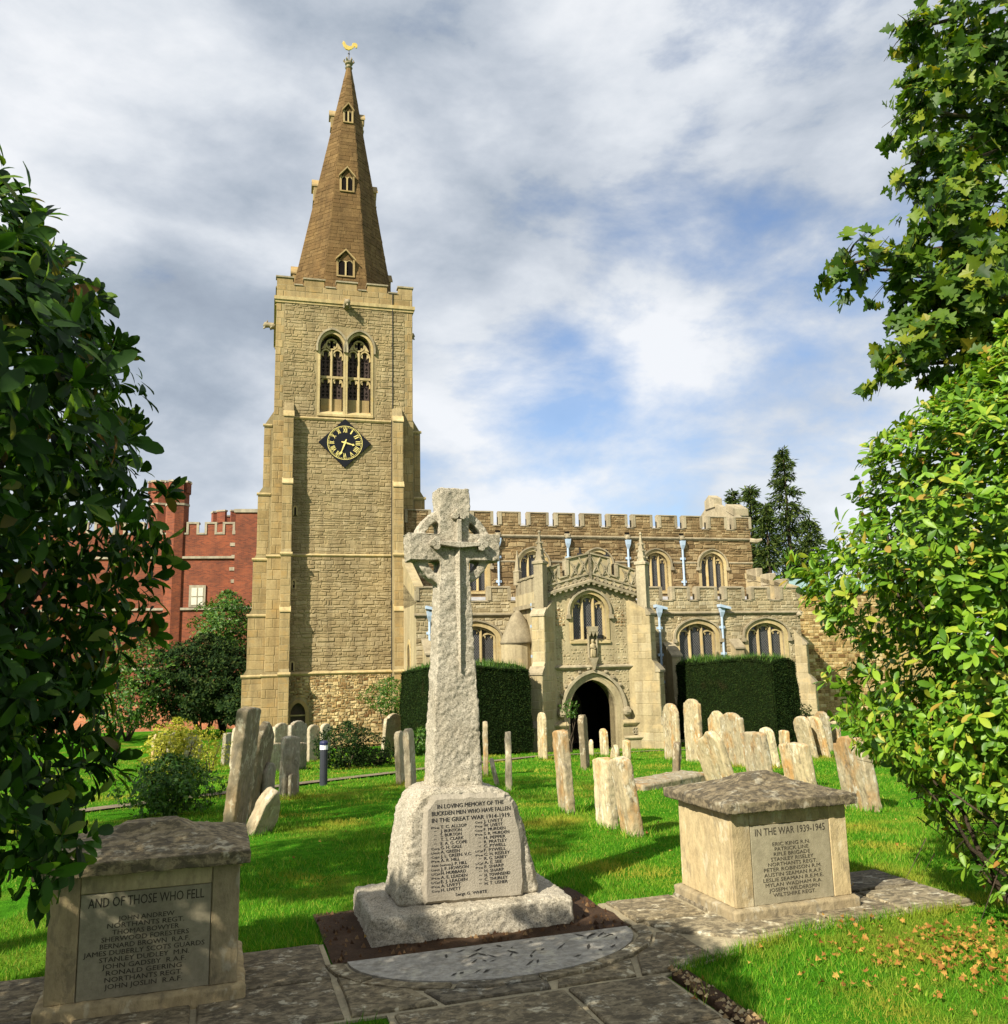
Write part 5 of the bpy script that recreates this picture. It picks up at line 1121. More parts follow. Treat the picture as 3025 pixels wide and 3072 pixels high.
for k, (a, b, f) in enumerate(left):
    z = 0.655 - k * 0.0262; wa = 0.13 if len(a) > 6 else (0.055 if len(a) > 2 else 0.015); xa = -0.288 + wa / 2 if len(a) > 1 else -0.262
    lt = MB(); add_text(lt, a, xa, z, wa, 0.013, YF, 0.010); w = 0.178 * f; x0 = -0.225 if len(a) < 7 else -0.155
    add_text(lt, b, x0 + w / 2, z, w, 0.0195, YF, 0.024); lt.build('inscription_line', M['letter'], pno, fix=False)
for k, (a, b, f) in enumerate(right):
    z = 0.668 - k * 0.0262; wa = 0.050 if len(a) > 2 else 0.015; xa = 0.012 + wa / 2 if len(a) > 1 else 0.042
    lt = MB(); add_text(lt, a, xa, z, wa, 0.013, YF, 0.010); w = 0.178 * f; add_text(lt, b, 0.072 + w / 2, z, w, 0.0195, YF, 0.024); lt.build('inscription_line', M['letter'], pno, fix=False)
lt = MB(); add_text(lt, 'Sergt G. WHITE', -0.02, 0.226, 0.215, 0.0185, YF, 0.022); lt.build('inscription_line', M['letter'], pno, fix=False)
sh = MB(); cx0 = -0.066
sh.ex([(0, 0)], lambda p: (0, 0, 0), lambda p: (0, 0, 0)) if False else None
def frustum(mb, x0a, x1a, za, x0b, x1b, zb, y0, y1, y0b=None, y1b=None):
    y0b = y0 if y0b is None else y0b; y1b = y1 if y1b is None else y1b
    mb.add([(x0a, y0, za), (x1a, y0, za), (x1a, y1, za), (x0a, y1, za), (x0b, y0b, zb), (x1b, y0b, zb), (x1b, y1b, zb), (x0b, y1b, zb)], [(0, 3, 2, 1), (4, 5, 6, 7), (0, 1, 5, 4), (1, 2, 6, 5), (2, 3, 7, 6), (3, 0, 4, 7)])
frustum(sh, -0.250, 0.118, 0.86, -0.172, 0.045, 2.45, 0.27, 0.52, 0.29, 0.50)
frustum(sh, -0.168, 0.038, 2.40, -0.182, 0.060, 2.975, 0.29, 0.50)
frustum(sh, -0.392, 0.275, 2.445, -0.400, 0.282, 2.640, 0.29, 0.50)
n_ = 40; zc = 2.545; ri, ro_ = 0.222, 0.29
inn = [(cx0 + ri * math.cos(2 * math.pi * k / n_), zc + ri * math.sin(2 * math.pi * k / n_)) for k in range(n_ + 1)]; out = [(cx0 + ro_ * math.cos(2 * math.pi * k / n_), zc + ro_ * math.sin(2 * math.pi * k / n_)) for k in range(n_ + 1)]
band(sh, inn[:-1] + [inn[0]], out[:-1] + [out[0]], 0.325, 0.465)
sho = sh.build('cross_shaft', M['granite'], mem); rough(sho, 0.010, (T_BIG, T_MID, T_FINE), (0.018, 0.014, 0.010))
sw = MB()
def blade(x0, x1, zb, zt, yf, yb): sw.ex([(x0, yb), ((x0 + x1) / 2, yf), (x1, yb)], lambda p: (p[0], p[1], zt), lambda p: ((p[0] + 0.039) * 0.62 - 0.039, p[1] + 0.004, zb + abs(p[0] + 0.039) * 0.9))
blade(-0.070, -0.008, 1.655, 2.54, 0.252, 0.30); sw.ex([(-0.056, 0.30), (-0.056, 0.248), (-0.022, 0.248), (-0.022, 0.30)], lambda p: (p[0], p[1], 2.56), lambda p: (p[0], p[1], 2.74))
sw.ex_y([(-0.19, 2.552), (-0.04, 2.532), (0.11, 2.548), (0.11, 2.572), (-0.04, 2.575), (-0.19, 2.576)], 0.236, 0.31)
for x, z in ((-0.205, 2.563), (0.125, 2.560)):
    for dx, dz in ((0, 0.022), (0, -0.022), (math.copysign(0.025, x), 0)): sw.lathe([(0.004, 0.235), (0.028, 0.245), (0.03, 0.31)], 8, (0, 0, 0)) if False else sw.ex_y([(x + dx + 0.027 * math.cos(t * math.pi / 4), z + dz + 0.027 * math.sin(t * math.pi / 4)) for t in range(8)], 0.240, 0.31)
for dx, dz in ((0, 0.028), (-0.028, -0.004), (0.028, -0.004)): sw.ex_y([(-0.039 + dx + 0.026 * math.cos(t * math.pi / 4), 2.768 + dz + 0.026 * math.sin(t * math.pi / 4)) for t in range(8)], 0.245, 0.31)
swo = sw.build('sword', M['granite'], mem, bevel=0.003); swo['label'] = 'carved sword pointing down the front of the cross'

# ================================================================== INSCRIBED CHEST TOMBS
def tomb(loc, label, title, lines, lett, tw_):
    root = empty('chest_tomb', loc, MA); tag(root, label, 'tomb', 'inscribed tombs beside the memorial')
    tx = clouds('tomb_wear', 0.12, 2); tf = clouds('tomb_fine', 0.03, 2)
    b_ = MB(); b_.box(0.0, 1.01, 0.0, 0.80, -0.05, 0.095); bo = b_.build('base', M['tomb'], root, bevel=0.015); rough(bo, 0.016, (tx, tf), (0.012, 0.010))
    c_ = MB(); frustum(c_, 0.06, 0.95, 0.09, 0.06, 0.95, 0.70, 0.065, 0.735); c_.build('core', M['tomb'], root)
    for nm, x0, x1, z0, z1 in (('corner_slab', 0.045, 0.186, 0.095, 0.70), ('corner_slab', 0.826, 0.965, 0.095, 0.70), ('top_rail', 0.188, 0.824, 0.605, 0.70)):
        s_ = MB(); s_.box(x0, x1, 0.042, 0.075, z0, z1); s_.build(nm, M['tomb'], root, bevel=0.004)
    for x0, x1 in ((0.045, 0.064), (0.946, 0.965)): s_ = MB(); s_.box(x0, x1, 0.077, 0.745, 0.095, 0.70); s_.build('end_slab', M['tomb'], root, bevel=0.004)
    p_ = MB(); p_.box(0.190, 0.822, 0.046, 0.076, 0.096, 0.602); po_ = p_.build('inscribed_panel', M['tomb_panel'], root, bevel=0.003)
    l_ = MB(); add_text(l_, title, 0.506, 0.535, 0.56, 0.047, 0.0445, 0.004); l_.build('inscription_line', lett, po_, fix=False)
    n = len(lines); z = 0.462; dz = (0.462 - 0.14) / (n - 1)
    for s, w in lines: l_ = MB(); add_text(l_, s, 0.506 + 0.0, z, w, 0.0235, 0.0445, 0.006); l_.build('inscription_line', lett, po_, fix=False); z -= dz
    ld = MB(); x0, x1, y0, y1 = -0.032, 1.018, -0.035, 0.835
    v = [(x0, y0, 0.70), (x1, y0, 0.70), (x1, y1, 0.70), (x0, y1, 0.70), (x0, y0, 0.770), (x1, y0, 0.770), (x1, y1, 0.770), (x0, y1, 0.770), (0.28, 0.28, 0.850), (0.72, 0.28, 0.850), (0.72, 0.52, 0.850), (0.28, 0.52, 0.850), (0.36, 0.34, 0.895), (0.62, 0.34, 0.90), (0.62, 0.46, 0.90), (0.36, 0.46, 0.895)]
    f = [(0, 3, 2, 1), (0, 1, 5, 4), (1, 2, 6, 5), (2, 3, 7, 6), (3, 0, 4, 7), (4, 5, 9, 8), (5, 6, 10, 9), (6, 7, 11, 10), (7, 4, 8, 11), (8, 9, 13, 12), (9, 10, 14, 13), (10, 11, 15, 14), (11, 8, 12, 15), (12, 13, 14, 15)]
    ld.add(v, f); lo = ld.build('lid', M['tomb_lid'], root); rough(lo, 0.011, (tx, T_MID), (0.012, 0.009))
    return root
fl = mem_pt(1.586, -0.437)
tomb(fl, 'sunlit cream chest tomb inscribed In the war 1939-1945, right of the cross', 'IN THE WAR 1939-1945', [('ERIC KING R.N.', .30), ('PATRICK LINE', .27), ('RIFLE BRIGADE', .29), ('STANLEY RISELEY', .34), ('NORTHANTS REGT.', .39), ('PETER ROBINSON R.M.', .46), ('AUSTIN SEAMAN R.A.F.', .46), ('LESLIE SEAMAN R.E.M.E.', .48), ('MYLAN WADHAM R.A.', .45), ('JOSEPH WILDERSPIN', .40), ('WILTSHIRE REGT.', .34)], M['letter_worn'], 0.5)
fl = mem_pt(-2.47, -0.58)
tomb(fl, 'shaded brown chest tomb inscribed And of those who fell, at the left', 'AND OF THOSE WHO FELL', [('JOHN ANDREW', .27), ('NORTHANTS REGT.', .37), ('THOMAS BOWYER', .32), ('SHERWOOD FORESTERS', .42), ('BERNARD BROWN  R.A.F.', .43), ('JAMES DUBERLY SCOTS GUARDS', .58), ('STANLEY DUDLEY  M.N.', .43), ('JOHN GADSBY  R.A.F.', .40), ('RONALD GEERING', .36), ('NORTHANTS REGT.', .37), ('JOHN JOSLIN  R.A.F.', .37)], M['letter_worn'], 0.5)

# ================================================================== GRAVESTONES
def top_profile(style, w, h):
    hw = w / 2
    if style == 'round': return [(-hw, h - hw * 0.75)] + [(hw * math.cos(t), h - hw * 0.75 + hw * 0.75 * math.sin(t)) for t in [math.pi * (1 - k / 10) for k in range(11)]] + [(hw, h - hw * 0.75)]
    if style == 'shoulder': return [(-hw, h - 0.16), (-hw * 0.95, h - 0.10), (-hw * 0.72, h - 0.10), (-hw * 0.62, h - 0.05), (-hw * 0.3, h - 0.01), (0, h), (hw * 0.3, h - 0.01), (hw * 0.62, h - 0.05), (hw * 0.72, h - 0.10), (hw * 0.95, h - 0.10), (hw, h - 0.16)]
    if style == 'ogee': return [(-hw, h - 0.20), (-hw * 0.8, h - 0.17), (-hw * 0.55, h - 0.08), (-hw * 0.25, h - 0.02), (0, h), (hw * 0.25, h - 0.02), (hw * 0.55, h - 0.08), (hw * 0.8, h - 0.17), (hw, h - 0.20)]
    if style == 'point': return [(-hw, h - hw * 0.75), (-hw * 0.5, h - hw * 0.30), (0, h), (hw * 0.5, h - hw * 0.30), (hw, h - hw * 0.75)]
    if style == 'slant': return [(-hw, h - 0.12), (-hw * 0.4, h), (hw * 0.5, h - 0.02), (hw, h - 0.1)]
    if style == 'broken': return [(-hw, h - 0.16), (-hw * 0.6, h - 0.02), (-hw * 0.2, h), (hw * 0.1, h - 0.07), (hw * 0.5, h - 0.12), (hw, h - 0.3)]
    return [(-hw, h - 0.025), (-hw * 0.6, h - 0.005), (0, h), (hw * 0.5, h - 0.012), (hw, h - 0.03)]
T_GR = clouds('grave_wear', 0.14, 2); T_GF = clouds('grave_fine', 0.04, 2)
GRAVES = []
GROUP = 'old gravestones standing in the churchyard'
def grave(base, topv, wpx, t, yaw, style, label, mat='grave', side=0.0, front=0.0, dep=0.0, name='gravestone', wfix=None):
    """base, topv: picture points of its foot and top; wpx: width it shows in the picture; yaw 90 = faces turned west and east along the church"""
    b = on_ground(*base)
    d = ray(*topv); p = Vector((0, 0, E_H)) + d * (b.y / d.y); h = (p.z - b.z) + 0.0
    vd = Vector((b.x, b.y, 0)).normalized(); across = Vector((vd.y, -vd.x, 0)); fa = AL + R(yaw)
    ew, et = abs(Vector((math.cos(fa), math.sin(fa), 0)).dot(across)), abs(Vector((-math.sin(fa), math.cos(fa), 0)).dot(across))
    wm = wpx / F_PX * b.y / max(0.5, vd.y) * vd.y
    t = t if wfix else min(t, wm * 0.6 / max(et, 0.2)); w = wfix or min(1.0, max(0.28, (wm - t * et) / max(ew, 0.25)))
    prof = [(-w / 2, -0.25)] + top_profile(style, w, h) + [(w / 2, -0.25)]
    mb = MB(); mb.ex_y(prof, -t / 2, t / 2)
    o = mb.build(name, M[mat], None, bevel=min(0.012, t * 0.12)); rough(o, 0.022 if b.y > 14 else 0.016, (T_GR, T_GF), (0.022, 0.012))
    o.matrix_world = Matrix.Translation(b + Vector((0, dep, 0))) @ Matrix.Rotation(R(side), 4, 'Y') @ Matrix.Rotation(R(front), 4, 'X') @ Matrix.Rotation(AL + R(yaw), 4, 'Z')
    GRAVES.append((b.x, b.y, w, t, AL + R(yaw))); tag(o, label, 'gravestone', GROUP); return o
E90 = 90
# centre, between the cross and the porch door
grave(V2(185, 790), V2(185, 265), 22.1, 0.10, 80, 'round', 'narrow cream gravestone just right of the cross shaft', side=0)
grave(V2(300, 900), V2(235, 610), 18.9, 0.09, 80, 'slant', 'small slab leaning against the narrow stone by the cross shaft', 'grave_grey', side=-13)
grave(V2(405, 925), V2(395, 360), 29.3, 0.13, 78, 'shoulder', 'second narrow gravestone right of the cross, grey sided', 'grave_grey')
grave(V2(728, 632), V2(730, 180), 29.9, 0.13, 90, 'round', 'tall thin cream gravestone before the left porch buttress')
grave(V2(960, 1130), V2(905, 345), 52.0, 0.12, 93, 'flat', 'tall orange-streaked gravestone nearest the porch door, leaning left', side=-3.5)
grave(V2(1135, 722), V2(1105, 200), 36.2, 0.14, 62, 'slant', 'dark grey gravestone standing in front of the porch doorway', 'grave_dark', side=-2)
grave(V2(1190, 605), V2(1178, 440), 7.9, 0.08, 90, 'round', 'thin pale gravestone edge behind the dark one at the porch door')
grave(V2(1320, 602), V2(1308, 335), 27.7, 0.12, 95, 'round', 'small cream round-topped gravestone before the porch doorway', side=-2)
grave(V2(1415, 640), V2(1410, 485), 29.9, 0.12, 95, 'broken', 'worn stub of a gravestone right of the small round-topped one')
grave(V2(1530, 640), V2(1520, 440), 25.2, 0.13, 95, 'flat', 'low cream gravestone before the right foot of the porch arch')
grave(V2(1345, 1285), V2(1305, 610), 67.8, 0.13, 96, 'flat', 'broad cream gravestone, left one of the leaning pair nearest the path', side=-1.5)
grave(V2(1590, 1360), V2(1470, 600), 59.9, 0.17, 92, 'flat', 'orange-lichened gravestone, right one of the leaning pair nearest the path', side=-8)
# right-hand group
grave(V3(190, 545), V3(190, 80), 50.4, 0.13, 88, 'round', 'tall round-topped gravestone right of the porch, left of its neighbour')
grave(V3(215, 718), V3(250, 395), 36.8, 0.12, 60, 'flat', 'short brown slab tilted right among the tall stones', 'grave_dark', side=5)
grave(V3(370, 563), V3(365, 45), 54.0, 0.13, 92, 'shoulder', 'tallest gravestone of the right group, with rounded shoulders')
grave(V3(585, 580), V3(550, 140), 58.8, 0.12, 92, 'ogee', 'pale ogee-topped gravestone behind, before the right hedge', 'grave', side=-2)
grave(V3(715, 590), V3(675, 155), 71.7, 0.13, 92, 'shoulder', 'broad gravestone with orange shoulders before the right hedge', side=-4)
grave(V3(600, 778), V3(480, 290), 91.9, 0.13, 95, 'broken', 'big broken-edged gravestone leaning far left behind the right tomb', 'grave', side=-15)
grave(V3(905, 690), V3(840, 310), 79.0, 0.13, 95, 'flat', 'flat-topped tan gravestone behind the right tomb, leaning left', side=-6)
grave(V3(1010, 602), V3(960, 272), 46.0, 0.12, 95, 'round', 'pale round-topped gravestone right of the flat tan one', side=-8)
grave(V3(1110, 520), V3(1102, 300), 32.4, 0.12, 80, 'flat', 'small white square-topped gravestone at the hedge foot')
grave(V3(1240, 765), V3(1175, 400), 90.1, 0.14, 95, 'flat', 'broad orange-topped gravestone behind the right end of the tomb', side=-7)
grave(V3(1310, 530), V3(1240, 180), 51.5, 0.12, 92, 'round', 'left of three leaning gravestones beside the right-hand bush', side=-10)
grave(V3(1410, 525), V3(1345, 180), 51.5, 0.12, 92, 'round', 'middle of three leaning gravestones beside the right-hand bush', side=-10)
grave(V3(1440, 480), V3(1415, 145), 46.0, 0.12, 92, 'round', 'rearmost and tallest of the three stones beside the right-hand bush', side=-3)
grave(V3(1530, 475), V3(1525, 225), 31.2, 0.12, 92, 'round', 'small gravestone half hidden by the right-hand bush')
grave(V3(1740, 945), V3(1620, 340), 106.6, 0.15, 88, 'shoulder', 'large orange gravestone partly behind the right-hand bush, leaning left', side=-6)
# left-hand group
grave(V1(140, 1140), V1(265, 105), 48, 0.13, 73, 'flat', 'tallest dark gravestone behind the left tomb, leaning right', 'grave_dark', side=6, wfix=0.5)
grave(V1(295, 1010), V1(375, 220), 40, 0.11, 70, 'point', 'dark gravestone beside the tallest one, with red-brown top', 'grave_dark', side=7, wfix=0.5)
grave(V1(405, 1000), V1(440, 560), 18.4, 0.12, 62, 'slant', 'thin grey slab behind the two dark leaning gravestones', 'grave_grey', side=3)
grave(V1(330, 1150), V1(440, 745), 55.1, 0.16, 40, 'broken', 'broken lichen-spotted stump leaning beside the dark gravestones', 'grave_grey', side=24)
grave(V1(585, 858), V1(600, 345), 27.6, 0.15, 30, 'flat', 'thin post-like gravestone left of the bollard', 'grave_grey', side=1.5)
grave(V1(628, 858), V1(628, 650), 14.7, 0.09, 60, 'flat', 'low dark slab against the post-like gravestone', 'grave_dark')
grave(V1(470, 640), V1(475, 405), 68.0, 0.12, 42, 'flat', 'front flat-topped shaded gravestone before the tower door', 'grave_grey')
grave(V1(672, 622), V1(685, 400), 46.0, 0.12, 42, 'flat', 'flat-topped shaded gravestone left of the bollard', 'grave_grey')
grave(V1(520, 570), V1(525, 240), 51.5, 0.13, 44, 'shoulder', 'shouldered gravestone just left of the tower door', 'grave_grey')
grave(V1(655, 590), V1(655, 222), 57.0, 0.14, 44, 'shoulder', 'large shouldered gravestone in front of the tower door', 'grave_grey')
grave(V1(785, 560), V1(782, 255), 38.6, 0.13, 44, 'round', 'round-topped gravestone right of the tower door', 'grave_grey')
grave(V1(885, 555), V1(885, 245), 33.8, 0.13, 44, 'round', 'rightmost round-topped gravestone of the row by the tower', 'grave_grey')
grave(V1(85, 595), V1(105, 320), 38.6, 0.14, 44, 'flat', 'flat-topped gravestone with a sunlit edge left of the tower foot', 'grave_grey', side=3)
grave(V1(145, 615), V1(165, 275), 22.1, 0.13, 44, 'round', 'gravestone behind the tallest dark one, only its lit edge showing', 'grave_grey', side=3)
grave(V1(1415, 492), V1(1450, 160), 60.7, 0.14, 46, 'ogee', 'broad ogee-topped gravestone with sunlit edge before the left hedge', 'grave_grey', side=6)
grave(V1(1510, 745), V1(1490, 305), 29.4, 0.11, 60, 'round', 'left of two thin grey gravestones left of the cross', 'grave_grey', side=-3)
grave(V1(1590, 800), V1(1555, 285), 33.1, 0.12, 62, 'round', 'right of two thin grey gravestones left of the cross', 'grave_grey', side=-3)
grave(V4(440, 690), V4(445, 405), 46.2, 0.14, 40, 'round', 'round-topped gravestone behind the golden shrub', 'grave', side=2)
grave(V4(575, 690), V4(595, 402), 34.7, 0.13, 40, 'point', 'narrow pointed gravestone behind the golden shrub', 'grave_grey', side=2)
grave(V4(760, 700), V4(765, 402), 70.8, 0.13, 40, 'point', 'wide gable-topped gravestone right of the golden shrub', 'grave_grey')
# ledger slab lying on the grass
a, b = on_ground(*V3(0, 790)), on_ground(*V3(455, 735)); b_ = MB(); b_.box(-0.95, 0.95, 0.0, 0.62, -0.1, 0.13)
lg = b_.build('ledger_stone', M['grave'], None, bevel=0.02); lg.location = (a + b) / 2; lg.rotation_euler = (0, 0, math.atan2(b.y - a.y, b.x - a.x)); rough(lg, 0.025, (T_GR, T_GF), (0.02, 0.015))
tag(lg, 'low flat ledger stone lying in the grass behind the right tomb', 'ledger stone')
# bollard
bp = on_ground(*V1(872, 752)); bol = empty('path_bollard', bp); tag(bol, 'slim dark bollard light with navy cap and white band beside the path', 'bollard')
bh = at_y(*V1(885, 385), bp.y).z - bp.z
q = MB(); q.lathe([(0.075, -0.1), (0.075, bh * 0.80)], 14); q.build('post', M['bollard_post'], bol, smooth=False)
q = MB(); q.lathe([(0.078, bh * 0.80), (0.078, bh * 0.90)], 14); q.build('band', M['bollard_band'], bol)
q = MB(); q.lathe([(0.082, bh * 0.90), (0.082, bh * 0.95), (0.07, bh * 0.985), (0.03, bh)], 14); q.build('cap', M['bollard_blue'], bol)

# ================================================================== BRICK PALACE BEYOND
PY = 60.0
pal = empty('brick_palace', (-20.5, PY, -1.72), R(8)); tag(pal, 'red Tudor brick tower house with battlements and turrets left of the church', 'building')
def pl_box(name, x0, x1, y0, y1, z0, z1, mat='brick', parent=None):
    b_ = MB(); b_.box(x0, x1, y0, y1, z0, z1); return b_.build(name, M[mat], parent or pal)
G0 = 1.72
mw = pl_box('wall', -12.0, 1.75, 0.0, 12, -0.5, 12.45)
def merl(parent, x0, x1, y, z, n, w, gap, h=0.75, d=0.4):
    x = x0
    for k in range(n):
        b_ = MB(); b_.box(x, x + w, y, y + d, z, z + h); m_ = b_.build('merlon', M['brick'], parent)
        c_ = MB(); c_.box(x - 0.06, x + w + 0.06, y - 0.06, y + d + 0.06, z + h, z + h + 0.13); c_.box(x - 0.06, x + 0.10, y - 0.05, y - 0.001, z, z + h); c_.box(x + w - 0.10, x + w + 0.06, y - 0.05, y - 0.001, z, z + h); c_.build('coping', M['stone_white'], m_)
        if k < n - 1: c_ = MB(); c_.box(x + w + 0.061, x + w + gap - 0.061, y - 0.06, y + d + 0.06, z, z + 0.12); c_.build('coping', M['stone_white'], m_)
        x += w + gap
merl(mw, -11.4, 0, 0.0, 12.45, 11, 0.72, 0.5)
for z in (10.75, 7.2, 3.2):
    b_ = MB(); b_.box(-12.0, 1.75, -0.14, 0.02, z, z + 0.16); b_.build('string_course', M['stone_white'], mw)
rb = pl_box('side_bay', 1.75, 6.5, -0.9, 8, -0.5, 13.85); b_ = MB(); b_.box(1.65, 6.6, -1.0, 8.1, 13.86, 14.1); b_.build('coping', M['stone_white'], rb)
for z in (7.2, 3.2): b_ = MB(); b_.box(1.68, 6.5, -1.0, -0.89, z, z + 0.16); b_.build('string_course', M['stone_white'], rb)
for k in range(9):
    z = 5.6 + k * 0.86; w = 0.55 if k % 2 else 0.3; b_ = MB(); b_.box(1.55 - w * 0.5, 1.74, -0.06, 0.02, z, z + 0.24); b_.build('quoin', M['stone_white'], mw)
def octo(name, x, y, r, z0, z1, top=0.8, parent=None):
    b_ = MB(); b_.lathe([(r, z0), (r, z1)], 8, (x, y, 0)); o = b_.build(name, M['brick'], parent or pal)
    s_ = MB(); s_.lathe([(r * 1.06, z1 - 0.9), (r * 1.06, z1 - 0.75)], 8, (x, y, 0)); s_.build('string_course', M['stone_white'], o)
    for k in range(8):
        t = 2 * math.pi * (k + 0.5) / 8; Mx = Matrix.Translation((x + r * 0.90 * math.cos(t), y + r * 0.90 * math.sin(t), 0)) @ Matrix.Rotation(t, 4, 'Z')
        m_ = MB(); m_.box(-0.14, 0.14, -r * 0.24, r * 0.24, z1, z1 + top, Mx); mo = m_.build('merlon', M['brick'], o)
        c_ = MB(); c_.box(-0.19, 0.19, -r * 0.27, r * 0.27, z1 + top, z1 + top + 0.12, Mx); c_.build('coping', M['stone_white'], mo)
octo('turret', -2.45, 0.4, 0.78, -0.5, 15.4, 0.75); octo('turret', -3.9, 1.6, 0.8, -0.5, 15.6, 0.75)
octo('turret', 0.1, 7.0, 1.45, 8.0, 14.2, 0.85)
w_ = MB(); w_.box(-1.35, -0.25, -0.10, 0.02, 7.4, 8.9); wo_ = w_.build('window', M['stone_white'], pal); w_ = MB(); w_.box(-1.18, -0.42, -0.125, -0.09, 7.55, 8.72); w_.build('pane', flat_mat('pale_blind', (0.55, 0.52, 0.42), 0.5), wo_)
w_ = MB(); w_.box(-0.83, -0.77, -0.15, -0.12, 7.55, 8.72); w_.box(-1.18, -0.42, -0.15, -0.121, 8.1, 8.16); w_.build('glazing_bar', M['stone_white'], wo_)
gw = MB(); gw.box(-9.0, 9.0, 0, 0.35, -0.3, 1.55); gwo = gw.build('garden_wall', make_brick('garden_brick', (0.50, 0.16, 0.06), (0.36, 0.10, 0.04), (0.42, 0.28, 0.18)), None); gwo.location = (-19.0, 48.0, -1.72); gwo.rotation_euler = (0, 0, R(10)); tag(gwo, 'low orange-red brick garden wall under the trees left of the tower', 'wall')
gw = MB(); gw.ex_x([(-0.08, 1.56), (0.43, 1.56), (0.175, 1.74)], -9.05, 9.05); gw.build('coping', M['brick'], gwo)

# ================================================================== FOLIAGE
BROAD = (np.array([(0, 0, 0), (.16, .085, .02), (.16, -.085, .02), (.42, .185, .045), (.42, -.185, .045), (.42, 0, 0), (.72, .19, .03), (.72, -.19, .03), (.72, 0, -.015), (.92, .10, -.03), (.92, -.10, -.03), (1, 0, -.08)]), np.array([(0, 5, 1), (0, 2, 5), (1, 5, 3), (2, 4, 5), (3, 5, 8), (3, 8, 6), (4, 8, 5), (4, 7, 8), (6, 8, 9), (7, 10, 8), (9, 8, 11), (10, 11, 8)]))
SMALL = (np.array([(0, 0, 0), (.5, .24, .04), (1, 0, -.04), (.5, -.24, .04)]), np.array([(0, 2, 1), (0, 3, 2)]))
NEEDLE = (np.array([(0, 0.10, 0), (0, -.10, 0), (1, 0, -.03)]), np.array([(0, 1, 2)]))
_o = [(0.0, 0.0), (-.08, .20), (-.02, .44), (.13, .34), (.23, .27), (.34, .62), (.46, .50), (.52, .33), (.55, .24), (.70, .30), (.74, .18), (.88, .13), (1.0, 0.0)]
_ol = _o + [(x, -y) for x, y in reversed(_o[1:-1])]
SYC = (np.array([(.36, 0, -.04)] + [(x, y, 0.28 * y * y - 0.16 * (x - 0.35) ** 2) for x, y in _ol]), np.array([(0, i + 1, (i + 1) % len(_ol) + 1) for i in range(len(_ol))]))
def unit(a): return a / np.maximum(np.linalg.norm(a, axis=1, keepdims=True), 1e-9)
def place(tpl, P, A, Nn, S, width=1.0):
    """copies of a leaf template at points P along axes A, with normals Nn"""
    tv, tf = tpl; A = unit(A); B = unit(np.cross(Nn, A)); C_ = np.cross(A, B); n = len(P); k = len(tv)
    if np.isscalar(width): width = np.full(n, width)
    V = P[:, None, :] + S[:, None, None] * (tv[None, :, 0:1] * A[:, None, :] + (tv[None, :, 1:2] * width[:, None, None]) * B[:, None, :] + tv[None, :, 2:3] * C_[:, None, :])
    Fc = tf[None] + (np.arange(n) * k)[:, None, None]
    return V.reshape(-1, 3), Fc.reshape(-1, tf.shape[1])
def whorls(P, D, nper, ang=(35, 95), back=0.06):
    """leaves radiating from shoot tips P that point along D"""
    D = unit(D); n = len(P); tmp = np.where(np.abs(D[:, 2:3]) < 0.9, np.array([[0, 0, 1.0]]), np.array([[1.0, 0, 0]]))
    X = unit(np.cross(D, tmp)); Y = np.cross(D, X)
    P2 = np.repeat(P, nper, 0); D2 = np.repeat(D, nper, 0); X = np.repeat(X, nper, 0); Y = np.repeat(Y, nper, 0); m = n * nper
    ph = RNG.uniform(0, 2 * np.pi, m); th = np.radians(RNG.uniform(ang[0], ang[1], m))
    rad = X * np.cos(ph)[:, None] + Y * np.sin(ph)[:, None]
    A = D2 * np.cos(th)[:, None] + rad * np.sin(th)[:, None]; A[:, 2] -= 0.10
    Nn = D2 * np.sin(th)[:, None] - rad * np.cos(th)[:, None] + RNG.normal(0, 0.22, (m, 3)); Nn[:, 2] += 0.15
    return P2 - D2 * RNG.uniform(0, back, m)[:, None], A, Nn
def project(P):
    d = P - np.array([0, 0, E_H]); z = d @ np.array(FW)
    return PW / 2 + F_PX * (d @ np.array(RT)) / z, PH / 2 - F_PX * (d @ np.array(UP)) / z, z
def foliage(root, tpl, P, A, Nn, S, mat, singles=0, name='leaf', rest='foliage', width=1.0):
    n = len(P); single = np.zeros(n, bool)
    if singles:
        px, py, z = project(P + A * S[:, None] * 0.5)
        vis = (z > 0.3) & (px > 0) & (px < PW) & (py > 0) & (py < PH)
        size = np.where(vis, S / np.maximum(z, 0.1), 0) * RNG.uniform(0.75, 1.25, n)
        idx = np.argsort(-size)[:singles]; idx = idx[size[idx] > 0]; single[idx] = True
        tv, tf = tpl; me = bpy.data.meshes.new(name); me.from_pydata([tuple(v) for v in tv], [], [tuple(int(i) for i in f) for f in tf]); me.materials.append(mat); me.polygons.foreach_set('use_smooth', [tpl is BROAD] * len(me.polygons))
        inv = Matrix.Translation(-root.location) if root is not None else Matrix()
        Au = unit(A[idx]); Bu = unit(np.cross(Nn[idx], Au)); Cu = np.cross(Au, Bu)
        for j, i in enumerate(idx):
            o = link_mesh(name, me, root); s = float(S[i])
            m_ = Matrix(((Au[j][0] * s, Bu[j][0] * s, Cu[j][0] * s, P[i][0]), (Au[j][1] * s, Bu[j][1] * s, Cu[j][1] * s, P[i][1]), (Au[j][2] * s, Bu[j][2] * s, Cu[j][2] * s, P[i][2]), (0, 0, 0, 1)))
            o.matrix_local = inv @ m_
    r = ~single
    V, Fc = place(tpl, P[r], A[r], Nn[r], S[r], width)
    if root is not None: V = V - np.array(root.location)
    o = np_mesh(rest, V, Fc, mat, root, smooth=tpl is BROAD); o['kind'] = 'stuff' if singles else o.get('kind', '') or 'stuff'
    return o
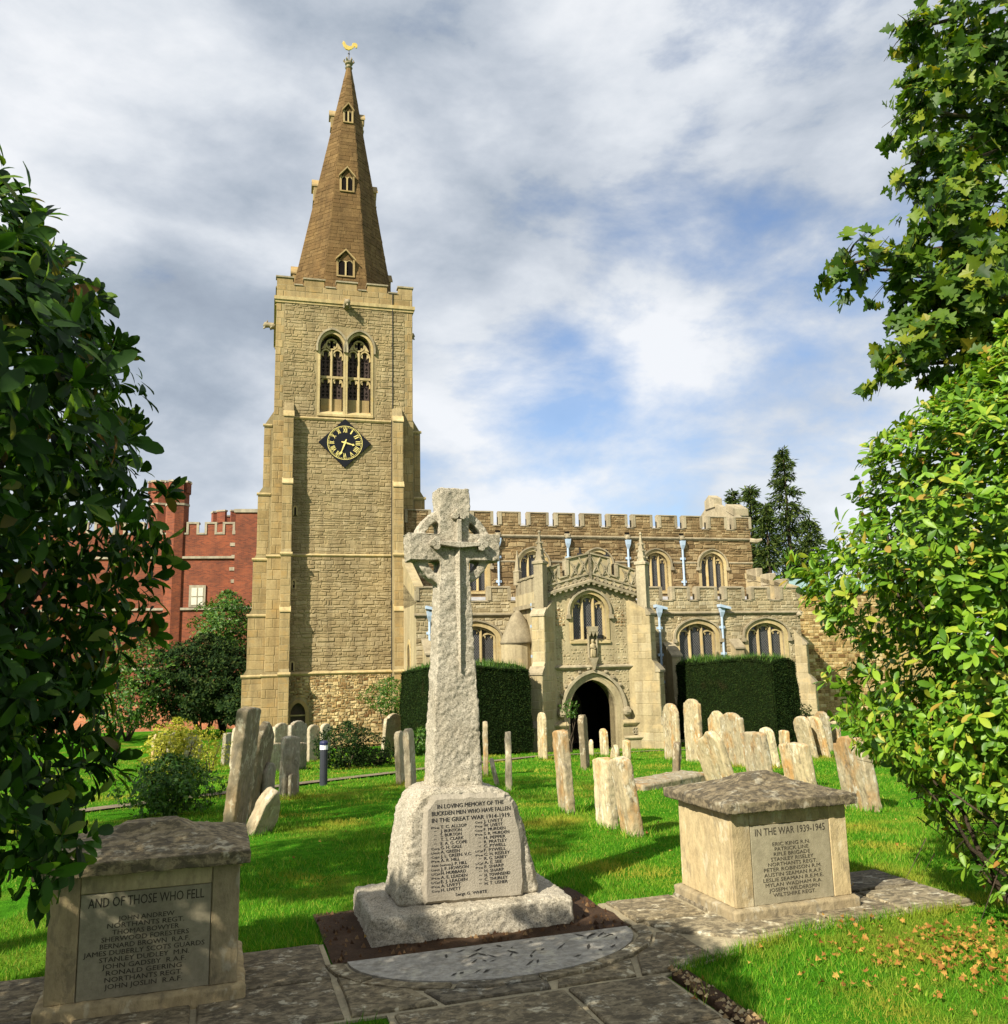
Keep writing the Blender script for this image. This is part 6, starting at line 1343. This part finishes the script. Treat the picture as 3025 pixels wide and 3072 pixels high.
def stems(root, starts_ends, r0, r1, mat='bark', name='stem', sag=0.0):
    for a, b in starts_ends:
        a, b = Vector(a), Vector(b); mb = MB(); pts = []
        for k in range(6):
            t = k / 5; p = a.lerp(b, t) + Vector((random.uniform(-1, 1), random.uniform(-1, 1), 0)) * 0.04 * (b - a).length * (1 if 0 < k < 5 else 0); pts.append(p - (root.location if root is not None else Vector()))
        mb.tube(pts, [r0 + (r1 - r0) * k / 5 for k in range(6)], 7); mb.build(name, M[mat], root, smooth=True)
def crown_points(n, profile, c, flat=1.0, inner=0.35, zpow=1.0, wob=0.12, seed=0):
    """points through a crown of revolution: profile is a list of (z, radius)"""
    zs = np.array([p[0] for p in profile]); rs = np.array([p[1] for p in profile])
    w = rs + 0.05; cdf = np.cumsum(w); 
    zz_ = np.interp(RNG.uniform(0, 1, n), np.linspace(0, 1, 200), np.interp(np.linspace(0, 1, 200), np.concatenate([[0], np.cumsum((rs[1:] + rs[:-1]) / 2 * np.diff(zs))]) / np.sum((rs[1:] + rs[:-1]) / 2 * np.diff(zs)), zs))
    ph = RNG.uniform(0, 2 * np.pi, n); rr = np.interp(zz_, zs, rs)
    bump = 1 + wob * (np.sin(ph * 3 + zz_ * 2.3 + seed) * np.sin(zz_ * 3.7 + seed) + 0.6 * np.sin(ph * 7 + zz_ * 6 + seed * 2) * np.cos(zz_ * 8.1))
    f = np.where(RNG.uniform(0, 1, n) < inner, RNG.uniform(0.35, 0.9, n), RNG.uniform(0.88, 1.03, n)); r = rr * bump * f
    P = np.stack([c[0] + r * np.cos(ph), c[1] + r * np.sin(ph) * flat, c[2] + zz_], -1)
    slope = np.gradient(rs, zs); sl_ = np.interp(zz_, zs, slope)
    D = np.stack([np.cos(ph), np.sin(ph), -np.clip(sl_, -1.5, 1.5) * 0.7], -1) + RNG.normal(0, 0.35, (n, 3)); D[:, 2] += 0.30
    return P, unit(D)

# ---- big dark evergreen close on the left
lb = empty('evergreen_shrub', (-1.98, 2.15, 0)); tag(lb, 'large dark broad-leaved evergreen filling the left edge in deep shade', 'shrub')
k_ = 2.15 / 3.1
LBp = [(-1.94, 3.74), (-1.78, 3.55), (-1.52, 3.31), (-1.35, 3.0), (-1.25, 2.63), (-1.21, 2.47), (-1.17, 2.29), (-1.17, 2.12), (-1.18, 1.95), (-1.23, 1.76), (-1.24, 1.58), (-1.27, 1.4), (-1.35, 1.21), (-1.53, 0.98), (-1.66, 0.85)]
prof = sorted([(E_H + 0.06 + (z - E_H) * k_, max(0.04, x * k_ + 1.98 - 0.195)) for x, z in LBp] + [(3.16, 0.35), (3.2, 0.12)])
prof = [(z, r + 0.02 - 0.075 * max(0.0, 1 - abs(z - 1.85) / 0.4) + 0.11 * max(0.0, min(1.0, (z - 2.1) / 0.4)) + 0.09 * max(0.0, min(1.0, (1.5 - z) / 0.2))) for z, r in prof]
P, D_ = crown_points(5600, prof, (-1.98, 2.15, 0), 1.0, 0.5, wob=0.13, seed=1.0)
P2, A, Nn = whorls(P, D_, 6, (35, 100), 0.05)
S = RNG.uniform(0.035, 0.092, len(P2))
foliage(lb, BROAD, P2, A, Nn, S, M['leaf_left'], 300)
stems(lb, [((-1.98 + random.uniform(-.1, .1), 2.15 + random.uniform(-.1, .1), -0.05), (-1.98 + 0.75 * math.cos(t), 2.15 + 0.7 * math.sin(t), random.uniform(1.6, 2.7))) for t in np.linspace(0, 6.28, 14)], 0.03, 0.006)
# ---- shrub and tree off to the left whose shade lies on the tomb and the lawn
sb_ = empty('evergreen_shrub', (-4.25, 1.7, 0)); tag(sb_, 'evergreen shrub beyond the left edge that shades the left tomb', 'shrub')
P, D_ = crown_points(2900, [(0.15, 0.6), (0.8, 1.0), (1.8, 1.15), (2.9, 1.1), (3.6, 0.8), (4.25, 0.2)], (-4.25, 1.7, 0), 1.0, 0.4, wob=0.1, seed=4.0)
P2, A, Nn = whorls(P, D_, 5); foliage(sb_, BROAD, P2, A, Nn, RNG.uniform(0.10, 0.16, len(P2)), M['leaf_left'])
stems(sb_, [((-4.25, 1.7, -0.05), (-4.25 + 0.6 * math.cos(t), 1.7 + 0.6 * math.sin(t), 2.4)) for t in np.linspace(0, 6.28, 6)], 0.04, 0.01)
st_t = empty('shade_tree', (-7.3, 0.9, 0)); tag(st_t, 'leafy tree beyond the left edge that dapples the lawn with shade', 'tree')
P, D_ = crown_points(2000, [(6.15, 0.5), (6.6, 1.2), (7.3, 1.45), (8.0, 1.2), (8.5, 0.2)], (-7.3, 0.9, 0), 1.0, 0.5, wob=0.3, seed=2.0)
keep = np.sin(P[:, 0] * 3.1 + P[:, 2] * 1.3) * np.sin(P[:, 1] * 2.7 - P[:, 2] * 2.1) > -0.30
P2, A, Nn = whorls(P[keep], D_[keep], 5); foliage(st_t, SMALL, P2, A, Nn, RNG.uniform(0.10, 0.17, len(P2)), M['leaf_syc'], rest='crown')
stems(st_t, [((-7.3, 0.9, -0.1), (-7.3, 0.9, 7.6))], 0.2, 0.05, name='trunk'); stems(st_t, [((-7.3, 0.9, 4.6 + k * 0.4), (-7.3 + 1.4 * math.cos(k * 1.7), 0.9 + 1.2 * math.sin(k * 1.7), 6.6 + k * 0.22)) for k in range(6)], 0.06, 0.015, name='limb')

st_u = empty('shade_tree', (-11.6, 2.0, 0)); tag(st_u, 'taller leafy tree further off to the left beyond the picture edge', 'tree')
P, D_ = crown_points(2600, [(8.4, 0.8), (9.4, 2.2), (11.0, 2.7), (12.6, 2.2), (13.6, 0.4)], (-11.6, 2.0, 0), 1.0, 0.5, wob=0.35, seed=7.0)
keep = np.sin(P[:, 0] * 2.3 + P[:, 2] * 1.5) * np.sin(P[:, 1] * 2.1 - P[:, 2] * 2.4) > -0.15
P2, A, Nn = whorls(P[keep], D_[keep], 5); foliage(st_u, SMALL, P2, A, Nn, RNG.uniform(0.12, 0.2, len(P2)), M['leaf_syc'], rest='crown')
stems(st_u, [((-11.6, 2.0, -0.1), (-11.6, 2.0, 12.5))], 0.3, 0.06, name='trunk'); stems(st_u, [((-11.6, 2.0, 6.5 + k * 0.7), (-11.6 + 2.2 * math.cos(k * 1.7), 2.0 + 2.2 * math.sin(k * 1.7), 9.4 + k * 0.5)) for k in range(7)], 0.09, 0.02, name='limb')

# ---- bright evergreen on the right
RBp = [(3.42, 3.81), (2.97, 3.59), (2.66, 3.34), (2.43, 3.13), (2.23, 2.88), (2.07, 2.67), (1.98, 2.4), (2.0, 2.16), (2.04, 1.85), (2.11, 1.52), (2.12, 1.26), (2.24, 1.09), (2.48, 0.86), (2.59, 0.58), (2.70, 0.30)]
RC = (3.45, 5.6)
rb_ = empty('evergreen_shrub', (RC[0], RC[1], 0)); tag(rb_, 'tall sunlit bright green evergreen shrub at the right edge', 'shrub')
prof = sorted([(z, RC[0] - x - 0.15) for x, z in RBp] + [(3.95, 0.0)])
prof = [(z, max(r, 0.03)) for z, r in prof]
P, D_ = crown_points(11500, prof, (RC[0], RC[1], 0), 1.0, 0.52, wob=0.15, seed=3.0)
# open dark hollows between the leafy layers
hol = np.sin(P[:, 2] * 6.2 + np.sin(P[:, 0] * 4 + P[:, 1] * 3) * 1.4) + 0.6 * np.sin(P[:, 0] * 7 - P[:, 1] * 6)
rad_ = np.hypot(P[:, 0] - RC[0], P[:, 1] - RC[1]) / np.maximum(np.interp(P[:, 2], [q[0] for q in prof], [q[1] for q in prof]), 0.05)
kp = ((hol > -0.32) | (rad_ < 0.78)) & ((P[:, 2] > 0.85) | (RNG.uniform(0, 1, len(P)) < 0.45))
P, D_ = P[kp], D_[kp]
D_[:, 2] += 0.35
P2, A, Nn = whorls(P, D_, 6, (40, 100), 0.05); S = RNG.uniform(0.035, 0.108, len(P2))
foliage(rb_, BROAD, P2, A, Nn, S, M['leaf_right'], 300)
stems(rb_, [((RC[0] + random.uniform(-.35, .35), RC[1] + random.uniform(-.3, .3), -0.05), (RC[0] + 0.95 * math.cos(t), RC[1] + 0.95 * math.sin(t), random.uniform(0.7, 2.6))) for t in np.linspace(0, 6.28, 26)], 0.022, 0.005)
# bare twigs hanging under it
tw_ = MB()
for k in range(150):
    t = random.uniform(0, 6.28); r = random.uniform(0.4, 1.0); a = Vector((RC[0] + r * math.cos(t), RC[1] + r * math.sin(t), random.uniform(0.45, 1.0))) - rb_.location; L_ = random.uniform(0.12, 0.35)
    tw_.tube([a, a + Vector((random.uniform(-1, 1), random.uniform(-1, 1), random.uniform(-1.3, 0.4))) * L_], [0.004, 0.0015], 4, False)
two = tw_.build('twigs', M['bark'], rb_, fix=False); two['kind'] = 'stuff'

# ---- sycamore whose boughs hang into the upper right
sy = empty('sycamore_tree', (6.6, 9.2, ground_z(6.6, 9.2))); tag(sy, 'sycamore boughs with lobed leaves hanging in at the upper right', 'tree')
def bough(pts, r0, r1, name='limb'):
    mb = MB(); mb.tube([Vector(p) - sy.location for p in pts], [r0 + (r1 - r0) * i / (len(pts) - 1) for i in range(len(pts))], 7); mb.build(name, M['bark'], sy, smooth=True)
bough([(6.6, 9.2, -0.3), (6.55, 9.2, 2), (6.6, 9.2, 5), (6.5, 9.2, 8), (6.5, 9.2, 10.5)], 0.24, 0.08, 'trunk')
blobs = []
def blob(x, y, Y, rx, rz, n, ry=0.7): p = at_y(*Dp(x, y), Y); blobs.append((p, rx, ry, rz, n)); return p
spec = [(1815, 60, 8.4, .75, .55, 190), (1775, 160, 8.2, .50, .42, 120), (1850, 230, 8.6, .55, .5, 140), (1735, 205, 8.0, .28, .22, 46), (1720, 55, 8.2, .22, .2, 30),
        (1790, 330, 8.1, .5, .45, 130), (1860, 420, 8.0, .42, .35, 110), (1760, 420, 7.8, .34, .35, 90), (1735, 300, 8.0, .22, .22, 40), (1820, 520, 7.8, .55, .42, 150), (1885, 600, 7.8, .4, .5, 120),
        (1770, 600, 7.7, .45, .35, 115), (1720, 650, 7.6, .36, .25, 80), (1690, 690, 7.5, .20, .16, 34), (1840, 680, 7.7, .5, .3, 110), (1800, 560, 7.6, .4, .3, 80),
        (1700, 520, 7.7, .22, .12, 30), (1640, 510, 7.7, .22, .13, 30), (1590, 500, 7.7, .17, .14, 24), (1740, 560, 7.7, .25, .2, 46), (1880, 130, 8.6, .5, .6, 120), (1895, 250, 8.6, .35, .35, 80), (1890, 520, 7.9, .3, .4, 90), (1900, 700, 7.7, .3, .3, 70), (1850, 640, 7.7, .4, .3, 70)]
for (x, y, Y, rx, rz, n) in spec:
    p = blob(x, y, Y, rx, rz, int(n * 0.72))
    hub = Vector((6.55, 9.2, max(3.6, p.z + random.uniform(-0.2, 0.9)))); mid = hub.lerp(p, 0.55) + Vector((0, 0, 0.25))
    bough([hub, mid, p, p + (p - mid).normalized() * rx * 0.35], 0.035, 0.005)
PP, DD = [], []
for p, rx, ry, rz, n in blobs:
    tg = MB()
    for k in range(9):
        q = Vector((random.gauss(0, 1), random.gauss(0, 1), random.gauss(0, 1))).normalized(); e = p + Vector((q.x * rx, q.y * ry, q.z * rz)) * 0.95; m_ = p.lerp(e, 0.5) + Vector((0, 0, 0.04)); tg.tube([p - sy.location, m_ - sy.location, e - sy.location], [0.008, 0.005, 0.002], 4, False)
    tgo = tg.build('twigs', M['bark'], sy, fix=False); tgo['kind'] = 'stuff'
for p, rx, ry, rz, n in blobs:
    q = RNG.normal(0, 1, (n, 3)); q = unit(q) * (RNG.uniform(0, 1, (n, 1)) ** 0.45); PP.append(np.array(p) + q * np.array([rx, ry, rz])); DD.append(unit(q + np.array([-0.4, -0.3, 0.0]) + RNG.normal(0, .3, (n, 3))))
PP = np.concatenate(PP); DD = np.concatenate(DD)
P2, A, Nn = whorls(PP, DD, 3, (40, 110), 0.10); A[:, 2] -= 0.35; Nn[:, 2] += 0.5
foliage(sy, SYC, P2, A, Nn, RNG.uniform(0.085, 0.165, len(P2)), M['leaf_syc'], 300)

# ---- clipped yew hedges
def hedge(label, corner, L1, L2, top, rot, bulge=0.25):
    g = ground_z(corner[0], corner[1]); root = empty('yew_hedge', (corner[0], corner[1], g)); tag(root, label, 'hedge', 'clipped yew hedges by the porch')
    H_ = top - g; dR = np.array([math.cos(rot), math.sin(rot), 0]); dL = np.array([-math.sin(rot), math.cos(rot), 0])
    def surf(u, v, face):      # point and normal on the rounded block
        if face == 0: a, b, z = u * L1, np.zeros_like(u), v * H_; n = -dL[None] + 0 * a[:, None]
        elif face == 1: a, b, z = np.zeros_like(u), u * L2, v * H_; n = -dR[None] + 0 * a[:, None]
        elif face == 2: a, b, z = u * L1, v * L2, np.full_like(u, H_); n = np.array([[0, 0, 1.0]]) + 0 * a[:, None]
        elif face == 3: a, b, z = np.full_like(u, L1), u * L2, v * H_; n = dR[None] + 0 * a[:, None]
        else: a, b, z = u * L1, np.full_like(u, L2), v * H_; n = dL[None] + 0 * a[:, None]
        ca, cb = (a - L1 / 2) / (L1 / 2), (b - L2 / 2) / (L2 / 2)
        z = z - 0.22 * (z / H_) ** 3 * (ca ** 4 + cb ** 4) * 0.5 + 0.06 * (z / H_) * np.sin(a * 2.1 + b * 1.3)
        ins = 0.10 * (z / H_) ** 2 + 0.07 * np.sin(a * 3.1 + z * 2.3 + 1) * np.sin(b * 2.9 + z * 1.7) + 0.04 * np.sin(a * 8 + z * 6) * np.sin(b * 7 - z * 5)
        a, b = L1 / 2 + (a - L1 / 2) * (1 - ins / L1), L2 / 2 + (b - L2 / 2) * (1 - ins / L2)
        return a[:, None] * dR + b[:, None] * dL + z[:, None] * np.array([0, 0, 1.0]), n
    Vs, Fs, off = [], [], 0
    for f in range(5):
        gu, gv = np.meshgrid(np.linspace(0, 1, 13), np.linspace(0, 1, 13)); p, n = surf(gu.ravel(), gv.ravel(), f); p = p - n * 0.05
        i = np.arange(12)[:, None] * 13 + np.arange(12)[None]; Fs.append(np.stack([i, i + 1, i + 14, i + 13], -1).reshape(-1, 4) + off); Vs.append(p); off += len(p)
    np_mesh('core', np.concatenate(Vs), np.concatenate(Fs), M['hedge_core'], root)
    ps, ns = [], []
    for f, ar in ((0, L1 * H_), (1, L2 * H_), (2, L1 * L2), (3, L2 * H_), (4, L1 * H_)):
        n = int(ar * (1500 if f < 3 else 300)); p, nn = surf(RNG.uniform(0, 1, n), RNG.uniform(0, 1, n), f); ps.append(p); ns.append(nn)
    p, nn = np.concatenate(ps), np.concatenate(ns); m = len(p)
    A = nn * RNG.uniform(0.1, 0.9, (m, 1)) + RNG.normal(0, 0.75, (m, 3)); A[:, 2] += 0.4
    foliage(root, SMALL, p - nn * 0.02 + np.array(root.location), A, nn + RNG.normal(0, 0.5, (m, 3)), RNG.uniform(0.03, 0.075, m), M['leaf_yew'], rest='needles', width=0.55)
    t = RNG.uniform(0, 1, (1400, 2)); p, nn = surf(t[:, 0], t[:, 1], 2); A = np.array([[0, 0, 1.0]]) + RNG.normal(0, 0.3, (1400, 3))
    foliage(root, NEEDLE, p + np.array(root.location), A, RNG.normal(0, 1, (1400, 3)), RNG.uniform(0.10, 0.24, 1400), M['leaf_box'], rest='new_shoots', width=0.5)
hedge('tall square clipped yew hedge behind the cross, left of the porch', (-1.75, 28.5), 3.0, 4.2, 1.56, R(31))
hedge('tall square clipped yew hedge right of the porch', (9.2, 30.6), 1.5, 4.6, 1.58, R(36))

# ---- shrubs about the churchyard
def shrub(label, base, r, h, mat, n, leaf=(0.04, 0.08), z0=0.05, wob=0.3, seed=0.0, tpl=SMALL, stem=4, name='shrub', cat='shrub', flat=1.0, inner=0.4, prof=None, yoff=0.0):
    b = on_ground(*base) if not isinstance(base, Vector) else base
    b = b + Vector((0, yoff, 0)); root = empty(name, b); tag(root, label, cat)
    pr = prof or [(z0, r * 0.55), (z0 + (h - z0) * 0.3, r * 0.95), (z0 + (h - z0) * 0.6, r), (z0 + (h - z0) * 0.85, r * 0.65), (h, r * 0.08)]
    P, D_ = crown_points(n, pr, tuple(b), flat, inner, wob=wob, seed=seed); P2, A, Nn = whorls(P, D_, 4, (30, 100), 0.05)
    foliage(root, tpl, P2, A, Nn, RNG.uniform(leaf[0], leaf[1], len(P2)), M[mat])
    stems(root, [((b.x + random.uniform(-.05, .05), b.y + random.uniform(-.05, .05), b.z - 0.05), (b.x + r * 0.6 * math.cos(t), b.y + r * 0.6 * math.sin(t), b.z + h * 0.7)) for t in np.linspace(0.3, 6.0, stem)], 0.012 + 0.01 * h, 0.006)
    return root
shrub('bushy green shrub on the lawn left of the leaning gravestones', V4(545, 1270), 0.55, 0.80, 'leaf_box', 1300, (0.035, 0.085), wob=0.55, seed=1, inner=0.55)
shrub('golden yellow shrub on the lawn behind the green shrub', V4(600, 1090), 0.50, 1.30, 'leaf_gold', 1500, (0.03, 0.065), z0=0.25, wob=0.6, seed=2, inner=0.6)
shrub('small green and yellow shrub beside the gable-topped gravestone', V4(970, 830), 0.45, 1.15, 'leaf_gold', 420, (0.03, 0.06), seed=5)
shrub('dark low shrub before the tower beside the bollard', V1(1060, 615), 0.88, 1.15, 'leaf_yew', 1200, (0.05, 0.10), seed=6)
shrub('spreading low dark ground shrub right of the bollard', V1(1290, 590), 0.75, 0.42, 'leaf_yew', 500, (0.05, 0.09), seed=8)
shrub('lime green shrub at the foot of the left hedge', V1(1700, 505), 0.85, 0.95, 'leaf_box', 1000, (0.06, 0.11), seed=9)
shrub('small round-headed tree with slender stems against the tower wall', V1(1385, 480), 0.95, 2.75, 'leaf_box', 1200, (0.05, 0.10), seed=3, prof=[(1.35, 0.25), (1.6, 0.8), (2.1, 1.0), (2.5, 0.75), (2.8, 0.1)], name='small_tree', cat='tree', stem=6, yoff=1.0)
shrub('dark green shrub between right hedge and right-hand bush', V3(1320, 420), 1.15, 1.55, 'leaf_yew', 1000, (0.06, 0.11), seed=7, yoff=3.0)
shrub('thin climbing shrub beside the porch doorway', V2(1010, 575), 0.30, 1.65, 'leaf_box', 90, (0.05, 0.09), seed=4, prof=[(1.1, 0.1), (1.3, 0.35), (1.55, 0.3), (1.7, 0.05)], name='climbing_shrub', stem=5, yoff=0.6)
# ---- dark trees left of the tower
b0 = Vector((-14.6, 42.5, -1.72))
shrub('dark dense yew tree left of the tower, before the brick palace', b0, 2.5, 4.9, 'leaf_yew', 6500, (0.10, 0.22), z0=0.9, wob=0.35, seed=1.5, name='yew_tree', cat='tree', stem=6)
b1 = Vector((-11.9, 41.5, -1.72))
shrub('low spreading dark yew beside the tower foot', b1, 2.2, 3.2, 'leaf_yew', 4500, (0.10, 0.2), z0=0.8, wob=0.35, seed=2.5, name='yew_tree', cat='tree', stem=6)
b2 = Vector((-14.3, 44.6, -1.72))
shrub('taller loose green tree with a bent trunk against the brick palace', b2, 1.5, 7.2, 'leaf_box', 2400, (0.10, 0.2), z0=3.4, wob=0.5, seed=5.5, name='loose_tree', cat='tree', stem=5)
b3 = Vector((-18.0, 42.0, -1.72))
shrub('mid green tree at the far left behind the evergreen', b3, 2.6, 5.2, 'leaf_box', 2600, (0.10, 0.22), z0=0.6, wob=0.35, seed=3.5, name='broadleaf_tree', cat='tree', stem=5)
# ---- conifers behind the nave
def conifer(label, px, py, Y, spread, seed):
    tip = at_y(*Dp(px, py), Y); g = -1.72; H_ = tip.z - g; root = empty('conifer', (tip.x, Y, g)); tag(root, label, 'tree', 'conifers behind the church')
    rr = np.random.default_rng(seed); mb = MB(); mb.tube([(0, 0, 0), (0, 0, H_ * 0.5), (0, 0, H_)], [0.3, 0.18, 0.02], 8); mb.build('trunk', M['bark'], root, smooth=True)
    Ps, As = [], []
    z = H_ * 0.12
    while z < H_ - 0.15:
        t = 1 - z / H_; nb = int(5 + 3 * rr.random()); ln = (0.25 + spread * t ** 0.8) * rr.uniform(0.75, 1.2)
        for k in range(nb):
            a = rr.uniform(0, 6.28); l = ln * rr.uniform(0.6, 1.15); m = int(14 + l * 20); u_ = rr.uniform(0.08, 1, m); drop = 0.30 * u_ ** 1.5 * l
            p = np.stack([np.cos(a) * l * u_, np.sin(a) * l * u_, z - drop + 0.10 * l * u_], -1) + rr.normal(0, 0.05 + 0.05 * l, (m, 3)); Ps.append(p)
            d = np.stack([np.full(m, np.cos(a)), np.full(m, np.sin(a)), np.full(m, -0.5)], -1) + rr.normal(0, 0.55, (m, 3)); As.append(d)
        z += rr.uniform(0.30, 0.55) * (0.6 + 0.9 * t)
    p, d = np.concatenate(Ps), np.concatenate(As); m = len(p)
    foliage(root, SMALL, p + np.array(root.location), d, rr.normal(0, 1, (m, 3)) + np.array([0, 0, 1.0]), rr.uniform(0.22, 0.55, m), M['leaf_con'], rest='crown', width=0.5)
conifer('tallest conifer behind the east end of the nave', 1478, 845, 62, 2.9, 1)
conifer('slim conifer left of the tallest, just right of the nave gable', 1415, 918, 60, 2.3, 2)
conifer('leftmost conifer tip showing behind the nave gable', 1383, 922, 64, 1.9, 3)
conifer('short conifer between the two taller ones', 1445, 948, 58, 2.4, 4)
conifer('broad lower conifer half behind the right-hand bush', 1528, 975, 60, 3.2, 5)

# ================================================================== GRASS AND FALLEN LEAVES
def on_paving(x, y):
    dx, dy = x - MEM.x, y - MEM.y; lx = dx * UM.x + dy * UM.y; ly = dx * WM.x + dy * WM.y
    a = (ly > -1.03) & (ly < 0.21) & (lx < -0.97) & (lx > -3.6)
    b = (lx > -0.82) & (lx < 0.80) & (ly < -0.95)
    c = (lx > -0.97) & (lx < 0.98) & (ly > -1.03) & (ly < 0.86)
    d = (lx > 0.9) & (lx < 3.4) & (ly < 0.36) & (ly > -0.64 - np.clip((1.9 - lx) * 0.33, 0, 0.36))
    return a | b | c | d
def gz_np(y): t = np.maximum(0, y - 7.0); return np.maximum(-0.0646 * (np.sqrt(t * t + 4) - 2) * 1.04, -1.72)
def blades(x0, x1, y0, y1, dens, h, w):
    n = int((x1 - x0) * (y1 - y0) * dens); x = RNG.uniform(x0, x1, n); y = RNG.uniform(y0, y1, n)
    k = (np.abs(x) < (y + 0.5) * 0.62 + 0.3) & ~on_paving(x, y); x, y = x[k], y[k]; n = len(x)
    a = RNG.uniform(0, np.pi, n); hh = RNG.uniform(h * 0.5, h * 1.25, n) * (0.8 + 0.35 * np.sin(x * 2.3 + 1) * np.sin(y * 1.9)); ww = RNG.uniform(w * 0.6, w * 1.2, n); z = gz_np(y) - 0.008
    lean = RNG.normal(0, 0.45, (n, 2)) * hh[:, None]
    ca, sa = np.cos(a) * ww / 2, np.sin(a) * ww / 2
    V = np.stack([np.stack([x - ca, y - sa, z], -1), np.stack([x + ca, y + sa, z], -1), np.stack([x + lean[:, 0], y + lean[:, 1], z + hh], -1)], 1)
    return V.reshape(-1, 3)
VV = [blades(-3.6, 3.6, 3.6, 7.2, 6500, 0.045, 0.0055), blades(-6, 6.5, 7.2, 11, 2600, 0.05, 0.008), blades(-12, 12, 11, 18, 620, 0.055, 0.013), blades(-18, 18, 18, 33, 170, 0.07, 0.022)]
def tufts(x, y, h, w):
    n = len(x); a = RNG.uniform(0, np.pi, n); hh = RNG.uniform(h * 0.5, h * 1.3, n); ww = RNG.uniform(w * 0.7, w * 1.2, n); z = gz_np(y) - 0.01; lean = RNG.normal(0, 0.35, (n, 2)) * hh[:, None]; ca, sa = np.cos(a) * ww / 2, np.sin(a) * ww / 2
    return np.stack([np.stack([x - ca, y - sa, z], -1), np.stack([x + ca, y + sa, z], -1), np.stack([x + lean[:, 0], y + lean[:, 1], z + hh], -1)], 1).reshape(-1, 3)
for gx_, gy_, gw_, gt_, ga_ in GRAVES:       # longer grass the mower leaves round each stone
    n = 260; lx = RNG.uniform(-0.5, 0.5, n) * (gw_ + 0.16); ly = RNG.uniform(-0.5, 0.5, n) * (gt_ + 0.18)
    VV.append(tufts(gx_ + lx * math.cos(ga_) - ly * math.sin(ga_), gy_ + lx * math.sin(ga_) + ly * math.cos(ga_), 0.10, 0.007 + 0.0006 * gy_))
for k in range(90):                          # stray tufts and the ragged edge along the paving
    cx_, cy_ = RNG.uniform(-3, 4), RNG.uniform(4.4, 12)
    if not on_paving(np.array([cx_]), np.array([cy_]))[0]: VV.append(tufts(cx_ + RNG.normal(0, 0.05, 40), cy_ + RNG.normal(0, 0.05, 40), 0.085, 0.006))
ex = RNG.uniform(0.82, 3.2, 1500); ey = np.where(ex < 1.9, -1.02 + (ex - 0.82) * 0.315, -0.66) - np.abs(RNG.normal(0, 0.05, 1500)) + 0.02
VV.append(tufts(MEM.x + UM.x * ex + WM.x * ey, MEM.y + UM.y * ex + WM.y * ey, 0.08, 0.006))
ex = RNG.uniform(-3.4, -0.98, 1300); ey = 0.20 + np.abs(RNG.normal(0, 0.04, 1300))
VV.append(tufts(MEM.x + UM.x * ex + WM.x * ey, MEM.y + UM.y * ex + WM.y * ey, 0.07, 0.006))
ey = RNG.uniform(-2.6, -1.05, 900); ex = 0.86 + np.abs(RNG.normal(0, 0.03, 900))
VV.append(tufts(MEM.x + UM.x * ex + WM.x * ey, MEM.y + UM.y * ex + WM.y * ey, 0.08, 0.006))
VV = np.concatenate(VV); go = np_mesh('grass_blades', VV, np.arange(len(VV)).reshape(-1, 3), M['grass']); tag(go, 'short mown green grass with yellowing patches', 'grass', kind='stuff')
def fallen(pts, s0, s1):
    n = len(pts); A = RNG.normal(0, 1, (n, 3)); A[:, 2] *= 0.3; Nn = np.array([[0, 0, 1.0]]) + RNG.normal(0, 0.7, (n, 3))
    tv = SYC[0].copy(); tv[:, 2] = 0.9 * tv[:, 1] ** 2 - 0.5 * (tv[:, 0] - 0.4) ** 2
    return place((tv, SYC[1]), pts, A, Nn, RNG.uniform(s0, s1, n))
pl_ = []
for cx_, cy_, sx_, sy_, n in ((2.5, 5.2, 0.36, 0.32, 300), (2.9, 5.5, 0.4, 0.3, 260), (1.6, 5.3, 0.5, 0.35, 18), (0, 9, 3.0, 2.0, 40), (-1.0, 14, 3.5, 3.5, 36), (-3.95, 20.2, 0.25, 0.2, 22), (2.0, 8.0, 1.4, 1.0, 26)):
    x = RNG.normal(cx_, sx_, n); y = RNG.normal(cy_, sy_, n); pl_.append(np.stack([x, y, gz_np(y) + RNG.uniform(0.025, 0.05, n)], -1))
V, Fc = fallen(np.concatenate(pl_), 0.015, 0.038); fo_ = np_mesh('fallen_leaves', V, Fc, M['leaf_fallen']); tag(fo_, 'scattered brown and yellow fallen leaves on the grass', 'leaves', kind='stuff')
